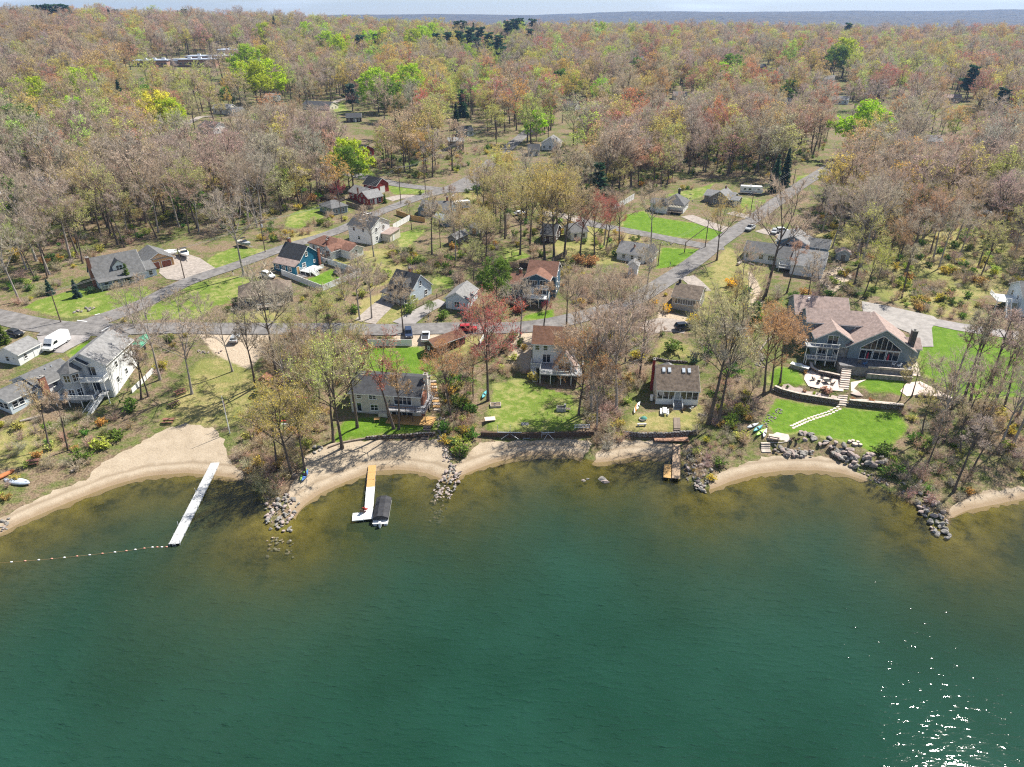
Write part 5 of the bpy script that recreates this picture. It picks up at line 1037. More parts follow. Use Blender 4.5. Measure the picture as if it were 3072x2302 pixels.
def stone_wall(name, label, px, h, size=0.55, depth=0.5, meshes=None, cap=None, world=None, base=None):
    P = [Vector(p) for p in (world or GP(px))]; root = empty(name, P[0]); tag(root, label, 'wall'); o0 = P[0].copy(); meshes = meshes or WALLROCK; rows = max(1, round(h / (size * .62))); rh = h / rows
    core = MB()
    for a, b in zip(P[:-1], P[1:]):
        a0, b0 = a - o0, b - o0; u = (b - a); u.z = 0; L_ = u.length; u.normalize(); sd = Vector((-u.y, u.x, 0)); n = max(1, round(L_ / size)); q = sd * depth * .33
        za = (gz(a.x, a.y) if base is None else base) - o0.z; zb = (gz(b.x, b.y) if base is None else base) - o0.z
        core.add([a0 - q + Vector((0, 0, za - a0.z - .4)), b0 - q + Vector((0, 0, zb - b0.z - .4)), b0 + q + Vector((0, 0, zb - b0.z - .4)), a0 + q + Vector((0, 0, za - a0.z - .4)), a0 - q + Vector((0, 0, za - a0.z + h * .9)), b0 - q + Vector((0, 0, zb - b0.z + h * .9)), b0 + q + Vector((0, 0, zb - b0.z + h * .9)), a0 + q + Vector((0, 0, za - a0.z + h * .9))], [(0,3,2,1),(4,5,6,7),(0,1,5,4),(1,2,6,5),(2,3,7,6),(3,0,4,7)])
        for r_ in range(rows):
            for i in range(n):
                t = (i + (.5 if r_ % 2 else 0) + srd.uniform(-.15, .15)) / n; c = a.lerp(b, min(max(t, 0), 1)); z = gz(c.x, c.y) if base is None else base
                o = link('stone', srd.choice(meshes), root, (c.x - o0.x, c.y - o0.y, z - o0.z + rh * (r_ + .5)), math.atan2(u.y, u.x)); s = size * srd.uniform(.95, 1.35); o.scale = (s * 1.15, depth * srd.uniform(1.0, 1.3), rh * srd.uniform(1.1, 1.5)); o.rotation_euler[0] = srd.choice((0, 3.14)) + srd.uniform(-.12, .12)
        if cap:
            k = max(1, round(L_ / 1.2))
            for i in range(k):
                c0, c1 = a.lerp(b, i / k), a.lerp(b, (i + .97) / k); m_ = MB(); z0 = gz(c0.x, c0.y) if base is None else base; z1 = gz(c1.x, c1.y) if base is None else base; m_.bar((c0.x - o0.x, c0.y - o0.y, z0 - o0.z + h + .05), (c1.x - o0.x, c1.y - o0.y, z1 - o0.z + h + .05), depth * 1.3, .1); m_.build('cap_stone', cap, root)
    core.build('wall_core', DARKWOOD, root); return root
rocks('rock_jetty', 'pale boulder jetty at the tip of the point between the two beaches', [(790,1500),(850,1480),(900,1510),(880,1560),(850,1590),(800,1580)], 70, (.5, 1.3), pile=.25)
rocks('rock_jetty', 'narrow boulder jetty right of the pontoon dock cove', [(1345,1395),(1392,1400),(1385,1440),(1345,1500),(1300,1505),(1300,1470)], 75, (.5, 1.15), pile=.3)
rocks('submerged_rocks', 'dark rocks under water off the narrow jetty', [(1290,1500),(1350,1500),(1330,1570),(1285,1575)], 22, (.5, 1.2), below=True, flat=.6)
rocks('submerged_rocks', 'dark rocks under water off the left point', [(800,1580),(880,1580),(880,1680),(800,1680)], 22, (.5, 1.2), below=True, flat=.6)
rocks('rock_jetty', 'boulder jetty with brush between the brown dock and right beach', [(2060,1340),(2110,1350),(2140,1430),(2130,1480),(2080,1475),(2055,1430)], 70, (.5, 1.3), pile=.25)
rocks('rock_jetty', 'dark boulder jetty on the far right shore', [(2740,1480),(2800,1490),(2855,1570),(2850,1620),(2800,1600),(2750,1530)], 70, (.6, 1.5), pile=.2)
rocks('boulder_wall', 'big grey boulders holding the slate house lawn above its beach', [(2495,1330),(2540,1345),(2580,1370),(2650,1375),(2660,1400),(2570,1408),(2520,1385),(2490,1360)], 62, (.9, 2.0), pile=.5)
rocks('boulder_wall', 'grey boulders stacked beside the beach steps', [(2325,1335),(2370,1350),(2440,1352),(2440,1372),(2370,1378),(2320,1360)], 48, (.7, 1.5), pile=.4)
rocks('boulder_row', 'long flat boulders edging the lawn above the picnic terrace', [(2392,1298),(2440,1302),(2500,1318),(2500,1336),(2430,1330),(2392,1316)], 16, (1.4, 2.4), flat=.45)
rocks('rubble_border', 'strip of small pale stones left of the slate house lawn', [(2290,1255),(2340,1222),(2350,1235),(2320,1265),(2295,1285)], 50, (.3, .7))
rocks('rubble_border', 'loose boulder pile below the split rail fence', [(2265,1060),(2290,1060),(2292,1105),(2262,1108)], 30, (.4, .9))
rocks('boulders', 'two rounded boulders standing in the shallow water', [(1788,1438),(1820,1432),(1826,1448),(1795,1456)], 2, (2.0, 2.6), zoff=.1, flat=.55); rocks('boulders', 'small boulder pair left of the big rounded boulders in the water', [(1745,1438),(1768,1436),(1768,1448),(1748,1450)], 2, (.9, 1.3))
rocks('boulders', 'grey boulders at the back of the cove beach near the golden tree', [(935,1342),(965,1335),(975,1352),(940,1362)], 6, (.9, 1.8)); rocks('boulders', 'row of boulders at the edge of the park drive', [(590,1052),(640,1060),(670,1052),(668,1060),(600,1062)], 12, (.6, 1.0)); rocks('boulders', 'white boulders by the road fork bank', [(215,930),(285,922),(285,936),(220,942)], 12, (.6, 1.6)); rocks('rocks', 'stones at the left end of the beach', [(0,1560),(30,1555),(25,1590),(0,1600)], 14, (.5, 1.1)); rocks('boulders', 'boulders in the brush behind the bright lawn', [(2030,595),(2075,580),(2080,610),(2040,615)], 16, (.5, 1.1)); rocks('rubble_border', 'scattered pale stones below the weathered grey shed', [(2445,850),(2520,795),(2545,820),(2500,870),(2450,880)], 40, (.4, .9)); rocks('rubble_border', 'line of stones along the side road by the low white house', [(1930,712),(2030,730),(2060,742),(2030,742),(1930,720)], 26, (.4, .8)); rocks('rubble_border', 'stones under the terrace stairs of the beige house', [(1310,1260),(1335,1250),(1340,1330),(1335,1390),(1315,1330)], 40, (.5, 1.1))
rocks('rubble_border', 'tumbled stones left of the narrow jetty top', [(1340,1330),(1360,1330),(1350,1390),(1335,1380)], 14, (.5, 1.0)); rocks('rocks', 'stones at the right end of the slate house beach', [(2570,1410),(2640,1420),(2680,1470),(2600,1440)], 16, (.4, .9)); rocks('rocks', 'scattered stones along the dark right shore', [(2690,1440),(2760,1470),(2750,1500),(2690,1480)], 14, (.5, 1.1))
stone_wall('stone_wall', 'dry stone wall holding the yard of the screened porch cottage', [(1870,1306),(1920,1312),(1990,1312),(2095,1304)], 1.1, .6)
stone_wall('stone_wall', 'low stone wall behind the cove beach', [(1098,1318),(1160,1314),(1230,1310),(1306,1306)], .7, .6, meshes=ROCKS)
stone_wall('stone_wall', 'curving dark stone wall below the patio, left of the stairs', [(2322,1172),(2345,1182),(2400,1196),(2460,1206),(2516,1214)], 1.2, .5, cap=PALESTONE)
stone_wall('stone_wall', 'straight dark stone wall below the terrace lawn, right of the stairs', [(2545,1214),(2600,1220),(2660,1226),(2708,1230)], 1.2, .5, cap=PALESTONE)
stone_wall('stone_wall', 'low rubble wall behind the skylight cottage', [(1962,1078),(2000,1086),(2060,1090)], .6, .55)
stone_wall('stone_wall', 'stone wall edging the lawn under the right hand bare trees', [(2750,1190),(2820,1196),(2900,1216),(2980,1224)], .5, .6, meshes=ROCKS)
def low_wall(name, label, px, h, m, t=.35):
    P = [Vector(p) for p in GP(px)]; root = empty(name, P[0]); tag(root, label, 'wall'); o0 = P[0]
    for a, b in zip(P[:-1], P[1:]):
        k = MB(); za, zb = gz(a.x, a.y), gz(b.x, b.y); k.bar(Vector((a.x, a.y, za + h / 2 - .2)) - o0, Vector((b.x, b.y, zb + h / 2 - .2)) - o0, t, h + .4); k.build('wall_section', m, root)
    return root
low_wall('retaining_wall', 'dark timber retaining wall above the narrow middle beach', [(1442,1308),(1500,1310),(1560,1312),(1640,1310),(1700,1310),(1782,1306)], 1.0, DARKWOOD, .5)
low_wall('retaining_wall', 'low timber edging left of the cove beach wall', [(985,1345),(1020,1332),(1060,1324),(1098,1318)], .35, WOOD)
# ---------------------------------------------------------------- terraces of the slate house
h = E_HOUSE; w = h.w
root = empty('stone_terrace', (h.x0, h.y0, h.z), h.ang); tag(root, 'raised dark stone patio in front of the big slate house', 'patio')
DPAV = mat('dark_paving', (.16, .155, .16), var=.3, scale=1.5, bump=.2); m_ = MB(); m_.box(4.8, -4.6, -3.2, w - .3, -.02, -.08); m_.build('retaining_wall', STONE, root)
for i in range(8):
    for j in range(3):
        x0 = 4.8 + i * (w - 5.1) / 8; y0 = -4.6 + j * 1.53; k = MB(); k.box(x0 + .03, y0 + .03, -.08, x0 + (w - 5.1) / 8 - .03, y0 + 1.5, -.02); k.build('paving_slab', DPAV, root)
m_ = MB(); m_.box(10.5, -5.9, -3.2, w - .6, -4.62, -1.0); m_.build('planter_wall', STONE, root); m_ = MB(); m_.box(10.5, -6.0, -1.0, w - .5, -5.7, -.88); m_.build('planter_cap', PALESTONE, root); m_ = MB(); m_.box(10.8, -4.75, -.08, w - .4, -4.45, .38); m_.build('parapet', PALESTONE, root)
PAV = mat('pale_paving', (.62, .50, .43), var=.15, scale=1.2, bump=.15)
drape('patio', GP([(2415,1120),(2440,1108),(2462,1128),(2530,1142),(2530,1176),(2470,1170),(2425,1160),(2412,1140)]), PAV, off=.14)
drape('patio', GP([(2552,1148),(2600,1140),(2575,1152),(2562,1168),(2590,1190),(2552,1182)]), PAV, off=.12)
drape('garden_bed', GP([(2330,1160),(2345,1156),(2420,1176),(2520,1194),(2518,1206),(2460,1198),(2345,1174)]), PAV, off=.12); drape('garden_bed', GP([(2548,1198),(2640,1205),(2708,1212),(2706,1222),(2600,1214),(2548,1207)]), PAV, off=.12)
drape('garden_path', GP([(2733,1040),(2748,1040),(2750,1080),(2762,1130),(2730,1128),(2690,1118),(2720,1100)]), PAV, off=.12); drape('garden_bed', GP([(2700,1175),(2720,1150),(2760,1145),(2800,1165),(2860,1195),(2830,1200),(2760,1185),(2720,1190)]), PAV, off=.10)
stone_wall('stone_wall', 'curved planter wall above the pale patio', [(2430,1096),(2434,1112),(2452,1122),(2490,1130),(2526,1138)], .9, .45, cap=PALESTONE)
# central stair
root = empty('stone_stairs', G(2532,1150)); tag(root, 'long flight of pale stone stairs down the middle of the terraces', 'stairs'); A_ = Vector(G(2536,1118)); B_ = Vector(G(2524,1218)); A_.z = 6.0; B_.z = gz(B_.x, B_.y) + .1; o0 = root.location
for i in range(18):
    t = (i + .5) / 18; c = A_.lerp(B_, t); k = MB(); k.box(-1.0, -.36, -.9, 1.0, .36, 0); s = k.build('step', PALESTONE if i % 3 else PAV, root); s.location = (c.x - o0.x, c.y - o0.y, c.z - o0.z); s.rotation_euler = (0, 0, h.ang)
root = empty('stepping_stones', G(2450,1255)); tag(root, 'double row of pale stepping stones across the green lawn', 'path'); o0 = root.location
path = [Vector(p) for p in GP([(2518,1224),(2490,1238),(2460,1248),(2420,1262),(2372,1284)])]
sm = MB(); sm.prism([(.42 * math.cos(R(60 * k + 13 * (k % 2))) * 1.15, .3 * math.sin(R(60 * k))) for k in range(6)], 'z', -.05, .07); smm = sm.mesh('stone', PAV)
for a, b in zip(path[:-1], path[1:]):
    n = max(2, round((b - a).length / .95)); u = (b - a).normalized(); sd = Vector((-u.y, u.x, 0))
    for i in range(n):
        for q in (-.38, .38): c = a.lerp(b, i / n) + sd * q + u * (.4 if q > 0 else 0); link('stone', smm, root, (c.x - o0.x, c.y - o0.y, gz(c.x, c.y) - o0.z), srd.uniform(-.3, .3) + math.atan2(u.y, u.x))
# ---------------------------------------------------------------- docks
def dock(name, label, a, b, w, z, mats, sec=2.4, posts=True, postm=METAL, cat='dock', extra=None):
    a, b = Vector((*onz(*a, z), z)), Vector((*onz(*b, z), z)); root = empty(name, (a.x, a.y, 0), math.atan2((b - a).y, (b - a).x)); tag(root, label, cat); L_ = (b - a).length; n = max(1, round(L_ / sec))
    for i in range(n):
        x0, x1 = L_ * i / n + .02, L_ * (i + 1) / n - .02; k = MB(); m = mats[min(int(len(mats) * i / n), len(mats) - 1)]; nb = int((x1 - x0) / .2)
        for j in range(nb): k.box(x0 + j * (x1 - x0) / nb, -w / 2, z - .05, x0 + (j + 1) * (x1 - x0) / nb - .015, w / 2, z)
        o = k.build('deck_section', m, root); k = MB(); k.box(x0, -w / 2, z - .22, x1, -w / 2 + .08, z - .05); k.box(x0, w / 2 - .08, z - .22, x1, w / 2, z - .05); k.build('frame', postm, o)
        if posts:
            for s in (-1, 1): k = MB(); k.tube([(0, 0, -3.2), (0, 0, z + (.8 if (i * 3 + s) % 4 == 0 else .1))], [.04, .04], 6); p = k.build('post', postm, root); p.location = (x1 - .1, s * (w / 2 + .05), 0)
    return root, L_
root, L_ = dock('dock', 'long white plank dock reaching from the swimming beach', (646,1388), (522,1632), 1.7, .45, [mat('white_dock', (.50, .50, .50), var=.22, scale=2, bump=.2)])
k = MB()
for s in (-.25, .25): k.tube([(L_ + .05, s, -1), (L_ + .05, s, .9), (L_ - .4, s, 1.0), (L_ - .4, s, .45)], [.03] * 4, 6)
for z in (-.3, 0, .3): k.bar((L_ + .05, -.25, z), (L_ + .05, .25, z), .04)
k.build('ladder', METAL, root)
root, L_ = dock('dock', 'two tone dock with new wood near the beach and white outer end', (1117,1396), (1104,1558), 1.5, .5, [NEWWOOD, NEWWOOD, WHITE, WHITE, WHITE])
k = MB(); k.box(L_ - 2.0, -2.7, .3, L_, -.8, .5); k.build('end_platform', WHITE, root)
def chair(parent, loc, rz, m):
    k = MB(); k.box(-.3, -.3, .38, .3, .3, .44); k.prism([(.25, .4), (.32, .4), (.5, 1.05), (.43, 1.05)], 'x', -.3, .3); k.box(-.36, -.3, .58, -.28, .3, .63); k.box(.28, -.3, .58, .36, .3, .63)
    for x in (-.28, .24):
        for y in (-.28, .24): k.box(x, y, 0, x + .05, y + .05, .6)
    o = empty('chair', loc, rz); s = k.build('seat_and_back', m, o); return o
# brown dock of the skylight cottage
root, L_ = dock('dock', 'brown wooden dock with a pale platform at its end', (2030,1332), (2028,1436), 1.5, .6, [mat('tan_deck', (.38, .27, .18), var=.3, scale=2)], postm=WOOD)
k = MB()
for j in range(14): k.box(L_ - 4.4 + j * .32, -2.3, .53, L_ - 4.4 + j * .32 + .3, -.92, .6)
k.build('side_platform', NEWWOOD, root)
root = empty('beach_deck', G(2015,1320)); tag(root, 'low red brown deck on the sand at the head of the brown dock', 'deck'); a, b = Vector(G(1963,1328)), Vector(G(2068,1328)); o0 = root.location; L_ = (b - a).length
for j in range(12): k = MB(); k.box(a.x - o0.x + j * L_ / 12, -1.1, .35, a.x - o0.x + (j + 1) * L_ / 12 - .03, 1.6, .48); k.build('plank', mat('red_brown_deck', (.36, .2, .13)), root)
root = empty('wooden_steps', G(2030,1295)); tag(root, 'wooden walk and steps through the dry stone wall', 'steps'); a, b = Vector(G(2030,1255)), Vector(G(2030,1318)); o0 = root.location
for i in range(14): c = a.lerp(b, (i + .5) / 14); k = MB(); k.box(-.7, -.2, 0, .7, .2, .08); s = k.build('step', WOOD, root); s.location = (c.x - o0.x, c.y - o0.y, gz(c.x, c.y) - o0.z + .1)
root = empty('beach_steps', G(2298,1345)); tag(root, 'short pale steps through the boulders down to the right beach', 'steps'); a, b = Vector(G(2296,1328)), Vector(G(2298,1358)); o0 = root.location
for i in range(6): c = a.lerp(b, (i + .5) / 6); k = MB(); k.box(-.9, -.25, -.2, .9, .25, .1); s = k.build('step', PALESTONE, root); s.location = (c.x - o0.x, c.y - o0.y, gz(c.x, c.y) - o0.z + .1)
# terraced garden stairs of the beige house
root = empty('garden_stairs', G(1315,1180)); tag(root, 'timber and stone garden stairs beside the beige house', 'stairs'); a, b = Vector(G(1298,1142)), Vector(G(1312,1235)); o0 = root.location
for i in range(11): c = a.lerp(b, (i + .5) / 11); k = MB(); k.box(-.75, -.45, -.2, .75, .4, .1); s = k.build('step', NEWWOOD if i % 2 else PALESTONE, root); s.location = (c.x - o0.x, c.y - o0.y, gz(c.x, c.y) - o0.z + .15)
for px in ((1278,1142), (1332,1148)):
    c, d = Vector(G(*px)), Vector(G(px[0] + 12, 1235)); k = MB(); k.bar(Vector((c.x, c.y, c.z + .25)) - o0, Vector((d.x, d.y, d.z + .25)) - o0, .18, .4); k.build('side_timber', WOOD, root)
# dock sections and lift frames parked on the middle wall
root = empty('dock_section', G(1580,1318), R(4)); tag(root, 'spare pale dock section leaning over the timber wall', 'dock'); k = MB()
for j in range(16): k.add([(-.75, -.1 + j * .28, .2 + j * .075), (.75, -.1 + j * .28, .2 + j * .075), (.75, .16 + j * .28, .27 + j * .075), (-.75, .16 + j * .28, .27 + j * .075)], [(0, 1, 2, 3), (3, 2, 1, 0)])
k.build('planking', mat('white_dock', (.66, .66, .66)), root); k = MB(); k.bar((-.7, -.1, .12), (-.7, 4.4, 1.3), .1); k.bar((.7, -.1, .12), (.7, 4.4, 1.3), .1); k.build('frame', METAL, root)
def frame(label, a, b, hgt, posts):
    A_, B_ = Vector(G(*a)), Vector(G(*b)); root = empty('boat_lift', A_, math.atan2((B_ - A_).y, (B_ - A_).x)); tag(root, label, 'frame'); L_ = (B_ - A_).length; k = MB(); k.bar((0, 0, 1.2), (L_, 0, 1.2), .12); k.bar((0, 0, .9), (L_, 0, .9), .08); k.build('beam', METAL, root)
    for t in posts: k = MB(); k.tube([(0, 0, -.5), (0, 0, hgt)], [.05, .05], 6); p = k.build('post', METAL, root); p.location = (L_ * t, 0, 0)
    k = MB(); k.bar((L_ * .5, 0, 1.0), (L_ * .15, -.9, .1), .07); k.bar((L_ * .5, 0, 1.0), (L_ * .9, -.9, .1), .07); k.build('brace', METAL, root)
frame('blue grey dock lift frame with tall posts left of the dock section', (1493,1312), (1565,1314), 2.9, (0, .52)); frame('short blue grey dock frame right of the dock section', (1625,1314), (1662,1312), 1.6, (0, .5, 1))
fence('boat_rack', 'grey metal rail rack at the right end of the middle lawn', [(1724,1288),(1768,1288)], 1.1, METAL, boards='rails', cat='rack')
# swimming buoys
root = empty('buoy_line', (*onz(250, 1668), 0)); tag(root, 'line of red and white swimming buoys', 'buoys'); o0 = root.location; bp_pts = [Vector((*onz(x, y), .05)) for x, y in ((500,1642),(455,1643),(370,1655),(250,1668),(130,1680),(0,1690),(-160,1705))]
k = MB(); k.tube([p - o0 for p in bp_pts], [.018] * len(bp_pts), 4); k.build('rope', mat('buoy_rope', (.45, .3, .15)), root)
bm_ = MB(); bm_.lathe([(.02, -.2), (.1, -.15), (.13, 0), (.1, .15), (.02, .2)], n=8); bA = bm_.mesh('buoy', WHITE, True); bB = bm_.mesh('buoy', mat('buoy_red', (.6, .3, .22)), True)
for i in range(20):
    f = i / 19 * (len(bp_pts) - 1.0001); j = int(f); p = bp_pts[j].lerp(bp_pts[j + 1], f - j) - o0; o = link('buoy', bA if i % 2 else bB, root, (p.x, p.y, .05)); o.rotation_euler = (0, R(90), .1)
# flagpole
b = G(690,1300); root = empty('flagpole', b); tag(root, 'tall white flagpole at the back of the sandy beach', 'flagpole'); hp = rise(663, 1187, b); k = MB(); k.tube([(0, 0, -.3), (0, 0, hp * .45), (0, 0, hp)], [.11, .09, .05], 8); k.build('pole', WHITE, root); k = MB(); k.lathe([(.02, 0), (.1, .08), (.02, .18)], (0, 0, hp)); k.build('finial', mat('gilt', (.6, .45, .1)), root)
k = MB(); k.add([(.09, 0, hp * .55), (.16, .05, hp * .55), (.22, .12, hp * .86), (.09, 0, hp * .88)], [(0, 1, 2, 3), (3, 2, 1, 0)]); k.build('flag', mat('faded_flag', (.45, .25, .28), var=.5, scale=6), root)
# ---------------------------------------------------------------- vehicles
TYRE = mat('tyre', (.025, .025, .027), rough=.9); RIM = mat('wheel_rim', (.45, .45, .47), rough=.4, metal=.5); LAMP = mat('lamp_glass', (.7, .68, .62), rough=.2); TAIL = mat('tail_lamp', (.4, .02, .02), rough=.3)
def paintm(n, c): return mat('car_paint_' + n, c, rough=.25, var=.04, spec=.6)
def ring(x, hw, z0, z1, ch=.12): return [(x, -hw + ch * .5, z0), (x, hw - ch * .5, z0), (x, hw, z0 + ch), (x, hw, z1 - ch), (x, hw - ch, z1), (x, -hw + ch, z1), (x, -hw, z1 - ch), (x, -hw, z0 + ch)]
def car(label, at, to, kind, paint, name='parked_car', cat='car', dims=None, group=None):
    """at: pixel of the middle on the ground; to: pixel the nose points towards"""
    a, b = G(*at), G(*to); root = empty(name, (a[0], a[1], a[2] + .14), math.atan2(b[1] - a[1], b[0] - a[0])); tag(root, label, cat, group); FOOT.append((a[0], a[1], 3.5))
    L_, W_, H_ = dims or {'sedan': (4.7, 1.85, 1.45), 'suv': (4.8, 1.95, 1.75), 'pickup': (5.7, 2.0, 1.85), 'van': (6.0, 2.1, 2.6)}[kind]; h = L_ / 2; hw = W_ / 2; k = MB()
    belt = {'sedan': .92, 'suv': 1.02, 'pickup': 1.08, 'van': 1.25}[kind]
    k.loft([ring(-h, hw * .9, .42, belt * .9), ring(-h + .18, hw, .3, belt), ring(h * .3, hw, .3, belt), ring(h - .5, hw * .98, .3, belt * .9), ring(h - .08, hw * .88, .36, belt * .78)]); body = k.build('body', paint, root)
    c = MB(); g = MB()
    if kind == 'van':
        c.loft([ring(-h + .04, hw * .96, belt - .1, H_ - .08, .2), ring(-h + .5, hw * .97, belt - .1, H_, .22), ring(h * .32, hw * .97, belt - .1, H_, .22), ring(h * .5, hw * .95, belt - .1, H_ - .25, .2), ring(h * .78, hw * .92, belt - .12, belt + .05, .05)])
        g.add([(h * .525, -hw * .8, H_ - .42), (h * .525, hw * .8, H_ - .42), (h * .77, hw * .84, belt + .12), (h * .77, -hw * .84, belt + .12)], [(0, 1, 2, 3), (3, 2, 1, 0)])
        for s in (-1, 1): g.add([(h * .18, s * hw * .985, belt + .15), (h * .60, s * hw * .985, belt + .15), (h * .47, s * hw * .985, belt + .75), (h * .18, s * hw * .985, belt + .75)], [(0, 1, 2, 3), (3, 2, 1, 0)])
    else:
        if kind == 'pickup': x0, x1, x2, x3 = -h * .18, -h * .12, h * .22, h * .5
        elif kind == 'suv': x0, x1, x2, x3 = -h + .12, -h + .5, h * .18, h * .5
        else: x0, x1, x2, x3 = -h + .35, -h + 1.05, h * .12, h * .46
        c.loft([ring(x0, hw * .9, belt - .1, belt + .03, .04), ring(x1, hw * .8, belt - .1, H_, .1), ring(x2, hw * .8, belt - .1, H_, .1), ring(x3, hw * .9, belt - .1, belt + .03, .04)])
        for s in (-1, 1): g.add([(x1 - .1 + .15, s * (hw * .885 + .01), belt + .08), (x3 - .35, s * (hw * .885 + .01), belt + .08), (x2 - .02, s * (hw * .8 + .02), H_ - .14), (x1 + .1, s * (hw * .8 + .02), H_ - .14)], [(0, 1, 2, 3), (3, 2, 1, 0)])
        g.add([(x3 - .05, -hw * .8, belt + .09), (x3 - .05, hw * .8, belt + .09), (x2 + .09, hw * .68, H_ - .08), (x2 + .09, -hw * .68, H_ - .08)], [(0, 1, 2, 3), (3, 2, 1, 0)]); g.add([(x0 + .02, -hw * .8, belt + .09), (x0 + .02, hw * .8, belt + .09), (x1 - .06, hw * .68, H_ - .08), (x1 - .06, -hw * .68, H_ - .08)], [(0, 1, 2, 3), (3, 2, 1, 0)])
    cab = c.build('cabin', paint, root); g.build('windows', GLASS, cab)
    if kind == 'pickup': q = MB(); q.box(-h + .2, -hw * .82, belt - .02, x0 - .08, hw * .82, belt + .015); q.build('load_bed', mat('bed_liner', (.05, .05, .055)), root)
    for x in (-h * .6, h * .62):
        for s in (-1, 1):
            t = MB(); t.tube([(0, -.12, 0), (0, .12, 0)], [.36, .36], 12); o = t.build('wheel', TYRE, root); o.location = (x, s * (hw - .08), .24); t = MB(); t.tube([(0, -.13, 0), (0, .13, 0)], [.2, .2], 8); t.build('rim', RIM, o)
    for s in (-1, 1):
        t = MB(); t.box(h - .2, s * hw * .62 - .15, belt * .62, h - .02, s * hw * .62 + .15, belt * .76); t.build('headlight', LAMP, root); t = MB(); t.box(-h - .01, s * hw * .72 - .1, belt * .66, -h + .1, s * hw * .72 + .1, belt * .86); t.build('tail_light', TAIL, root)
    return root
WHT, SIL, DRK, REDC, NAV = paintm('white', (.78, .78, .78)), paintm('silver', (.42, .43, .44)), paintm('black', (.025, .028, .035)), paintm('red', (.42, .02, .03)), paintm('navy', (.03, .045, .09))
car('white panel van parked beside the small white garage', (172,1040), (140,1062), 'van', WHT, 'delivery_van', 'van', dims=(7.2, 2.4, 3.0))
car('dark blue car behind the long white fence panels', (1226,1008), (1228,1030), 'suv', NAV); car('white pickup truck beside the brown shed', (1277,1018), (1279,996), 'pickup', WHT, 'pickup_truck', 'pickup'); car('red car on the lake road', (1404,994), (1440,993), 'suv', REDC)
car('grey pickup truck driving on the main road', (2250,690), (2225,706), 'pickup', SIL, 'pickup_truck', 'pickup'); car('white car parked behind the slate blue house, right one', (2345,698), (2380,696), 'suv', WHT); car('pale car parked behind the slate blue house, left one', (2322,700), (2316,712), 'sedan', SIL)
car('black car behind the evergreen at the left edge', (48,1006), (70,1012), 'sedan', DRK); car('white car beside the low taupe house', (806,833), (830,842), 'suv', WHT); car('dark car on the drive of the tall white house', (1098,648), (1112,644), 'sedan', NAV); car('silver car parked among bare trees at the park entrance', (707,1022), (716,1002), 'sedan', SIL)
car('black car on the gravel above the skylight cottage', (2050,988), (2070,985), 'suv', DRK); car('dark car parked under the deck of the low taupe house', (735,925), (775,920), 'sedan', DRK); car('silver car by the trailer near the junction', (1442,640), (1455,636), 'sedan', SIL); car('white car on the lane by the grove', (1560,645), (1580,642), 'sedan', WHT)
# travel trailers
def camper(label, A, B, stripe):
    h = House('travel_trailer', label, 'trailer', A, B, sink=-.55); w = h.w; k = MB(); k.prism([(0.1, 0), (w - .5, 0), (w, .7), (w - .3, 2.4), (w - .7, 2.65), (.2, 2.65), (0, 2.3)], 'y', 0, 2.4); k.build('body', WHITE, h.o); h.foot(0, 0, w, 2.4); h.last = (0, 0, w, 2.4); h.win('f', w * .2, 1.2, .8, .7, 1, False); h.win('f', w * .42, 1.2, 1.0, .7, 1, False); h.win('f', w * .8, 1.2, .9, .7, 1, False); h.door('f', w * .62, .7, 1.9, mat('trailer_door', (.7, .7, .7)), z=.15); h.box('stripe', .1, -.015, .5, w - .4, 0, .7, stripe); h.box('roof_unit', w * .4, .8, 2.65, w * .4 + 1, 1.6, 2.95, WHITE)
    for x in (w * .45, w * .55):
        for y in (.1, 2.3): t = MB(); t.tube([(0, -.1, 0), (0, .1, 0)], [.36, .36], 10); o = t.build('wheel', TYRE, h.o); o.location = (x, y, -.2)
    k = MB(); k.bar((w, 1.2, -.05), (w + 1.2, 1.2, -.2), .1); k.build('tow_bar', BLACK, h.o)
camper('white travel trailer beside the blue grey house', (1354,632), (1414,628), mat('grey_stripe', (.4, .42, .45))); camper('white travel trailer behind the grey gabled house', (2219,582), (2287,586), mat('blue_stripe', (.12, .2, .35)))
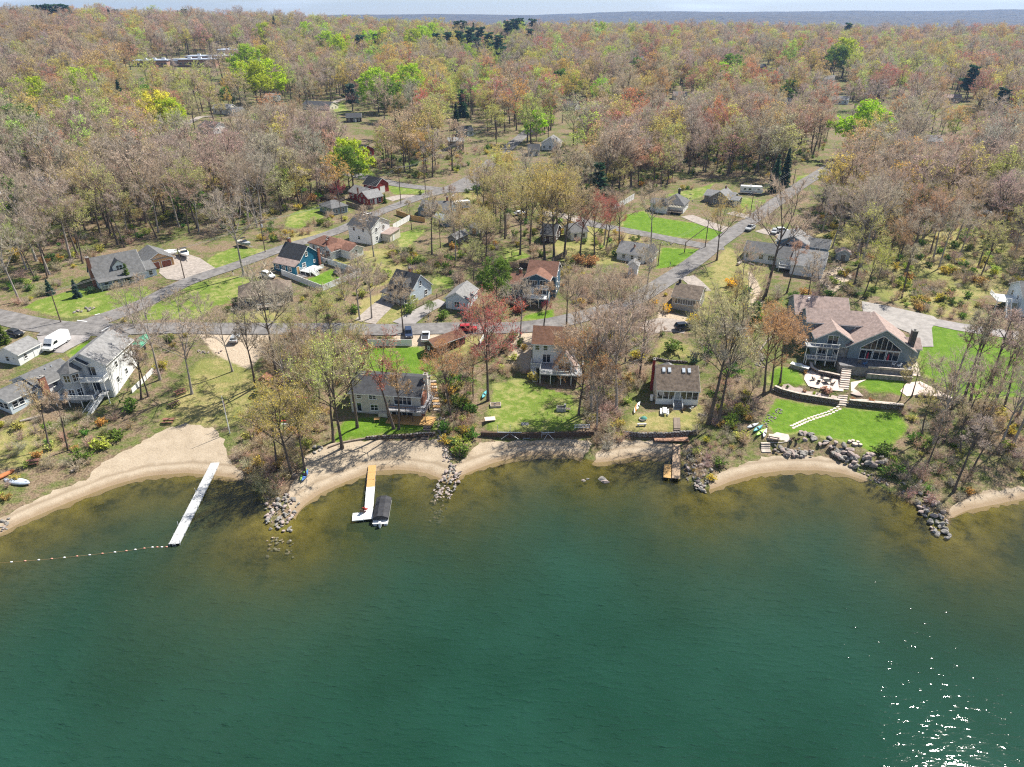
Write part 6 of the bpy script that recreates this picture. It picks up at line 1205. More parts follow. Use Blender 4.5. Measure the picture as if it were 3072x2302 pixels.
# ---------------------------------------------------------------- boats
def hull(L_, W_, H_, bow=.75, n=7):
    r = []
    for i in range(n + 1):
        t = i / n; hw = W_ / 2 * (1 - max(0, (t - .45) / .55) ** 2.2 * .97) * (.86 + .14 * min(1, t * 4)); sh = H_ * (1 + .28 * max(0, t - .4)); kz = H_ * .55 * max(0, (t - .6) / .4) ** 2; x = (t - .5) * L_
        r.append([(x, -hw * .35, kz + .08), (x, 0, kz), (x, hw * .35, kz + .08), (x, hw * .92, kz + H_ * .35), (x, hw, sh), (x, hw * .86, sh + .02), (x, 0, sh + .03), (x, -hw * .86, sh + .02), (x, -hw, sh), (x, -hw * .92, kz + H_ * .35)])
    return r
def at_rot(px, to): a, b = G(*px), G(*to); return a, math.atan2(b[1] - a[1], b[0] - a[0])
def boat(label, px, to, L_, W_, hullm, deckm, z=.7, trailer=True, windscreen=True, cover=None, name='boat'):
    a, r_ = at_rot(px, to); root = empty(name, (a[0], a[1], a[2] + z), r_); tag(root, label, 'boat'); FOOT.append((a[0], a[1], 4.5)); k = MB(); k.loft(hull(L_, W_, .95)); k.build('hull', hullm, root)
    if cover:
        k = MB(); rs = []
        for i in range(7):
            t = i / 6; x = (t - .5) * L_ * .98; hw = W_ / 2 * (1.03 if t < .5 else 1.03 - (t - .5) ** 2 * 3.6); zz = 1.15 + .55 * math.sin(math.pi * (.25 + .6 * t)) + .05 * (i % 2); rs.append([(x, -hw, .62), (x, hw, .62), (x, hw * .95, 1.02), (x, hw * .4, zz), (x, -hw * .4, zz), (x, -hw * .95, 1.02)])
        k.loft(rs); k.build('cover', cover, root)
    else:
        k = MB(); k.box(-L_ * .42, -W_ * .34, .98, -L_ * .02, W_ * .34, 1.02); k.build('cockpit', deckm, root)
        if windscreen: k = MB(); k.prism([(L_ * .02, 1.0), (L_ * .14, 1.0), (L_ * .02, 1.5), (-.02 * L_, 1.5)], 'y', -W_ * .36, W_ * .36); k.build('windscreen', GLASS, root); k = MB(); k.bar((-L_ * .1, -W_ * .4, 1), (-L_ * .1, -W_ * .36, 2.1), .06); k.bar((-L_ * .1, W_ * .4, 1), (-L_ * .1, W_ * .36, 2.1), .06); k.box(-L_ * .18, -W_ * .38, 2.1, 0, W_ * .38, 2.18); k.build('canopy', BLACK, root)
    if trailer:
        k = MB(); k.bar((-L_ * .4, -.5, -.1), (L_ * .5, -.1, -.1), .1); k.bar((-L_ * .4, .5, -.1), (L_ * .5, .1, -.1), .1); k.bar((L_ * .45, 0, -.1), (L_ * .68, 0, -.15), .1); k.bar((-L_ * .15, -W_ * .45, -.2), (-L_ * .15, W_ * .45, -.2), .1); k.build('trailer_frame', METAL, root)
        for s in (-1, 1): t = MB(); t.tube([(0, -.1, 0), (0, .1, 0)], [.34, .34], 10); o = t.build('trailer_wheel', TYRE, root); o.location = (-L_ * .15, s * W_ * .47, -z + .34)
    return root
boat('white motor boat with black canopy on a trailer by the gravel drive', (556,772), (580,800), 7.2, 2.5, WHITE, S_TAN); boat('silver boat on a trailer under the leaning bare tree', (735,740), (765,748), 6.4, 2.3, mat('grey_hull', (.35, .36, .38)), S_TAN); boat('boat on a trailer under a green tarpaulin', (428,1042), (455,1012), 7.0, 2.5, WHITE, WHITE, cover=mat('green_tarp', (.06, .26, .16), rough=.6, var=.3, scale=1.5, bump=.4, bscale=2))
boat('white covered boat trailer beside the motor boat', (512,772), (535,768), 4.5, 2.0, WHITE, WHITE, cover=WHITE); boat('upturned white boat in the clearing at the right edge', (2962,650), (2985,662), 5.5, 2.0, WHITE, WHITE, z=.4, trailer=False, cover=WHITE)
def upturned(label, px, to, L_, W_, m, name='rowing_boat', cat='boat', z=.15):
    a, r_ = at_rot(px, to); root = empty(name, (a[0], a[1], a[2] + z), r_); tag(root, label, cat); k = MB(); rs = []
    for i in range(9):
        t = i / 8 * 2 - 1; hw = W_ / 2 * math.sqrt(max(.004, 1 - t * t * .98)); zz = .5 * (1 - .35 * t * t); x = t * L_ / 2; rs.append([(x, -hw, .02), (x, hw, .02), (x, hw * .85, zz * .6), (x, hw * .3, zz), (x, -hw * .3, zz), (x, -hw * .85, zz * .6)])
    k.loft(rs); k.build('hull', m, root, True); k = MB(); k.bar((-L_ * .45, 0, .43), (L_ * .45, 0, .43), .06, .1); k.build('keel', m, root); return root
upturned('pale blue upturned rowing boat at the left beach end', (52,1448), (85,1455), 5.4, 1.8, mat('pale_blue_paint', (.55, .62, .72))); upturned('orange wooden canoe frame left of the pale blue rowing boat', (8,1432), (24,1424), 4.2, 1.3, mat('orange_wood_boat', (.45, .16, .06)), 'canoe')
def kayak(label, px, to, L_, m, tilt=0.0, z=.1, lift=0.0):
    a, r_ = at_rot(px, to); root = empty('kayak', (a[0], a[1], a[2] + z), r_); root.rotation_euler = (tilt, -lift, r_); tag(root, label, 'kayak', None); k = MB(); rs = []
    for i in range(11):
        t = i / 10 * 2 - 1; hw = .38 * (1 - abs(t) ** 2.4) + .015; zz = .28 + .12 * abs(t) ** 3; x = t * L_ / 2; rs.append([(x, -hw * .5, .02 + .1 * abs(t) ** 3), (x, hw * .5, .02 + .1 * abs(t) ** 3), (x, hw, .18), (x, hw * .5, zz), (x, -hw * .5, zz), (x, -hw, .18)])
    k.loft(rs); k.build('hull', m, root, True); k = MB(); k.lathe([(.27, 0), (.3, .05), (.22, .06)], (-.1, 0, .27), 10); k.build('cockpit_rim', BLACK, root); return root
KM = {n: mat('kayak_' + n, c, rough=.35, var=.08) for n, c in (('white', (.75, .75, .75)), ('lime', (.35, .65, .12)), ('teal', (.1, .38, .42)), ('red', (.5, .05, .05)), ('green', (.02, .25, .14)), ('blue', (.08, .2, .5)), ('orange', (.7, .25, .04)), ('cream', (.7, .62, .5)))}
for l, p, t, c, ti in (('white paddle board lying highest in the rack pile by the lawn', (2256,1282), (2285,1270), 'white', .3), ('pale teal kayak in the rack pile by the lawn', (2272,1290), (2300,1272), 'teal', .4), ('lime green kayak in the rack pile by the lawn', (2280,1302), (2300,1288), 'lime', .4), ('white kayak rightmost in the rack pile by the lawn', (2292,1304), (2300,1282), 'white', .6), ('cream kayak leaning left of the screened cottage, front one', (1904,1232), (1914,1205), 'cream', .9), ('orange kayak leaning left of the screened cottage', (1908,1226), (1917,1200), 'orange', .8), ('white kayak leaning left of the screened cottage, rear one', (1912,1222), (1921,1198), 'white', .8), ('red kayak under the trees left of the beige house', (905,1198), (930,1200), 'red', .1), ('dark green canoe under the trees left of the beige house', (905,1210), (935,1212), 'green', .1), ('red kayak in the brush behind the swimming beach', (838,1268), (860,1268), 'red', .2), ('white kayak in the brush behind the swimming beach', (838,1278), (862,1278), 'white', .2), ('lime kayak on the post rack beside the golden tree', (910,1430), (922,1405), 'lime', .3), ('blue kayak on the post rack beside the golden tree', (915,1432), (927,1407), 'blue', .3), ('pale blue kayak leaning on the trunk of the red budding tree', (1452,1188), (1462,1170), 'teal', .5)):
    kayak(l, p, t, 3.6, KM[c], ti, .25)
k = MB(); b = G(905,1432); root = empty('kayak_rack', b); tag(root, 'wooden post rack for kayaks on the cove beach', 'rack')
for x in (-.8, .9): q = MB(); q.box(-.09, -.09, -.2, .09, .09, 2.2); p = q.build('post', DARKWOOD, root); p.location = (x, 0, 0)
q = MB(); q.bar((-.9, 0, .9), (1.0, 0, .9), .1); q.build('rail', DARKWOOD, root); q = MB(); q.box(-1.6, -.6, 0, -.6, .4, .8); q.build('storage_box', WOOD, root)
# pontoon boat with black cover
a = onz(1148, 1540); root = empty('pontoon_boat', (*a, 0), R(93)); tag(root, 'pontoon boat under a black cover moored at the two tone dock', 'boat'); L_, W_ = 6.8, 2.6
for s in (-1, 1):
    k = MB(); k.tube([(-L_ / 2, s * .85, .05), (-L_ / 2 + .15, s * .85, .05), (L_ / 2 - .7, s * .85, .05), (L_ / 2, s * .85, .3)], [.2, .33, .33, .05], 10); k.build('pontoon', METAL, root)
k = MB(); k.box(-L_ / 2, -W_ / 2, .38, L_ / 2 - .3, W_ / 2, .5); k.build('deck', WHITE, root); k = MB(); k.box(-L_ / 2 + .8, -W_ / 2, .5, L_ / 2 - .4, -W_ / 2 + .06, 1.1); k.box(-L_ / 2 + .8, W_ / 2 - .06, .5, L_ / 2 - .4, W_ / 2, 1.1); k.build('side_rail', METAL, root)
k = MB(); rs = []
for i in range(8):
    t = i / 7; x = -L_ / 2 + .75 + t * (L_ - 1.15); hw = W_ / 2 + .05; zz = 1.55 + .25 * math.sin(t * math.pi) + (.35 if i in (5,) else 0) + (.12 if i == 2 else 0); rs.append([(x, -hw, .75), (x, hw, .75), (x, hw * .98, 1.12), (x, hw * .35, zz), (x, -hw * .35, zz), (x, -hw * .98, 1.12)])
k.loft(rs); k.build('cover', mat('black_canvas', (.035, .035, .04), rough=.7, var=.4, scale=1.2, bump=.5, bscale=2), root); k = MB(); k.box(-L_ / 2 - .5, -.2, .2, -L_ / 2, .2, 1.0); k.box(-L_ / 2 - .62, -.12, -.5, -L_ / 2 - .4, .12, .3); k.build('outboard_motor', WHITE, root)
a = onz(1088, 1545); c = tag(chair(None, (a[0], a[1], .5), R(180), DARKWOOD), 'brown chair on the end platform of the two tone dock', 'chair'); a = onz(1098, 1540); tag(chair(None, (a[0], a[1], .5), R(160), REDPAINT), 'red brown chair beside the pontoon boat', 'chair')
# ---------------------------------------------------------------- poles and wires
POLEM = mat('pole_wood', (.16, .115, .085), rough=.95, var=.3, scale=1, stretch=(3, 3, .4)); WIRE = mat('wire', (.22, .22, .23), rough=.6)
POLE_TOP = {}
def pole(key, label, px, py, top, arm=0.0, transformer=False, lean=0):
    b = G(px, py); hgt = rise(px, top, b); root = empty('utility_pole', b, R(arm)); tag(root, label, 'utility pole'); k = MB(); k.tube([(0, 0, -.4), (0, 0, hgt)], [.17, .11], 8); k.build('pole', POLEM, root)
    k = MB(); k.bar((-1.1, 0, hgt - .5), (1.1, 0, hgt - .5), .12); k.bar((-.6, .03, hgt - .55), (0, .03, hgt - 1.1), .05); k.build('crossarm', POLEM, root)
    for x in (-1.0, 0, 1.0): k = MB(); k.lathe([(.06, 0), (.08, .1), (.03, .22)], (x, 0, hgt - .44), 6); k.build('insulator', CONC, root)
    if transformer: k = MB(); k.tube([(.3, -.1, hgt - 2.4), (.3, -.1, hgt - 1.4)], [.27, .27], 10); k.build('transformer', METAL, root)
    POLE_TOP[key] = Vector((b[0], b[1], b[2] + hgt - .3)); FOOT.append((b[0], b[1], 2.2)); return root
for a in (('a', 'utility pole at the left road fork', 183,968,872,20), ('b', 'utility pole in front of the grey cape garage', 554,836,745,40), ('c', 'utility pole with transformer beside the green verge', 796,758,660,40,True), ('d', 'utility pole before the small slate grey cottage', 1026,668,600,40), ('e', 'utility pole left of the junction by the red house', 1203,614,500,30), ('f', 'utility pole on the grass corner of the junction', 1277,584,478,30), ('g', 'utility pole at the side road corner by the bright lawn', 2115,743,657,-40), ('h', 'utility pole beside the low white house lawn', 1974,797,730,-40), ('i', 'utility pole by the drive of the grey gabled house', 2249,654,573,-40), ('k', 'utility pole on the main road under dark spruces', 2378,560,505,-40), ('m', 'utility pole far up the left road among trunks', 1490,440,360,30)): pole(*a)
def wires(label, keys, r_=.028, drop=.6):
    root = empty('power_line', POLE_TOP[keys[0]]); tag(root, label, 'wires'); o0 = POLE_TOP[keys[0]]
    for a, b in zip(keys[:-1], keys[1:]):
        for off in (-.5, .5):
            A_, B_ = POLE_TOP[a] - o0, POLE_TOP[b] - o0; pts = []
            for i in range(11): t = i / 10; p = A_.lerp(B_, t); p.z -= drop * 4 * t * (1 - t); pts.append(p + Vector((off, 0, 0)))
            k = MB(); k.tube(pts, [r_] * 11, 4); k.build('wire', WIRE, root)
wires('overhead wires along the left road past the junction', ['a', 'b', 'c', 'd', 'e', 'f', 'm']); wires('overhead wires along the main road on the right', ['h', 'g', 'i', 'k'])
b = G(2053,758); root = empty('guy_pole', b); tag(root, 'short leaning guy pole with diagonal strut on the corner lawn', 'utility pole'); k = MB(); k.tube([(0, 0, -.3), (.1, 0, 3.6)], [.16, .14], 8); k.build('pole', POLEM, root); t = POLE_TOP['g'] - Vector(b); k = MB(); k.tube([(.1, 0, 3.4), (t.x, t.y, t.z - 2)], [.14, .1], 7); k.build('strut', POLEM, root)
# ---------------------------------------------------------------- picnic tables, seats, yard things
def picnic(label, px, to, m, benchm=None):
    a, r_ = at_rot(px, to); root = empty('picnic_table', a, r_); tag(root, label, 'picnic table')
    for j in range(4): k = MB(); k.box(-1.15, -.42 + j * .215, .78, 1.15, -.42 + j * .215 + .2, .83); k.build('top_plank', m, root)
    for s in (-1, 1):
        k = MB(); k.box(-1.15, s * .78 - .15, .46, 1.15, s * .78 + .15, .51); k.build('bench', benchm or m, root)
    for x in (-.85, .85): k = MB(); k.bar((x, -.75, 0), (x, .25, .78), .08); k.bar((x, .75, 0), (x, -.25, .78), .08); k.bar((x, -.85, .43), (x, .85, .43), .08); k.build('leg_frame', m, root)
    return root
RBW = mat('red_brown_wood', (.26, .12, .085), var=.3, scale=3)
picnic('red brown picnic table on the grass, uppermost of three', (542,1180), (560,1172), RBW); picnic('dark picnic table in tree shade, middle of three', (524,1217), (542,1208), DARKWOOD); picnic('red brown picnic table at the edge of the sand', (507,1267), (535,1266), RBW); picnic('picnic table with pale top on the stone terrace by the kayak pile', (2322,1318), (2345,1322), mat('pale_table', (.58, .45, .36)), DARKWOOD); picnic('white picnic table in front of the screened porch cottage', (1993,1240), (1993,1225), WHITE); picnic('brown picnic table in the left brush', (100,1392), (130,1388), RBW)
drape('patio', GP([(2300,1315),(2330,1298),(2365,1305),(2372,1325),(2345,1330),(2305,1330)]), pale, off=.1)
for l, px, rz, m in (('dark lounge chair left of a pair by the boulder row', (2374,1322), 200, DARKWOOD), ('dark lounge chair right of a pair by the boulder row', (2390,1324), 200, DARKWOOD), ('wooden chair on the cove sand, leftmost of four', (1214,1316), 180, DARKWOOD), ('wooden chair on the cove sand, second of four', (1238,1314), 180, DARKWOOD), ('wooden chair on the cove sand, third of four', (1262,1312), 180, DARKWOOD), ('wooden chair on the cove sand, rightmost of four', (1282,1311), 180, DARKWOOD), ('chair left of the porch steps of the skylight cottage', (2012,1234), 160, WOOD), ('dark chair right of the porch steps of the skylight cottage', (2048,1234), 200, DARKWOOD), ('white chair furthest right before the screened porch', (2072,1230), 210, WHITE)): tag(chair(None, G(*px), R(rz), m), l, 'chair')
def table(label, px, L_, W_, m, hgt=.75, name='table'):
    a = G(*px); root = empty(name, a, R(5)); tag(root, label, 'table'); k = MB(); k.box(-L_ / 2, -W_ / 2, hgt - .05, L_ / 2, W_ / 2, hgt); k.build('top', m, root)
    for x in (-1, 1):
        for y in (-1, 1): k = MB(); k.box(-.04, -.04, 0, .04, .04, hgt - .05); p = k.build('leg', m, root); p.location = (x * (L_ / 2 - .08), y * (W_ / 2 - .08), 0)
    return root
table('square pale wooden frame table on the beige house lawn', (1132,1264), 1.2, 1.0, NEWWOOD); table('low black round table on the pale patio', (2478,1150), 1.4, 1.4, BLACK)
for i, (px, rz) in enumerate((((2440,1142), 90), ((2455,1150), 160), ((2492,1140), 300), ((2496,1156), 250), ((2466,1136), 20))): tag(chair(None, G(*px), R(rz), BLACK), ('black patio chair at the curved wall end', 'black patio chair left of the round table', 'black patio chair beyond the round table', 'black patio chair right of the round table', 'black patio chair behind the round table')[i], 'chair')
def planter(label, px, L_, W_, hgt, m, fill, name='planter'):
    a = G(*px); root = empty(name, a, R(4)); tag(root, label, 'planter'); k = MB(); t = .14
    k.box(-L_/2, -W_/2, -.1, L_/2, -W_/2+t, hgt); k.box(-L_/2, W_/2-t, -.1, L_/2, W_/2, hgt); k.box(-L_/2, -W_/2+t, -.1, -L_/2+t, W_/2-t, hgt); k.box(L_/2-t, -W_/2+t, -.1, L_/2, W_/2-t, hgt); k.build('frame', m, root); k = MB(); k.box(-L_/2+t, -W_/2+t, -.1, L_/2-t, W_/2-t, hgt - .12); k.build('soil', fill, root)
    for i in range(3): o = link('stone', ROCKS[i], root, (srd.uniform(-.4, .6), srd.uniform(-.4, .4), hgt)); o.scale = (.4, .4, .35)
SOIL = mat('soil', (.16, .12, .08), var=.4, scale=4)
planter('raised wooden planter box with pale stones on the middle lawn', (1487,1218), 2.3, 1.7, .45, mat('grey_timber', (.42, .36, .31)), SOIL); 
a = G(1470,1262); root = empty('stone_slab', a, R(10)); tag(root, 'pale pinkish slab table near the timber wall', 'table'); k = MB(); k.box(-1.1, -.75, .35, 1.1, .75, .5); k.build('top', PAV, root); k = MB(); k.box(-.7, -.4, -.1, .7, .4, .35); k.build('base', DARKWOOD, root)
a = G(1688,1232); root = empty('outdoor_grill', a, R(-6)); tag(root, 'concrete block barbecue with a wooden side shelf on the middle lawn', 'grill'); k = MB()
for z in range(3):
    for i in range(4): q = MB(); q.box(-1.3 + i * .5, -.55, z * .3, -.82 + i * .5, .55, z * .3 + .28); q.build('block', CONC, root)
k.box(-1.2, -.45, .84, .6, .45, .9); k.build('grate', BLACK, root); k = MB(); k.box(.75, -.4, .5, 1.7, .4, .56); k.build('shelf', WOOD, root); k = MB(); k.box(.2, .2, .9, .7, .6, 1.4); k.build('chimney_block', CONC, root)
a = G(1927,1260); root = empty('fire_pit', a); tag(root, 'round mossy fire pit with a green lid on the cottage lawn', 'fire pit'); k = MB(); k.lathe([(.7, 0), (.75, .35), (.55, .35), (.5, .1)], n=14); k.build('ring', STONE, root); k = MB(); k.lathe([(.68, .36), (.4, .62), (.05, .72)], (.35, .15, 0), 12); k.build('lid', mat('green_cover', (.08, .25, .2)), root)
a = G(1925,1278); root = empty('stone_bench', a, R(3)); tag(root, 'grey stone bench near the dry stone wall', 'bench'); k = MB(); k.box(-.95, -.25, .42, .95, .25, .55); k.build('seat', CONC, root)
for x in (-.7, .7): k = MB(); k.box(x - .12, -.2, 0, x + .12, .2, .42); k.build('leg', CONC, root)
def stump(label, px, r_): a = G(*px); root = empty('stump_seat', a); tag(root, label, 'stump'); k = MB(); k.lathe([(r_, -.1), (r_ * .96, .4), (r_ * .9, .45)], n=10); k.build('trunk', BARK_PALE, root); k = MB(); k.lathe([(r_ * .85, .45), (r_ * .8, .47)], n=10); k.build('cut_face', mat('cut_wood', (.55, .45, .36)), root)
for l, p, r_ in (('pale stump seat on the green lawn, left of the fire ring', (2548,1328), .42), ('pale stump seat on the green lawn, top one', (2558,1326), .4), ('largest pale stump in the middle of the lawn ring', (2564,1336), .62), ('pale stump seat on the green lawn, right one', (2572,1330), .4), ('pale stump seat on the green lawn, lowest right', (2580,1338), .42)): stump(l, p, r_)
# brown shed by the lake road and a few yard structures
h = House('shed', 'dark brown shed with rusty roof beside the white pickup', 'shed', (1276,1052), (1300,1062)); w = h.w; h.block(0, 0, w + 1.2, 9.5, 2.4, .9, S_BROWN, R_BROWN, axis='y', og=.2); h.o.rotation_euler[2] += R(-12); h.win('f', w * .6, .9, .7, .7); h.door('r', 3, 1.2, 1.9, DARKWOOD)
h = House('play_house', 'orange wooden play structure beside the park trees', 'play set', (782,1178), (812,1180)); w = h.w
for x in (0, 2.2):
    for y in (0, 1.8): h.box('post', x, y, -.2, x + .14, y + .14, 3.2, TERRA)
h.box('platform', 0, 0, 1.3, 2.34, 1.94, 1.45, TERRA); k = MB(); k.prism([(-.2, 3.1), (2.54, 3.1), (1.17, 4.2)], 'y', -.2, 2.2); k.build('roof', mat('orange_roof', (.26, .12, .07)), h.o); k = MB(); k.add([(2.3, .3, 1.4), (2.3, 1.3, 1.4), (4.6, 1.3, 0.1), (4.6, .3, 0.1)], [(0, 1, 2, 3), (3, 2, 1, 0)]); k.build('slide', RBW, h.o)
a = G(858,1058); root = empty('basketball_hoop', a, R(200)); tag(root, 'basketball hoop on a post by the park drive', 'hoop'); k = MB(); k.tube([(0, 0, -.2), (0, 0, 3.0), (0, .5, 3.3)], [.07, .07, .06], 6); k.build('post', METAL, root); k = MB(); k.box(-.8, .5, 2.9, .8, .56, 3.9); k.build('backboard', GLASS, root); k = MB(); k.tube([(.23 * math.cos(R(30 * i)), .85 + .23 * math.sin(R(30 * i)), 3.05) for i in range(13)], [.02] * 13, 4); k.build('rim', REDPAINT, root)
def trampoline():
    a = G(1020,822); root = empty('trampoline', a); tag(root, 'black round trampoline inside the white fenced yard', 'trampoline'); k = MB(); k.lathe([(1.9, .7), (2.0, .78), (1.9, .82)], n=18); k.build('mat', BLACK, root); k = MB()
    for i in range(6): k.tube([(1.95 * math.cos(i * 1.047), 1.95 * math.sin(i * 1.047), 0), (1.95 * math.cos(i * 1.047), 1.95 * math.sin(i * 1.047), 2.4)], [.035, .035], 5)
    k.build('frame', BLACK, root)
trampoline()
def mailbox(label, px):
    a = G(*px); root = empty('mailbox', a); tag(root, label, 'mailbox'); k = MB(); k.box(-.06, -.06, -.1, .06, .06, 1.05); k.build('post', WHITE, root); k = MB(); k.prism([(-.13, 1.05), (.13, 1.05), (.13, 1.2), (.06, 1.3), (-.06, 1.3), (-.13, 1.2)], 'y', -.28, .28); k.build('box', BLACK, root)
for l, p in (('mailbox at the verge of the left road below the bare tree', (700,826)), ('mailbox by the blue grey house drive', (1206,640)), ('mailbox at the drive of the grey gabled house', (2258,652)), ('mailbox at the paved drive of the little cottage', (1286,962)), ('mailbox at the lawn corner under the side road', (2010,800))): mailbox(l, p)
def log(label, a, b, r_=.22, m=None):
    A_, B_ = Vector(G(*a)), Vector(G(*b)); root = empty('log', A_); tag(root, label, 'log'); k = MB(); k.tube([(0, 0, r_), tuple(B_ - A_ + Vector((0, 0, r_)))], [r_, r_ * .8], 8); k.build('trunk', m or BARK_PALE, root); k = MB(); k.tube([(0, 0, r_), tuple((A_ - B_).normalized() * .02 + Vector((0, 0, r_)))], [r_ * .95, r_ * .95], 8); k.build('cut_face', mat('cut_wood', (.55, .45, .36)), root)
for l, a, b in (('fallen pale log in front of the white wing', (2226,782), (2262,798)), ('short thick log beside the fallen pale log', (2212,797), (2222,790)), ('fallen dark trunk right of the slate blue house', (2470,692), (2560,708)), ('pale driftwood log on the left shore brush', (215,1418), (235,1408)), ('white birch log in the lower left brush', (60,1268), (130,1250)), ('fallen pale branch right of the skylight cottage', (2095,1245), (2120,1252)), ('pale fallen trunk on the far right bank', (2740,1470), (2770,1440))): log(l, a, b, .25 if 'thick' not in l else .45)
# umbrellas and seats on the raised patio
for i, (x, l) in enumerate(((11.0, 'closed red umbrella left of the glass doors'), (15.4, 'closed red umbrella right of the glass doors'))):
    p = Vector((E_HOUSE.x0 + x * E_HOUSE.ca + 1.6 * E_HOUSE.sa, E_HOUSE.y0 + x * E_HOUSE.sa - 1.6 * E_HOUSE.ca, E_HOUSE.z - .02)); root = empty('parasol', p); tag(root, l, 'umbrella'); k = MB(); k.tube([(0, 0, 0), (0, 0, 2.6)], [.03, .03], 6); k.build('pole', WOOD, root); k = MB(); k.lathe([(.05, 2.5), (.16, 2.0), (.22, 1.1), (.18, .9)], n=8); k.build('canopy', mat('red_canvas', (.42, .03, .06)), root)
for i, (x, y) in enumerate(((9.2, -2.6), (10.2, -3.4), (16.6, -2.4), (17.6, -3.0))):
    p = (E_HOUSE.x0 + x * E_HOUSE.ca - y * E_HOUSE.sa, E_HOUSE.y0 + x * E_HOUSE.sa + y * E_HOUSE.ca, E_HOUSE.z - .02); tag(chair(None, p, R(180 + 30 * i), (WOOD, mat('blue_seat', (.08, .2, .45)), WHITE, WHITE)[i]), ('wooden chair on the raised patio by the left umbrella', 'blue chair on the raised patio edge', 'white chair on the raised patio by the right umbrella', 'white chair at the right end of the raised patio')[i], 'chair')
a = G(2398,1108); root = empty('outdoor_kitchen', a, R(-40)); tag(root, 'stone outdoor kitchen counter with white top left of the pale patio', 'grill'); k = MB(); k.box(-2.0, -.6, -.3, 2.0, .6, .95); k.build('base', STONE, root); k = MB(); k.box(-2.1, -.7, .95, 2.1, .7, 1.05); k.build('counter', WHITE, root); k = MB(); k.box(-.6, -.4, 1.05, .5, .4, 1.35); k.build('grill_hood', METAL, root)
# ---------------------------------------------------------------- garden shrubs
def bush(label, px, h_, w_, colour, kind='leafy', cat='shrub'):
    a = G(*px); o = link('shrub', SHRUBM[kind][len(label) % 2], None, a, srd.uniform(0, 6)); o.scale = (w_ / 1.25, w_ / 1.25, h_ / 1.5); o.color = jcol(colour, srd, .08); tag(o, label, cat)
    if h_ > 1.2: o.scale = (w_ / 1.25, w_ / 1.25, h_ / 1.5)
for a in (('bright yellow forsythia beside the main road bend', (2190,858), 2.2, 2.6, 'forsythia'), ('bright yellow forsythia right of the tan cottage', (2082,968), 2.0, 2.2, 'forsythia'), ('yellow forsythia left of the tan cottage', (2000,935), 2.0, 1.9, 'forsythia'), ('small yellow forsythia by the road edge', (1960,912), 1.4, 1.4, 'forsythia'), ('broad dark green juniper above the skylight cottage', (2010,1050), 2.4, 3.2, 'green'), ('round dark green bush by the stone path', (2085,1090), 2.4, 1.8, 'pine'), ('orange azalea in the right garden bed', (2612,1205), .9, .7, 'orange'), ('orange azalea in the bed beside the stairs', (2556,1202), .8, .6, 'orange'), ('orange azalea by the patio entrance', (2417,1122), .9, .6, 'orange'), ('pink weeping bush on the wall left of the stairs', (2480,1176), 1.1, 1.5, 'pink'), ('lime green bush in the left garden bed', (2342,1160), .7, .5, 'lime'), ('lime green bush in the middle of the left garden bed', (2442,1184), .7, .5, 'lime'), ('green bush in the left garden bed next to the lime one', (2362,1164), .7, .5, 'green'), ('rust coloured bush on the left garden bed', (2412,1176), .6, .5, 'rust'), ('red leafed hedge behind the low white house, left end', (1730,790), 2.6, 3.0, 'orange'), ('red leafed hedge behind the low white house, right end', (1775,795), 2.6, 3.0, 'orange'), ('dense green shrub between beige house and middle lawn', (1372,1222), 3.0, 2.2, 'green'), ('rounded green shrub below the dense green one', (1385,1370), 2.4, 2.0, 'green'), ('pale green shrub at the left shore brush', (305,1345), 2.2, 2.2, 'palegreen'), ('green shrub beside the pale green shore shrub', (250,1375), 2.0, 2.2, 'green'), ('green shrub by the swimming beach corner', (355,1315), 1.8, 2.0, 'green'), ('green shrub at the foot of the tall lake house', (395,1230), 2.4, 2.4, 'green'), ('dark green shrub at the corner of the pale blue cape', (1228,938), 2.2, 2.0, 'green'), ('trimmed dark bush on the junction grass', (1262,585), 1.8, 1.1, 'green'), ('olive shrub beside the deck of the tall white lake house', (1600,1142), 2.0, 1.6, 'olive'), ('deep red japanese maple bush by the dark blue house stairs', (1560,935), 2.6, 2.8, 'red'), ('red budding bush before the dark blue house', (1530,915), 2.2, 1.8, 'red'), ('green shrub on the right hand jetty', (2150,1395), 1.5, 1.9, 'green'), ('dark green bush at the right shore edge', (2680,1430), 2.2, 2.4, 'green'), ('green bushes edge beside the lawn and bare trees', (2650,1360), 2.0, 2.4, 'green'), ('dark shrub below the cape house chimney', (270,880), 1.6, 1.6, 'pine'), ('dark shrub in front of the teal house fence', (905,770), 1.2, 1.2, 'pine'), ('pale green shrub behind the white van', (180,1095), 1.3, 1.3, 'olive'), ('green shrub under the side of the little cottage', (1330,955), 2.0, 2.2, 'green')): bush(*a)
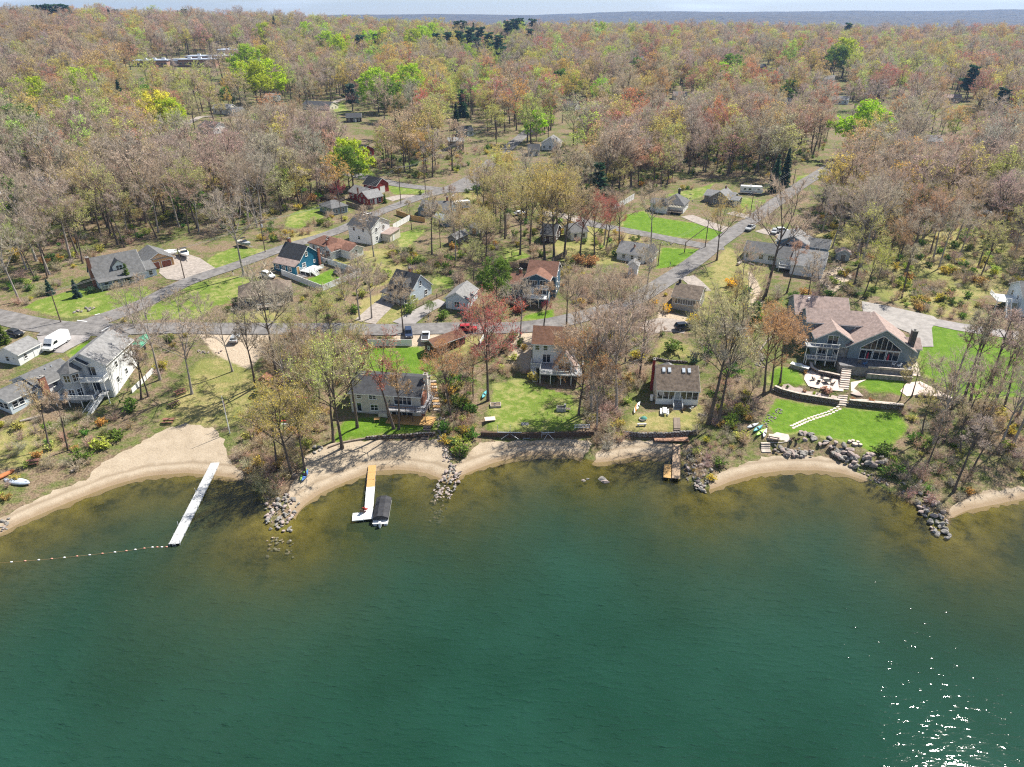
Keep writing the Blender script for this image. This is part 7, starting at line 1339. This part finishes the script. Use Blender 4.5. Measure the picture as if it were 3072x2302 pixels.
# ---------------------------------------------------------------- trees placed one by one (base pixel, row of the top)
T = tree_px
for a in [(732,827,'bare','grey',575),(832,1128,'bare','grey',805),(767,1162,'thin','grey',905),(698,1114,'bare','brown',935),(576,1182,'bare','grey',950),(480,1139,'bare','grey',905),
  (423,1198,'thin','grey',1005),(445,1190,'thin','brown',1030),(150,1352,'thin','brown',1150),(205,1352,'thin','grey',1180),
  (875,1425,'full','gold',1150),(915,1418,'bud','gold',1200),(830,1400,'bud','olive',1190),(1026,1345,'bud','palegreen',1030),(1000,1326,'bud','olive',1050),(1072,1283,'thin','grey',1020),(1182,1286,'thin','crimson',1000),(1196,1288,'thin','orange',1050),
  (1355,1262,'full','orange',1035),(1465,1202,'full','crimson',905),(1736,1246,'full','orange',1010),(1775,1240,'bare','brown',930),(1850,1238,'bare','grey',925),(1815,1225,'thin','grey',960),(1700,1120,'bud','orange',985),(1790,1080,'bud','rust',960),
  (2123,1272,'bare','olive',880),(2152,1276,'bare','grey',960),(2292,1182,'full','orange',925),(2312,1175,'full','rust',945),(2340,1150,'thin','orange',960),(2291,898,'bare','grey',545),(2150,781,'bud','gold',600),(1938,884,'bare','grey',735),
  (1782,768,'full','crimson',585),(1818,748,'full','crimson',600),(1635,782,'full','olive',500),(1662,772,'full','olive',510),(1692,775,'full','brown',520),(1590,740,'bud','olive',515),(1560,765,'bud','olive',535),(1500,700,'bud','olive',520),(1740,770,'bud','brown',560),
  (1296,764,'thin','grey',575),(1363,708,'thin','grey',560),(1235,690,'thin','grey',600),(1122,770,'bare','brown',620),(1210,1000,'bare','brown',830),(1080,960,'bare','grey',770),(1115,955,'bare','brown',790),(1560,1010,'bare','grey',840),
  (1700,985,'bare','brown',800),(1725,995,'bare','brown',830),(1790,1000,'bare','grey',850),(1900,1010,'bare','grey',830),(1630,1000,'thin','brown',850),(2190,985,'bud','olive',830),(2240,960,'bare','brown',800),(2225,860,'bare','brown',730),
  (2857,1166,'thin','grey',960),(2892,1200,'thin','grey',950),(2911,1208,'thin','grey',930),(2947,1240,'thin','grey',950),(2974,1242,'thin','grey',985),(2795,1345,'bare','grey',1070),(2884,1282,'bare','grey',1080),(2960,1278,'bare','brown',1080),(3010,1230,'thin','brown',1010),(3055,1250,'bare','grey',1000),
  (2700,1200,'thin','olive',1080),(2735,1190,'thin','palegreen',1060),(2830,1330,'thin','brown',1120),(3040,1330,'bare','brown',1080),(2920,1340,'thin','brown',1150),(2760,1330,'thin','olive',1150),(3000,1340,'bare','grey',1120),
  (2816,808,'bare','grey',610),(2705,895,'thin','grey',740),(2933,803,'bare','brown',640),(2995,719,'bare','grey',520),(2590,890,'bud','lime',735),(2625,860,'bud','lime',760),(2740,752,'bud','orange',560),(2790,762,'bud','orange',590),(2690,790,'bud','rust',660),
  (2460,960,'thin','grey',790),(2420,930,'thin','grey',760),(2360,880,'thin','brown',720),(2650,730,'bare','grey',520),(2870,720,'bare','brown',540),(1490,922,'leafy','green',785),
  (1040,960,'bare','olive',830),(955,1010,'bud','olive',905),(1005,1050,'bud','olive',880),(900,1090,'bud','olive',935),(935,1120,'bare','brown',960),(855,1200,'bare','brown',1000),(960,1200,'bud','olive',1030),
  (1790,1290,'bare','brown',1110),(1420,1190,'bud','rust',1050),(1350,1180,'bud','brown',1060),(620,1010,'bare','grey',880),(545,985,'bare','brown',870),(405,985,'bare','brown',850),(440,960,'bare','brown',830),(330,700,'bare','grey',500),(60,905,'bare','grey',690)]:
    T(a[0], a[1], a[2], a[3], top=a[4])
for a in [(152,884,'spruce','blue',836),(233,892,'spruce','blue',838),(388,850,'spruce','green',790),(15,1032,'spruce','green',962),(1017,598,'round','maroon',545),(1640,935,'round','maroon',905),(1560,925,'round','maroon',895),(1290,940,'round','green',905),(2265,985,'spruce','green',905),(2350,560,'tall_spruce','pine',440),(2320,575,'tall_spruce','pine',460),(1790,612,'pine','pine',488),(1370,390,'tall_spruce','pine',305),(1240,925,'round','olive',890),(1155,610,'spruce','green',580)]:
    T(a[0], a[1], a[2], a[3], top=a[4])
FAR = [(2590,372,'leafy','lime',17),(760,235,'leafy','lime',18),(800,228,'leafy','lime',18),(725,225,'leafy','lime',15),(735,175,'leafy','lime',18),(785,170,'leafy','lime',15),(475,328,'leafy','yellow',15),(505,345,'leafy','lime',13),(100,272,'leafy','lime',13),(65,375,'leafy','green',15),(240,250,'leafy','lime',15),
  (1130,255,'leafy','lime',17),(1165,265,'leafy','lime',15),(1225,242,'leafy','lime',17),(1180,290,'leafy','green',14),(985,130,'leafy','lime',18),(1025,140,'leafy','lime',18),(1110,125,'leafy','lime',18),(1160,112,'leafy','lime',18),(1235,118,'leafy','lime',18),(1275,115,'leafy','lime',17),(1300,98,'leafy','lime',18),(1270,105,'leafy','lime',17),(920,95,'leafy','lime',17),(790,100,'leafy','lime',17),
  (1925,270,'bud','yellow',17),(1945,255,'bud','yellow',17),(1660,58,'bud','gold',18),(1800,80,'leafy','lime',18),(1830,172,'leafy','lime',14),(1905,75,'bud','palegreen',23),(1895,92,'leafy','lime',14),(2165,222,'leafy','lime',14),(2195,205,'leafy','green',17),(2250,170,'bud','lime',18),(2540,160,'leafy','lime',20),(2510,175,'leafy','green',17),(2395,145,'leafy','lime',16),(2395,190,'bud','orange',18),(2350,200,'bud','orange',17),(2790,170,'bud','gold',21),(2750,190,'bud','palegreen',20),(2870,140,'bud','gold',19),(3010,165,'bud','palegreen',18),
  (1300,620,'bud','olive',8),(1040,490,'leafy','green',11),(1050,470,'leafy','lime',12),(1200,330,'bud','orange',17),(1410,280,'bud','red',18),(2010,365,'bud','red',17),(2080,375,'bud','red',17),(2160,380,'bud','red',17),(2230,370,'bud','red',16),(2450,375,'bud','red',16),(2330,390,'bud','rust',16),(2710,235,'bud','red',17),(2650,250,'bud','rust',18),
  (1370,72,'pine','pine',24),(1392,62,'pine','pine',25),(1420,66,'tall_spruce','pine',24),(1345,125,'pine','pine',22),(1380,122,'pine','pine',23),(1410,112,'pine','pine',24),(1440,110,'pine','pine',24),(1465,128,'pine','pine',23),(1495,135,'pine','pine',22),(1430,140,'pine','pine',20),(1310,125,'pine','pine',20),(1525,92,'pine','pine',26),(1545,85,'pine','pine',26),(1562,78,'pine','pine',26),(1600,82,'pine','pine',25),(1590,110,'pine','pine',20),(1080,133,'pine','pine',20),(1130,128,'pine','pine',20),
  (357,272,'tall_spruce','pine',16),(822,68,'tall_spruce','pine',22),(1052,278,'pine','blue',13),(2548,82,'pine','pine',23),(45,48,'pine','pine',21),(115,40,'pine','pine',23),(135,40,'pine','pine',24),(155,38,'pine','pine',24),(178,38,'pine','pine',24),(200,38,'pine','pine',24),(328,48,'tall_spruce','pine',22),(350,48,'pine','pine',20),(535,44,'tall_spruce','pine',21),(555,43,'pine','pine',22),(1385,295,'spruce','pine',13),(1055,300,'bud','pink',9),(800,330,'bud','pink',10),(2920,230,'pine','pine',18),(3010,300,'pine','pine',16),(1870,118,'tall_spruce','pine',16),(2090,105,'tall_spruce','pine',16)]
for a in FAR: big = 1.5 if a[2] == 'leafy' else 1.3; tree_at(a[0], a[1], a[2], a[3], a[4] * (big if a[1] > 80 or a[2] == 'leafy' else 1.22), wide=1.3 if a[2] == 'leafy' else 1.12)
# ---------------------------------------------------------------- woods between the houses and beyond
ZONES = [([(-200,450),(-200,810),(60,880),(230,800),(430,722),(560,705),(640,700),(760,690),(930,640),(960,560),(1040,480),(1000,440)], 54, [('bare','grey',.5),('bare','brown',.2),('bud','olive',.12),('bud','brown',.1),('thin','grey',.06),('leafy','green',.02),('bud','palegreen',.07)]),
  ([(1060,490),(1280,548),(1420,500),(1480,440),(1040,440)], 62, [('bud','brown',.3),('bare','brown',.25),('bud','olive',.2),('thin','grey',.15),('bud','gold',.1)]),
  ([(1420,640),(1500,600),(1740,560),(1800,650),(1700,700),(1640,780),(1560,790),(1440,760)], 95, [('bud','olive',.6),('bud','brown',.2),('bare','grey',.2)]),
  ([(1600,440),(1700,500),(1780,590),(1900,590),(1990,560),(2100,520),(2330,540),(2470,462),(2480,430)], 48, [('bud','brown',.3),('bare','grey',.3),('bud','olive',.2),('thin','grey',.1),('bud','rust',.1)]),
  ([(2580,520),(2480,640),(2560,700),(2500,850),(2600,880),(2900,890),(3250,800),(3250,440),(2700,440)], 46, [('bare','grey',.5),('bare','brown',.2),('bud','orange',.08),('bud','olive',.14),('thin','grey',.08)]),
  ([(-150,1300),(-150,1420),(60,1440),(260,1400),(330,1300),(180,1290)], 190, [('thin','brown',.5),('bare','brown',.5)]),
  ([(1180,760),(1300,720),(1480,760),(1500,880),(1400,860),(1240,840)], 90, [('bare','brown',.4),('bud','olive',.4),('thin','grey',.2)]), ([(640,895),(900,885),(1080,880),(1160,960),(1000,972),(640,972)], 230, [('bare','brown',.5),('bud','olive',.4),('thin','grey',.1)]),
  ([(780,1000),(1090,1000),(1080,1100),(960,1180),(820,1180)], 70, [('bud','olive',.6),('bare','brown',.4)]), ([(1420,1010),(1580,1010),(1570,1120),(1440,1140)], 80, [('bud','orange',.4),('bud','rust',.3),('bare','brown',.3)]),
  ([(1745,960),(2000,1000),(1950,1180),(1760,1200)], 52, [('bare','brown',.5),('bud','orange',.2),('bare','grey',.3)]), ([(2100,960),(2330,940),(2300,1100),(2130,1150)], 80, [('bud','olive',.5),('bare','brown',.3),('bud','gold',.2)]),
  ([(2180,790),(2480,830),(2620,895),(2400,935),(2220,900)], 170, [('bare','brown',.5),('thin','olive',.3),('thin','grey',.2)]), ([(1380,560),(1480,520),(1600,560),(1500,640),(1400,620)], 90, [('bud','olive',.7),('bare','grey',.3)]),
  ([(1740,690),(1960,715),(1960,800),(1690,800)], 130, [('bare','brown',.5),('bud','olive',.3),('bud','rust',.2)]), ([(300,955),(560,955),(560,1100),(440,1180),(360,1080)], 150, [('bare','brown',.5),('bud','olive',.5)]),
  ([(2420,640),(2560,540),(2620,640),(2500,770)], 80, [('bare','grey',.6),('bud','olive',.4)]), ([(840,560),(1040,560),(1050,610),(900,640),(830,690)], 90, [('bud','olive',.5),('bud','palegreen',.2),('bare','grey',.3)]), ([(930,780),(1180,735),(1250,760),(1180,850),(1100,865)], 220, [('bare','brown',.5),('bud','olive',.5)]), ([(1640,905),(1900,880),(2000,850),(2040,900),(1900,960),(1760,985)], 160, [('bare','brown',.6),('bud','orange',.2),('bud','olive',.2)]),
  ([(2690,1232),(2680,1380),(2800,1500),(3100,1425),(3100,1222)], 46, [('thin','grey',.6),('thin','brown',.4)]), ([(2100,1290),(2240,1350),(2262,1185),(2160,1120)], 60, [('thin','grey',.5),('thin','brown',.5)]), ([(2690,560),(3090,560),(3090,860),(2720,870)], 90, [('bare','grey',.5),('thin','brown',.3),('bud','olive',.2)])]
def pick(table, rd):
    r = rd.random() * sum(t[2] for t in table)
    for t in table:
        r -= t[2]
        if r <= 0: return t
    return table[-1]
cand = []
rd = random.Random(5)
def hexpts(lo, hi, area):
    s = math.sqrt(area); y = lo[1]; out = []; k = 0
    while y < hi[1]:
        x = lo[0] + (s / 2 if k % 2 else 0)
        while x < hi[0]: out.append((x + rd.uniform(-.42, .42) * s, y + rd.uniform(-.42, .42) * s)); x += s
        y += s * 0.9; k += 1
    return out
for poly, area, table in ZONES:
    w = np.array([G(*p)[:2] for p in poly]); P = np.array(hexpts(w.min(0), w.max(0), area * 1.4)); P = P[inside(P, w)]
    low = poly[0] in [z[0][0] for z in ZONES[6:]]
    cand += [(x, y, (*pick(table, rd)[:2], .72 if low else 1.0)) for x, y in P]
Y0 = G(1536, 440)[1]
def far_table(px, py):
    """mixture of crowns by where they stand"""
    t = [('bare','grey',.22),('bare','brown',.14),('bud','brown',.16),('bud','olive',.17),('bud','gold',.08),('bud','palegreen',.09),('bud','rust',.03),('leafy','green',.012),('leafy','lime',.006)]
    if px < 900 and py < 230: t = [('bud','palegreen',.05),('bare','grey',.30),('bud','brown',.38),('bare','brown',.12),('bud','olive',.12),('bud','gold',.07),('bud','rust',.04)]
    elif px < 1000: t += [('bud','lime',.07),('bud','olive',.22),('bud','palegreen',.16),('leafy','green',.03),('leafy','lime',.015),('bud','rust',.1)]
    elif px < 1900: t += [('bud','lime',.05),('bud','palegreen',.06),('bud','gold',.10),('bud','olive',.14),('bud','rust',.07),('bud','red',.025),('leafy','lime',.012)]
    elif py < 300: t += [('bud','lime',.03),('bud','orange',.08),('bud','rust',.10),('bud','red',.05),('bare','grey',.12),('bud','gold',.15),('bud','palegreen',.10),('bud','olive',.12)]
    else: t += [('bud','rust',.09),('bud','red',.045),('bud','orange',.03),('bare','grey',.2)]
    return t
for lo_y, hi_y, area in ((Y0, 640, 118), (640, 1100, 130), (1100, 1800, 145)):
    half = hi_y * 0.82 + 40
    mix_n = 0
    for x, y in hexpts((-half, lo_y), (half, hi_y), area):
        if abs(x) > y * 0.86 + 30: continue
        px, py = proj(x, y, gz(x, y) + 12); tb = far_table(px, py); q = lumps(x, y, 90)
        tb = [(k, c, wt * (2.2 if (c in ('olive', 'palegreen', 'gold', 'green', 'lime')) == (q > 0.12) else .7)) for k, c, wt in tb]; v = rd.random(); cand.append((x, y, (*pick(tb, rd)[:2], .58 if v < .24 else (1.18 if v > .84 else 1.0))))
C = np.array([(c[0], c[1]) for c in cand]); ok = np.ones(len(C), bool)
for line, w in ROAD_LINES: ok &= seg_dist(C, line) > w / 2 + 1.6
for p in LAWN_POLYS: ok &= ~inside(C, p)
for p in OPEN_POLYS: ok &= ~inside(C, p) | (_r.rand(len(C)) < 0.3)
for x, y, r_ in FOOT: ok &= np.hypot(C[:, 0] - x, C[:, 1] - y) > r_
for i in np.nonzero(ok)[0]:
    z0 = gz(C[i, 0], C[i, 1]); (ux, uy), (vx, vy) = proj(C[i, 0], C[i, 1], z0), proj(C[i, 0], C[i, 1], z0 + 20); hw = 4.5 * FPX / C[i, 1]
    for x0, x1, r0, r1, yy in VIEW:
        if C[i, 1] < yy and x0 - hw * (yy > 300) < ux < x1 + hw * (yy > 300) and vy < r1 - .3 * (r1 - r0) and uy > r0 and rd.random() < .9: ok[i] = False
mt = np.array([(t['x'], t['y']) for t in TREES]); mfar = mt[:, 1] > 370
for i in np.nonzero(ok)[0]:
    dq = np.hypot(mt[:, 0] - C[i, 0], mt[:, 1] - C[i, 1]); fd = C[i] / np.hypot(*C[i]); al = (mt - C[i]) @ fd       # keep a special far tree clear of the crowns just in front of it
    if (dq < 3.2).any() or (mfar & (dq < 9)).any() or (mfar & (al > 0) & (al < 48) & (np.abs((mt - C[i]) @ np.array((-fd[1], fd[0]))) < 7.5)).any(): ok[i] = False
cand = sorted([c for c, k in zip(cand, ok) if k], key=lambda c: math.hypot(c[0], c[1]))
NIND = 300 - len(TREES)
HT = {'bare': (16, 27), 'bud': (13, 25), 'thin': (14, 23), 'leafy': (12, 19)}
seen = 0; rest = []
for x, y, (kind, colour, hs) in cand:
    px, py = proj(x, y, gz(x, y) + 8)
    if seen < NIND and -40 < px < 3110: tree(x, y, kind, colour, rd.uniform(*HT[kind]) * hs); seen += 1
    else: rest.append((x, y, kind, colour, hs))
FARP = [joined(grow_tree(200 + s, 18, 3.8 + 0.6 * (s % 3), 0.34 + .06 * (s % 2), 6, 1150, 1.5, 0.040, 220, 0.16, lean=0.1, up=1.1, forks=2 + s % 2), 'far_bare') for s in range(4)] + \
       [joined(grow_tree(210 + s, 18, 4.2 + 0.6 * (s % 3), 0.30, 6, 800, 1.3, 0.04, 1500, 0.22, lean=0.08, up=1.0, forks=2 + s % 2), 'far_bud') for s in range(4)] + \
       [joined(grow_tree(220 + s, 16, 5.4, 0.2, 8, 400, 1.0, 0.05, 3000, 0.40, up=0.6, forks=3), 'far_leafy') for s in range(2)]
pts = []
for x, y, kind, colour, hs in rest:
    h = hs * rd.uniform(*HT[kind]) / (16 if kind == 'leafy' else 18); w = h * rd.uniform(0.95, 1.35)
    i = {'bare': rd.randrange(4), 'thin': rd.randrange(4), 'bud': 4 + rd.randrange(4), 'leafy': 8 + rd.randrange(2)}[kind]
    pts.append((x, y, gz(x, y), (w, w, h), jcol(colour, rd, 0.2), i))
instancer('distant_woods', pts, FARP, 'mass of bare and budding trees stretching to the far hills')
print('TREES', len(TREES), 'far', len(rest))
# ---------------------------------------------------------------- brush and undergrowth
BR = [c.mesh('brush_source', [TWIG['instance'], LEAF['instance']]) for c in (SHRUB['bare'] + SHRUB['leafy'])]
bp_ = []
def brush(poly, area, table, size=(0.5, 1.1), skip_lawn=True):
    w = np.array([G(*p)[:2] for p in poly]); P = np.array(hexpts(w.min(0), w.max(0), area * 1.3)); P = P[inside(P, w)]
    if not len(P): return
    ok = shore_d(P[:, 0], P[:, 1]) > 0.2
    for line, wd in ROAD_LINES: ok &= seg_dist(P, line) > wd / 2 + 0.8
    if skip_lawn:
        for p in LAWN_POLYS: ok &= ~inside(P, p)
    for x, y, r_ in FOOT: ok &= np.hypot(P[:, 0] - x, P[:, 1] - y) > r_ * 0.85
    for x, y in P[ok]:
        if lumps(x, y, 16) + rd.uniform(-.35, .35) < -0.05 and area > 3.7: continue
        k, c, _ = pick(table, rd); s = rd.uniform(*size) * 1.15; bp_.append((x, y, gz(x, y), (s * rd.uniform(.8, 1.3), s * rd.uniform(.8, 1.3), s), jcol(c, rd, .25), (0 if k == 'bare' else 2) + rd.randrange(2)))
MIXB = [('bare','brown',.4),('bare','grey',.15),('leafy','green',.22),('leafy','olive',.23)]
for i, (poly, area, table) in enumerate(ZONES):
    if i != 5: brush(poly, (18 if i == 4 else 10) if i < 5 else 8, MIXB, (0.5, 1.3))
brush([(-100,1200),(-100,1560),(0,1545),(120,1480),(260,1420),(330,1330),(420,1290),(330,1240),(250,1210),(200,1260),(100,1250)], 5.0, [('bare','brown',.55),('bare','grey',.2),('leafy','green',.1),('leafy','olive',.15)], (0.5, 1.0))
brush([(730,1300),(700,1380),(720,1425),(770,1450),(800,1500),(850,1480),(880,1420),(920,1360),(990,1320),(1000,1250),(960,1180),(880,1180),(850,1250)], 2.6, [('bare','brown',.6),('bare','olive',.3),('leafy','olive',.1)], (0.5, 1.1))
brush([(1330,1300),(1350,1370),(1400,1370),(1440,1290),(1420,1200),(1400,1110),(1330,1140)], 2.6, [('bare','brown',.4),('leafy','olive',.35),('leafy','green',.25)], (0.5, 1.1))
brush([(1750,1180),(1770,1300),(1800,1360),(1870,1330),(1870,1230),(1900,1150),(1840,1100),(1760,1110)], 2.6, [('bare','brown',.6),('bare','grey',.3),('leafy','olive',.1)], (0.6, 1.2))
brush([(2095,1290),(2050,1370),(2075,1440),(2130,1450),(2180,1400),(2230,1360),(2230,1280),(2280,1220),(2260,1150),(2200,1080),(2140,1150)], 3.6, [('bare','brown',.5),('leafy','olive',.15),('bare','grey',.35)], (0.4, 1.0))
brush([(2670,1240),(2640,1370),(2660,1430),(2740,1510),(2800,1560),(2850,1530),(2950,1470),(3090,1440),(3090,1210),(2900,1215),(2760,1180)], 4.2, [('bare','brown',.45),('bare','grey',.4),('leafy','olive',.15)], (0.4, 1.0))
brush([(820,940),(800,1100),(860,1180),(960,1180),(1060,1160),(1080,1080),(1110,1020),(1000,1000)], 3.6, [('bare','brown',.5),('bare','olive',.5)], (0.6, 1.4))
brush([(1480,1010),(1570,1010),(1580,1130),(1470,1140),(1420,1110)], 5, [('bare','rust',.5),('bare','brown',.5)], (0.5, 1.0))
brush([(1660,1000),(1960,1010),(1950,1180),(1760,1190),(1740,1090)], 4, [('bare','brown',.6),('bare','rust',.25),('bare','grey',.15)], (0.5, 1.3))
brush([(2110,980),(2250,970),(2330,1080),(2250,1180),(2140,1130),(2100,1060)], 4.5, [('bare','brown',.4),('bare','olive',.4),('leafy','green',.2)], (0.5, 1.3))
brush([(1250,800),(1450,760),(1560,800),(1520,920),(1340,870),(1240,830)], 6, [('bare','brown',.5),('leafy','green',.3),('bare','grey',.2)], (0.6, 1.4))
brush([(2480,800),(2650,830),(2900,890),(2990,940),(2850,960),(2700,920),(2560,890)], 4.5, [('bare','brown',.4),('leafy','olive',.35),('leafy','green',.25)], (0.6, 1.2))
brush([(780,690),(1000,640),(1050,665),(850,725),(770,740)], 5, [('bare','brown',.5),('leafy','green',.3),('leafy','olive',.2)], (0.6, 1.2))
brush([(1700,800),(1850,830),(1900,880),(1800,930),(1700,930),(1680,860)], 6, [('bare','brown',.6),('leafy','olive',.3)], (0.5, 1.2))
for poly, ar in (([(0,880),(60,860),(200,850),(130,910),(40,960)], 6), ([(1000,830),(1160,790),(1250,810),(1170,870),(1080,870)], 7), ([(1940,600),(2060,560),(2110,570),(2070,600)], 6), ([(2190,900),(2320,900),(2400,960),(2300,1000)], 7)): brush(poly, ar, MIXB, (0.5, 1.1))
instancer('brush', bp_, BR, 'tangled brown and green undergrowth between the trees and along the shore')
print('BRUSH', len(bp_))
# ---------------------------------------------------------------- labels of the single trees
MARK = [(370,840,'grey cape house'),(485,800,'tan garage'),(890,800,'teal house'),(800,900,'low taupe house'),(1000,750,'rust roofed ranch'),(1110,700,'tall white house'),(1020,630,'small slate cottage'),(1090,590,'red house'),(1300,640,'blue grey house'),(1230,880,'pale blue cape'),(1370,910,'little pale cottage'),(1620,870,'dark blue house'),(1900,770,'low white house'),(2000,630,'white pergola house'),(2160,605,'grey gabled house'),(2340,760,'slate blue house'),(2050,920,'tan cottage'),(2580,1060,'big slate house'),(1160,1200,'beige lake house'),(1660,1080,'white lake house'),(2030,1180,'screened porch cottage'),(280,1140,'tall turret house'),(110,1170,'lower left cottage'),(690,1290,'flagpole'),(560,190,'flat roofed school'),(640,390,'white gabled house'),(950,320,'cream bungalow'),(1650,440,'steep roofed white house'),(1510,190,'house under pines'),(2480,250,'white house far right'),(2790,430,'trunk screened white house'),(2960,650,'upturned white boat'),(3090,900,'right edge house'),(90,600,'white trailer house'),(1920,185,'horizon cottage'),(2850,300,'low brown house')]
LOOK = {('bare','grey'): 'bare grey', ('bare','brown'): 'bare brown', ('bare','olive'): 'bare olive', ('thin','grey'): 'slender grey', ('thin','brown'): 'slender brown', ('leafy','lime'): 'lime green', ('leafy','green'): 'leafy green', ('leafy','yellow'): 'bright yellow'}
ORD = ['first','second','third','fourth','fifth','sixth','seventh','eighth','ninth','tenth','eleventh','twelfth','thirteenth','fourteenth','fifteenth','sixteenth','seventeenth','eighteenth','nineteenth','twentieth']
buck = {}
for t in TREES:
    px, py = proj(t['x'], t['y'], gz(t['x'], t['y']) + t['H'] * .3); k, c = t['kind'], t['colour']
    m = min(MARK, key=lambda q: math.hypot((q[0] - px) * .8, q[1] - py)); dx, dy = px - m[0], py - m[1]
    rel = ('left of' if dx < 0 else 'right of') if abs(dx) > abs(dy) * 1.1 else ('behind' if dy < 0 else 'in front of')
    look = LOOK.get((k, c)) or {'full': c.replace('palegreen', 'pale green') + ' budding', 'bud': c.replace('palegreen', 'pale green') + ' budding', 'thin': 'slender ' + c.replace('palegreen', 'pale green'), 'round': 'small ' + c, 'spruce': ('blue' if c == 'blue' else 'dark green') + ' conical', 'tall_spruce': 'dark conical', 'pine': 'dark pine', 'leafy': c, 'bare': 'bare ' + c}[k]
    if k == 'pine': look = 'dark evergreen pine'
    t['px'] = px; buck.setdefault((look, rel, m[2]), []).append(t)
for (look, rel, m), ts in buck.items():
    ts.sort(key=lambda t: t['px']); kind = 'spruce' if 'conical' in look else ('' if 'pine' in look else 'tree'); noun = (look + ' ' + kind).strip()
    for i, t in enumerate(ts):
        if len(ts) == 1: lab = f'{noun} standing {rel} the {m}'
        elif len(ts) == 2: lab = f"{('left', 'right')[i]} one of two {noun}s {rel} the {m}"
        else: lab = f'{ORD[i] if i < 20 else "last"} from left among {noun}s {rel} the {m}'
        tag(t['o'], lab, 'tree', f'{noun}s {rel} the {m}')
# ---------------------------------------------------------------- the air
hz = MB(); hz.box(GX[0] - 50, GY[0] - 50, -15.5, GX[-1] + 50, GY[-1] + 50, 215.0)
hm = bpy.data.materials.new('haze'); hm.use_nodes = True
for n in list(hm.node_tree.nodes):
    if n.type == 'BSDF_PRINCIPLED': hm.node_tree.nodes.remove(n)
pv = hm.node_tree.nodes.new('ShaderNodeVolumePrincipled'); pv.inputs['Color'].default_value = (0.36, 0.58, 1.0, 1); pv.inputs['Density'].default_value = 0.00008; pv.inputs['Anisotropy'].default_value = 0.2
hm.node_tree.links.new(pv.outputs[0], hm.node_tree.nodes['Material Output'].inputs['Volume'])
tag(hz.build('haze', hm), 'pale blue haze over the far hills', kind='stuff')
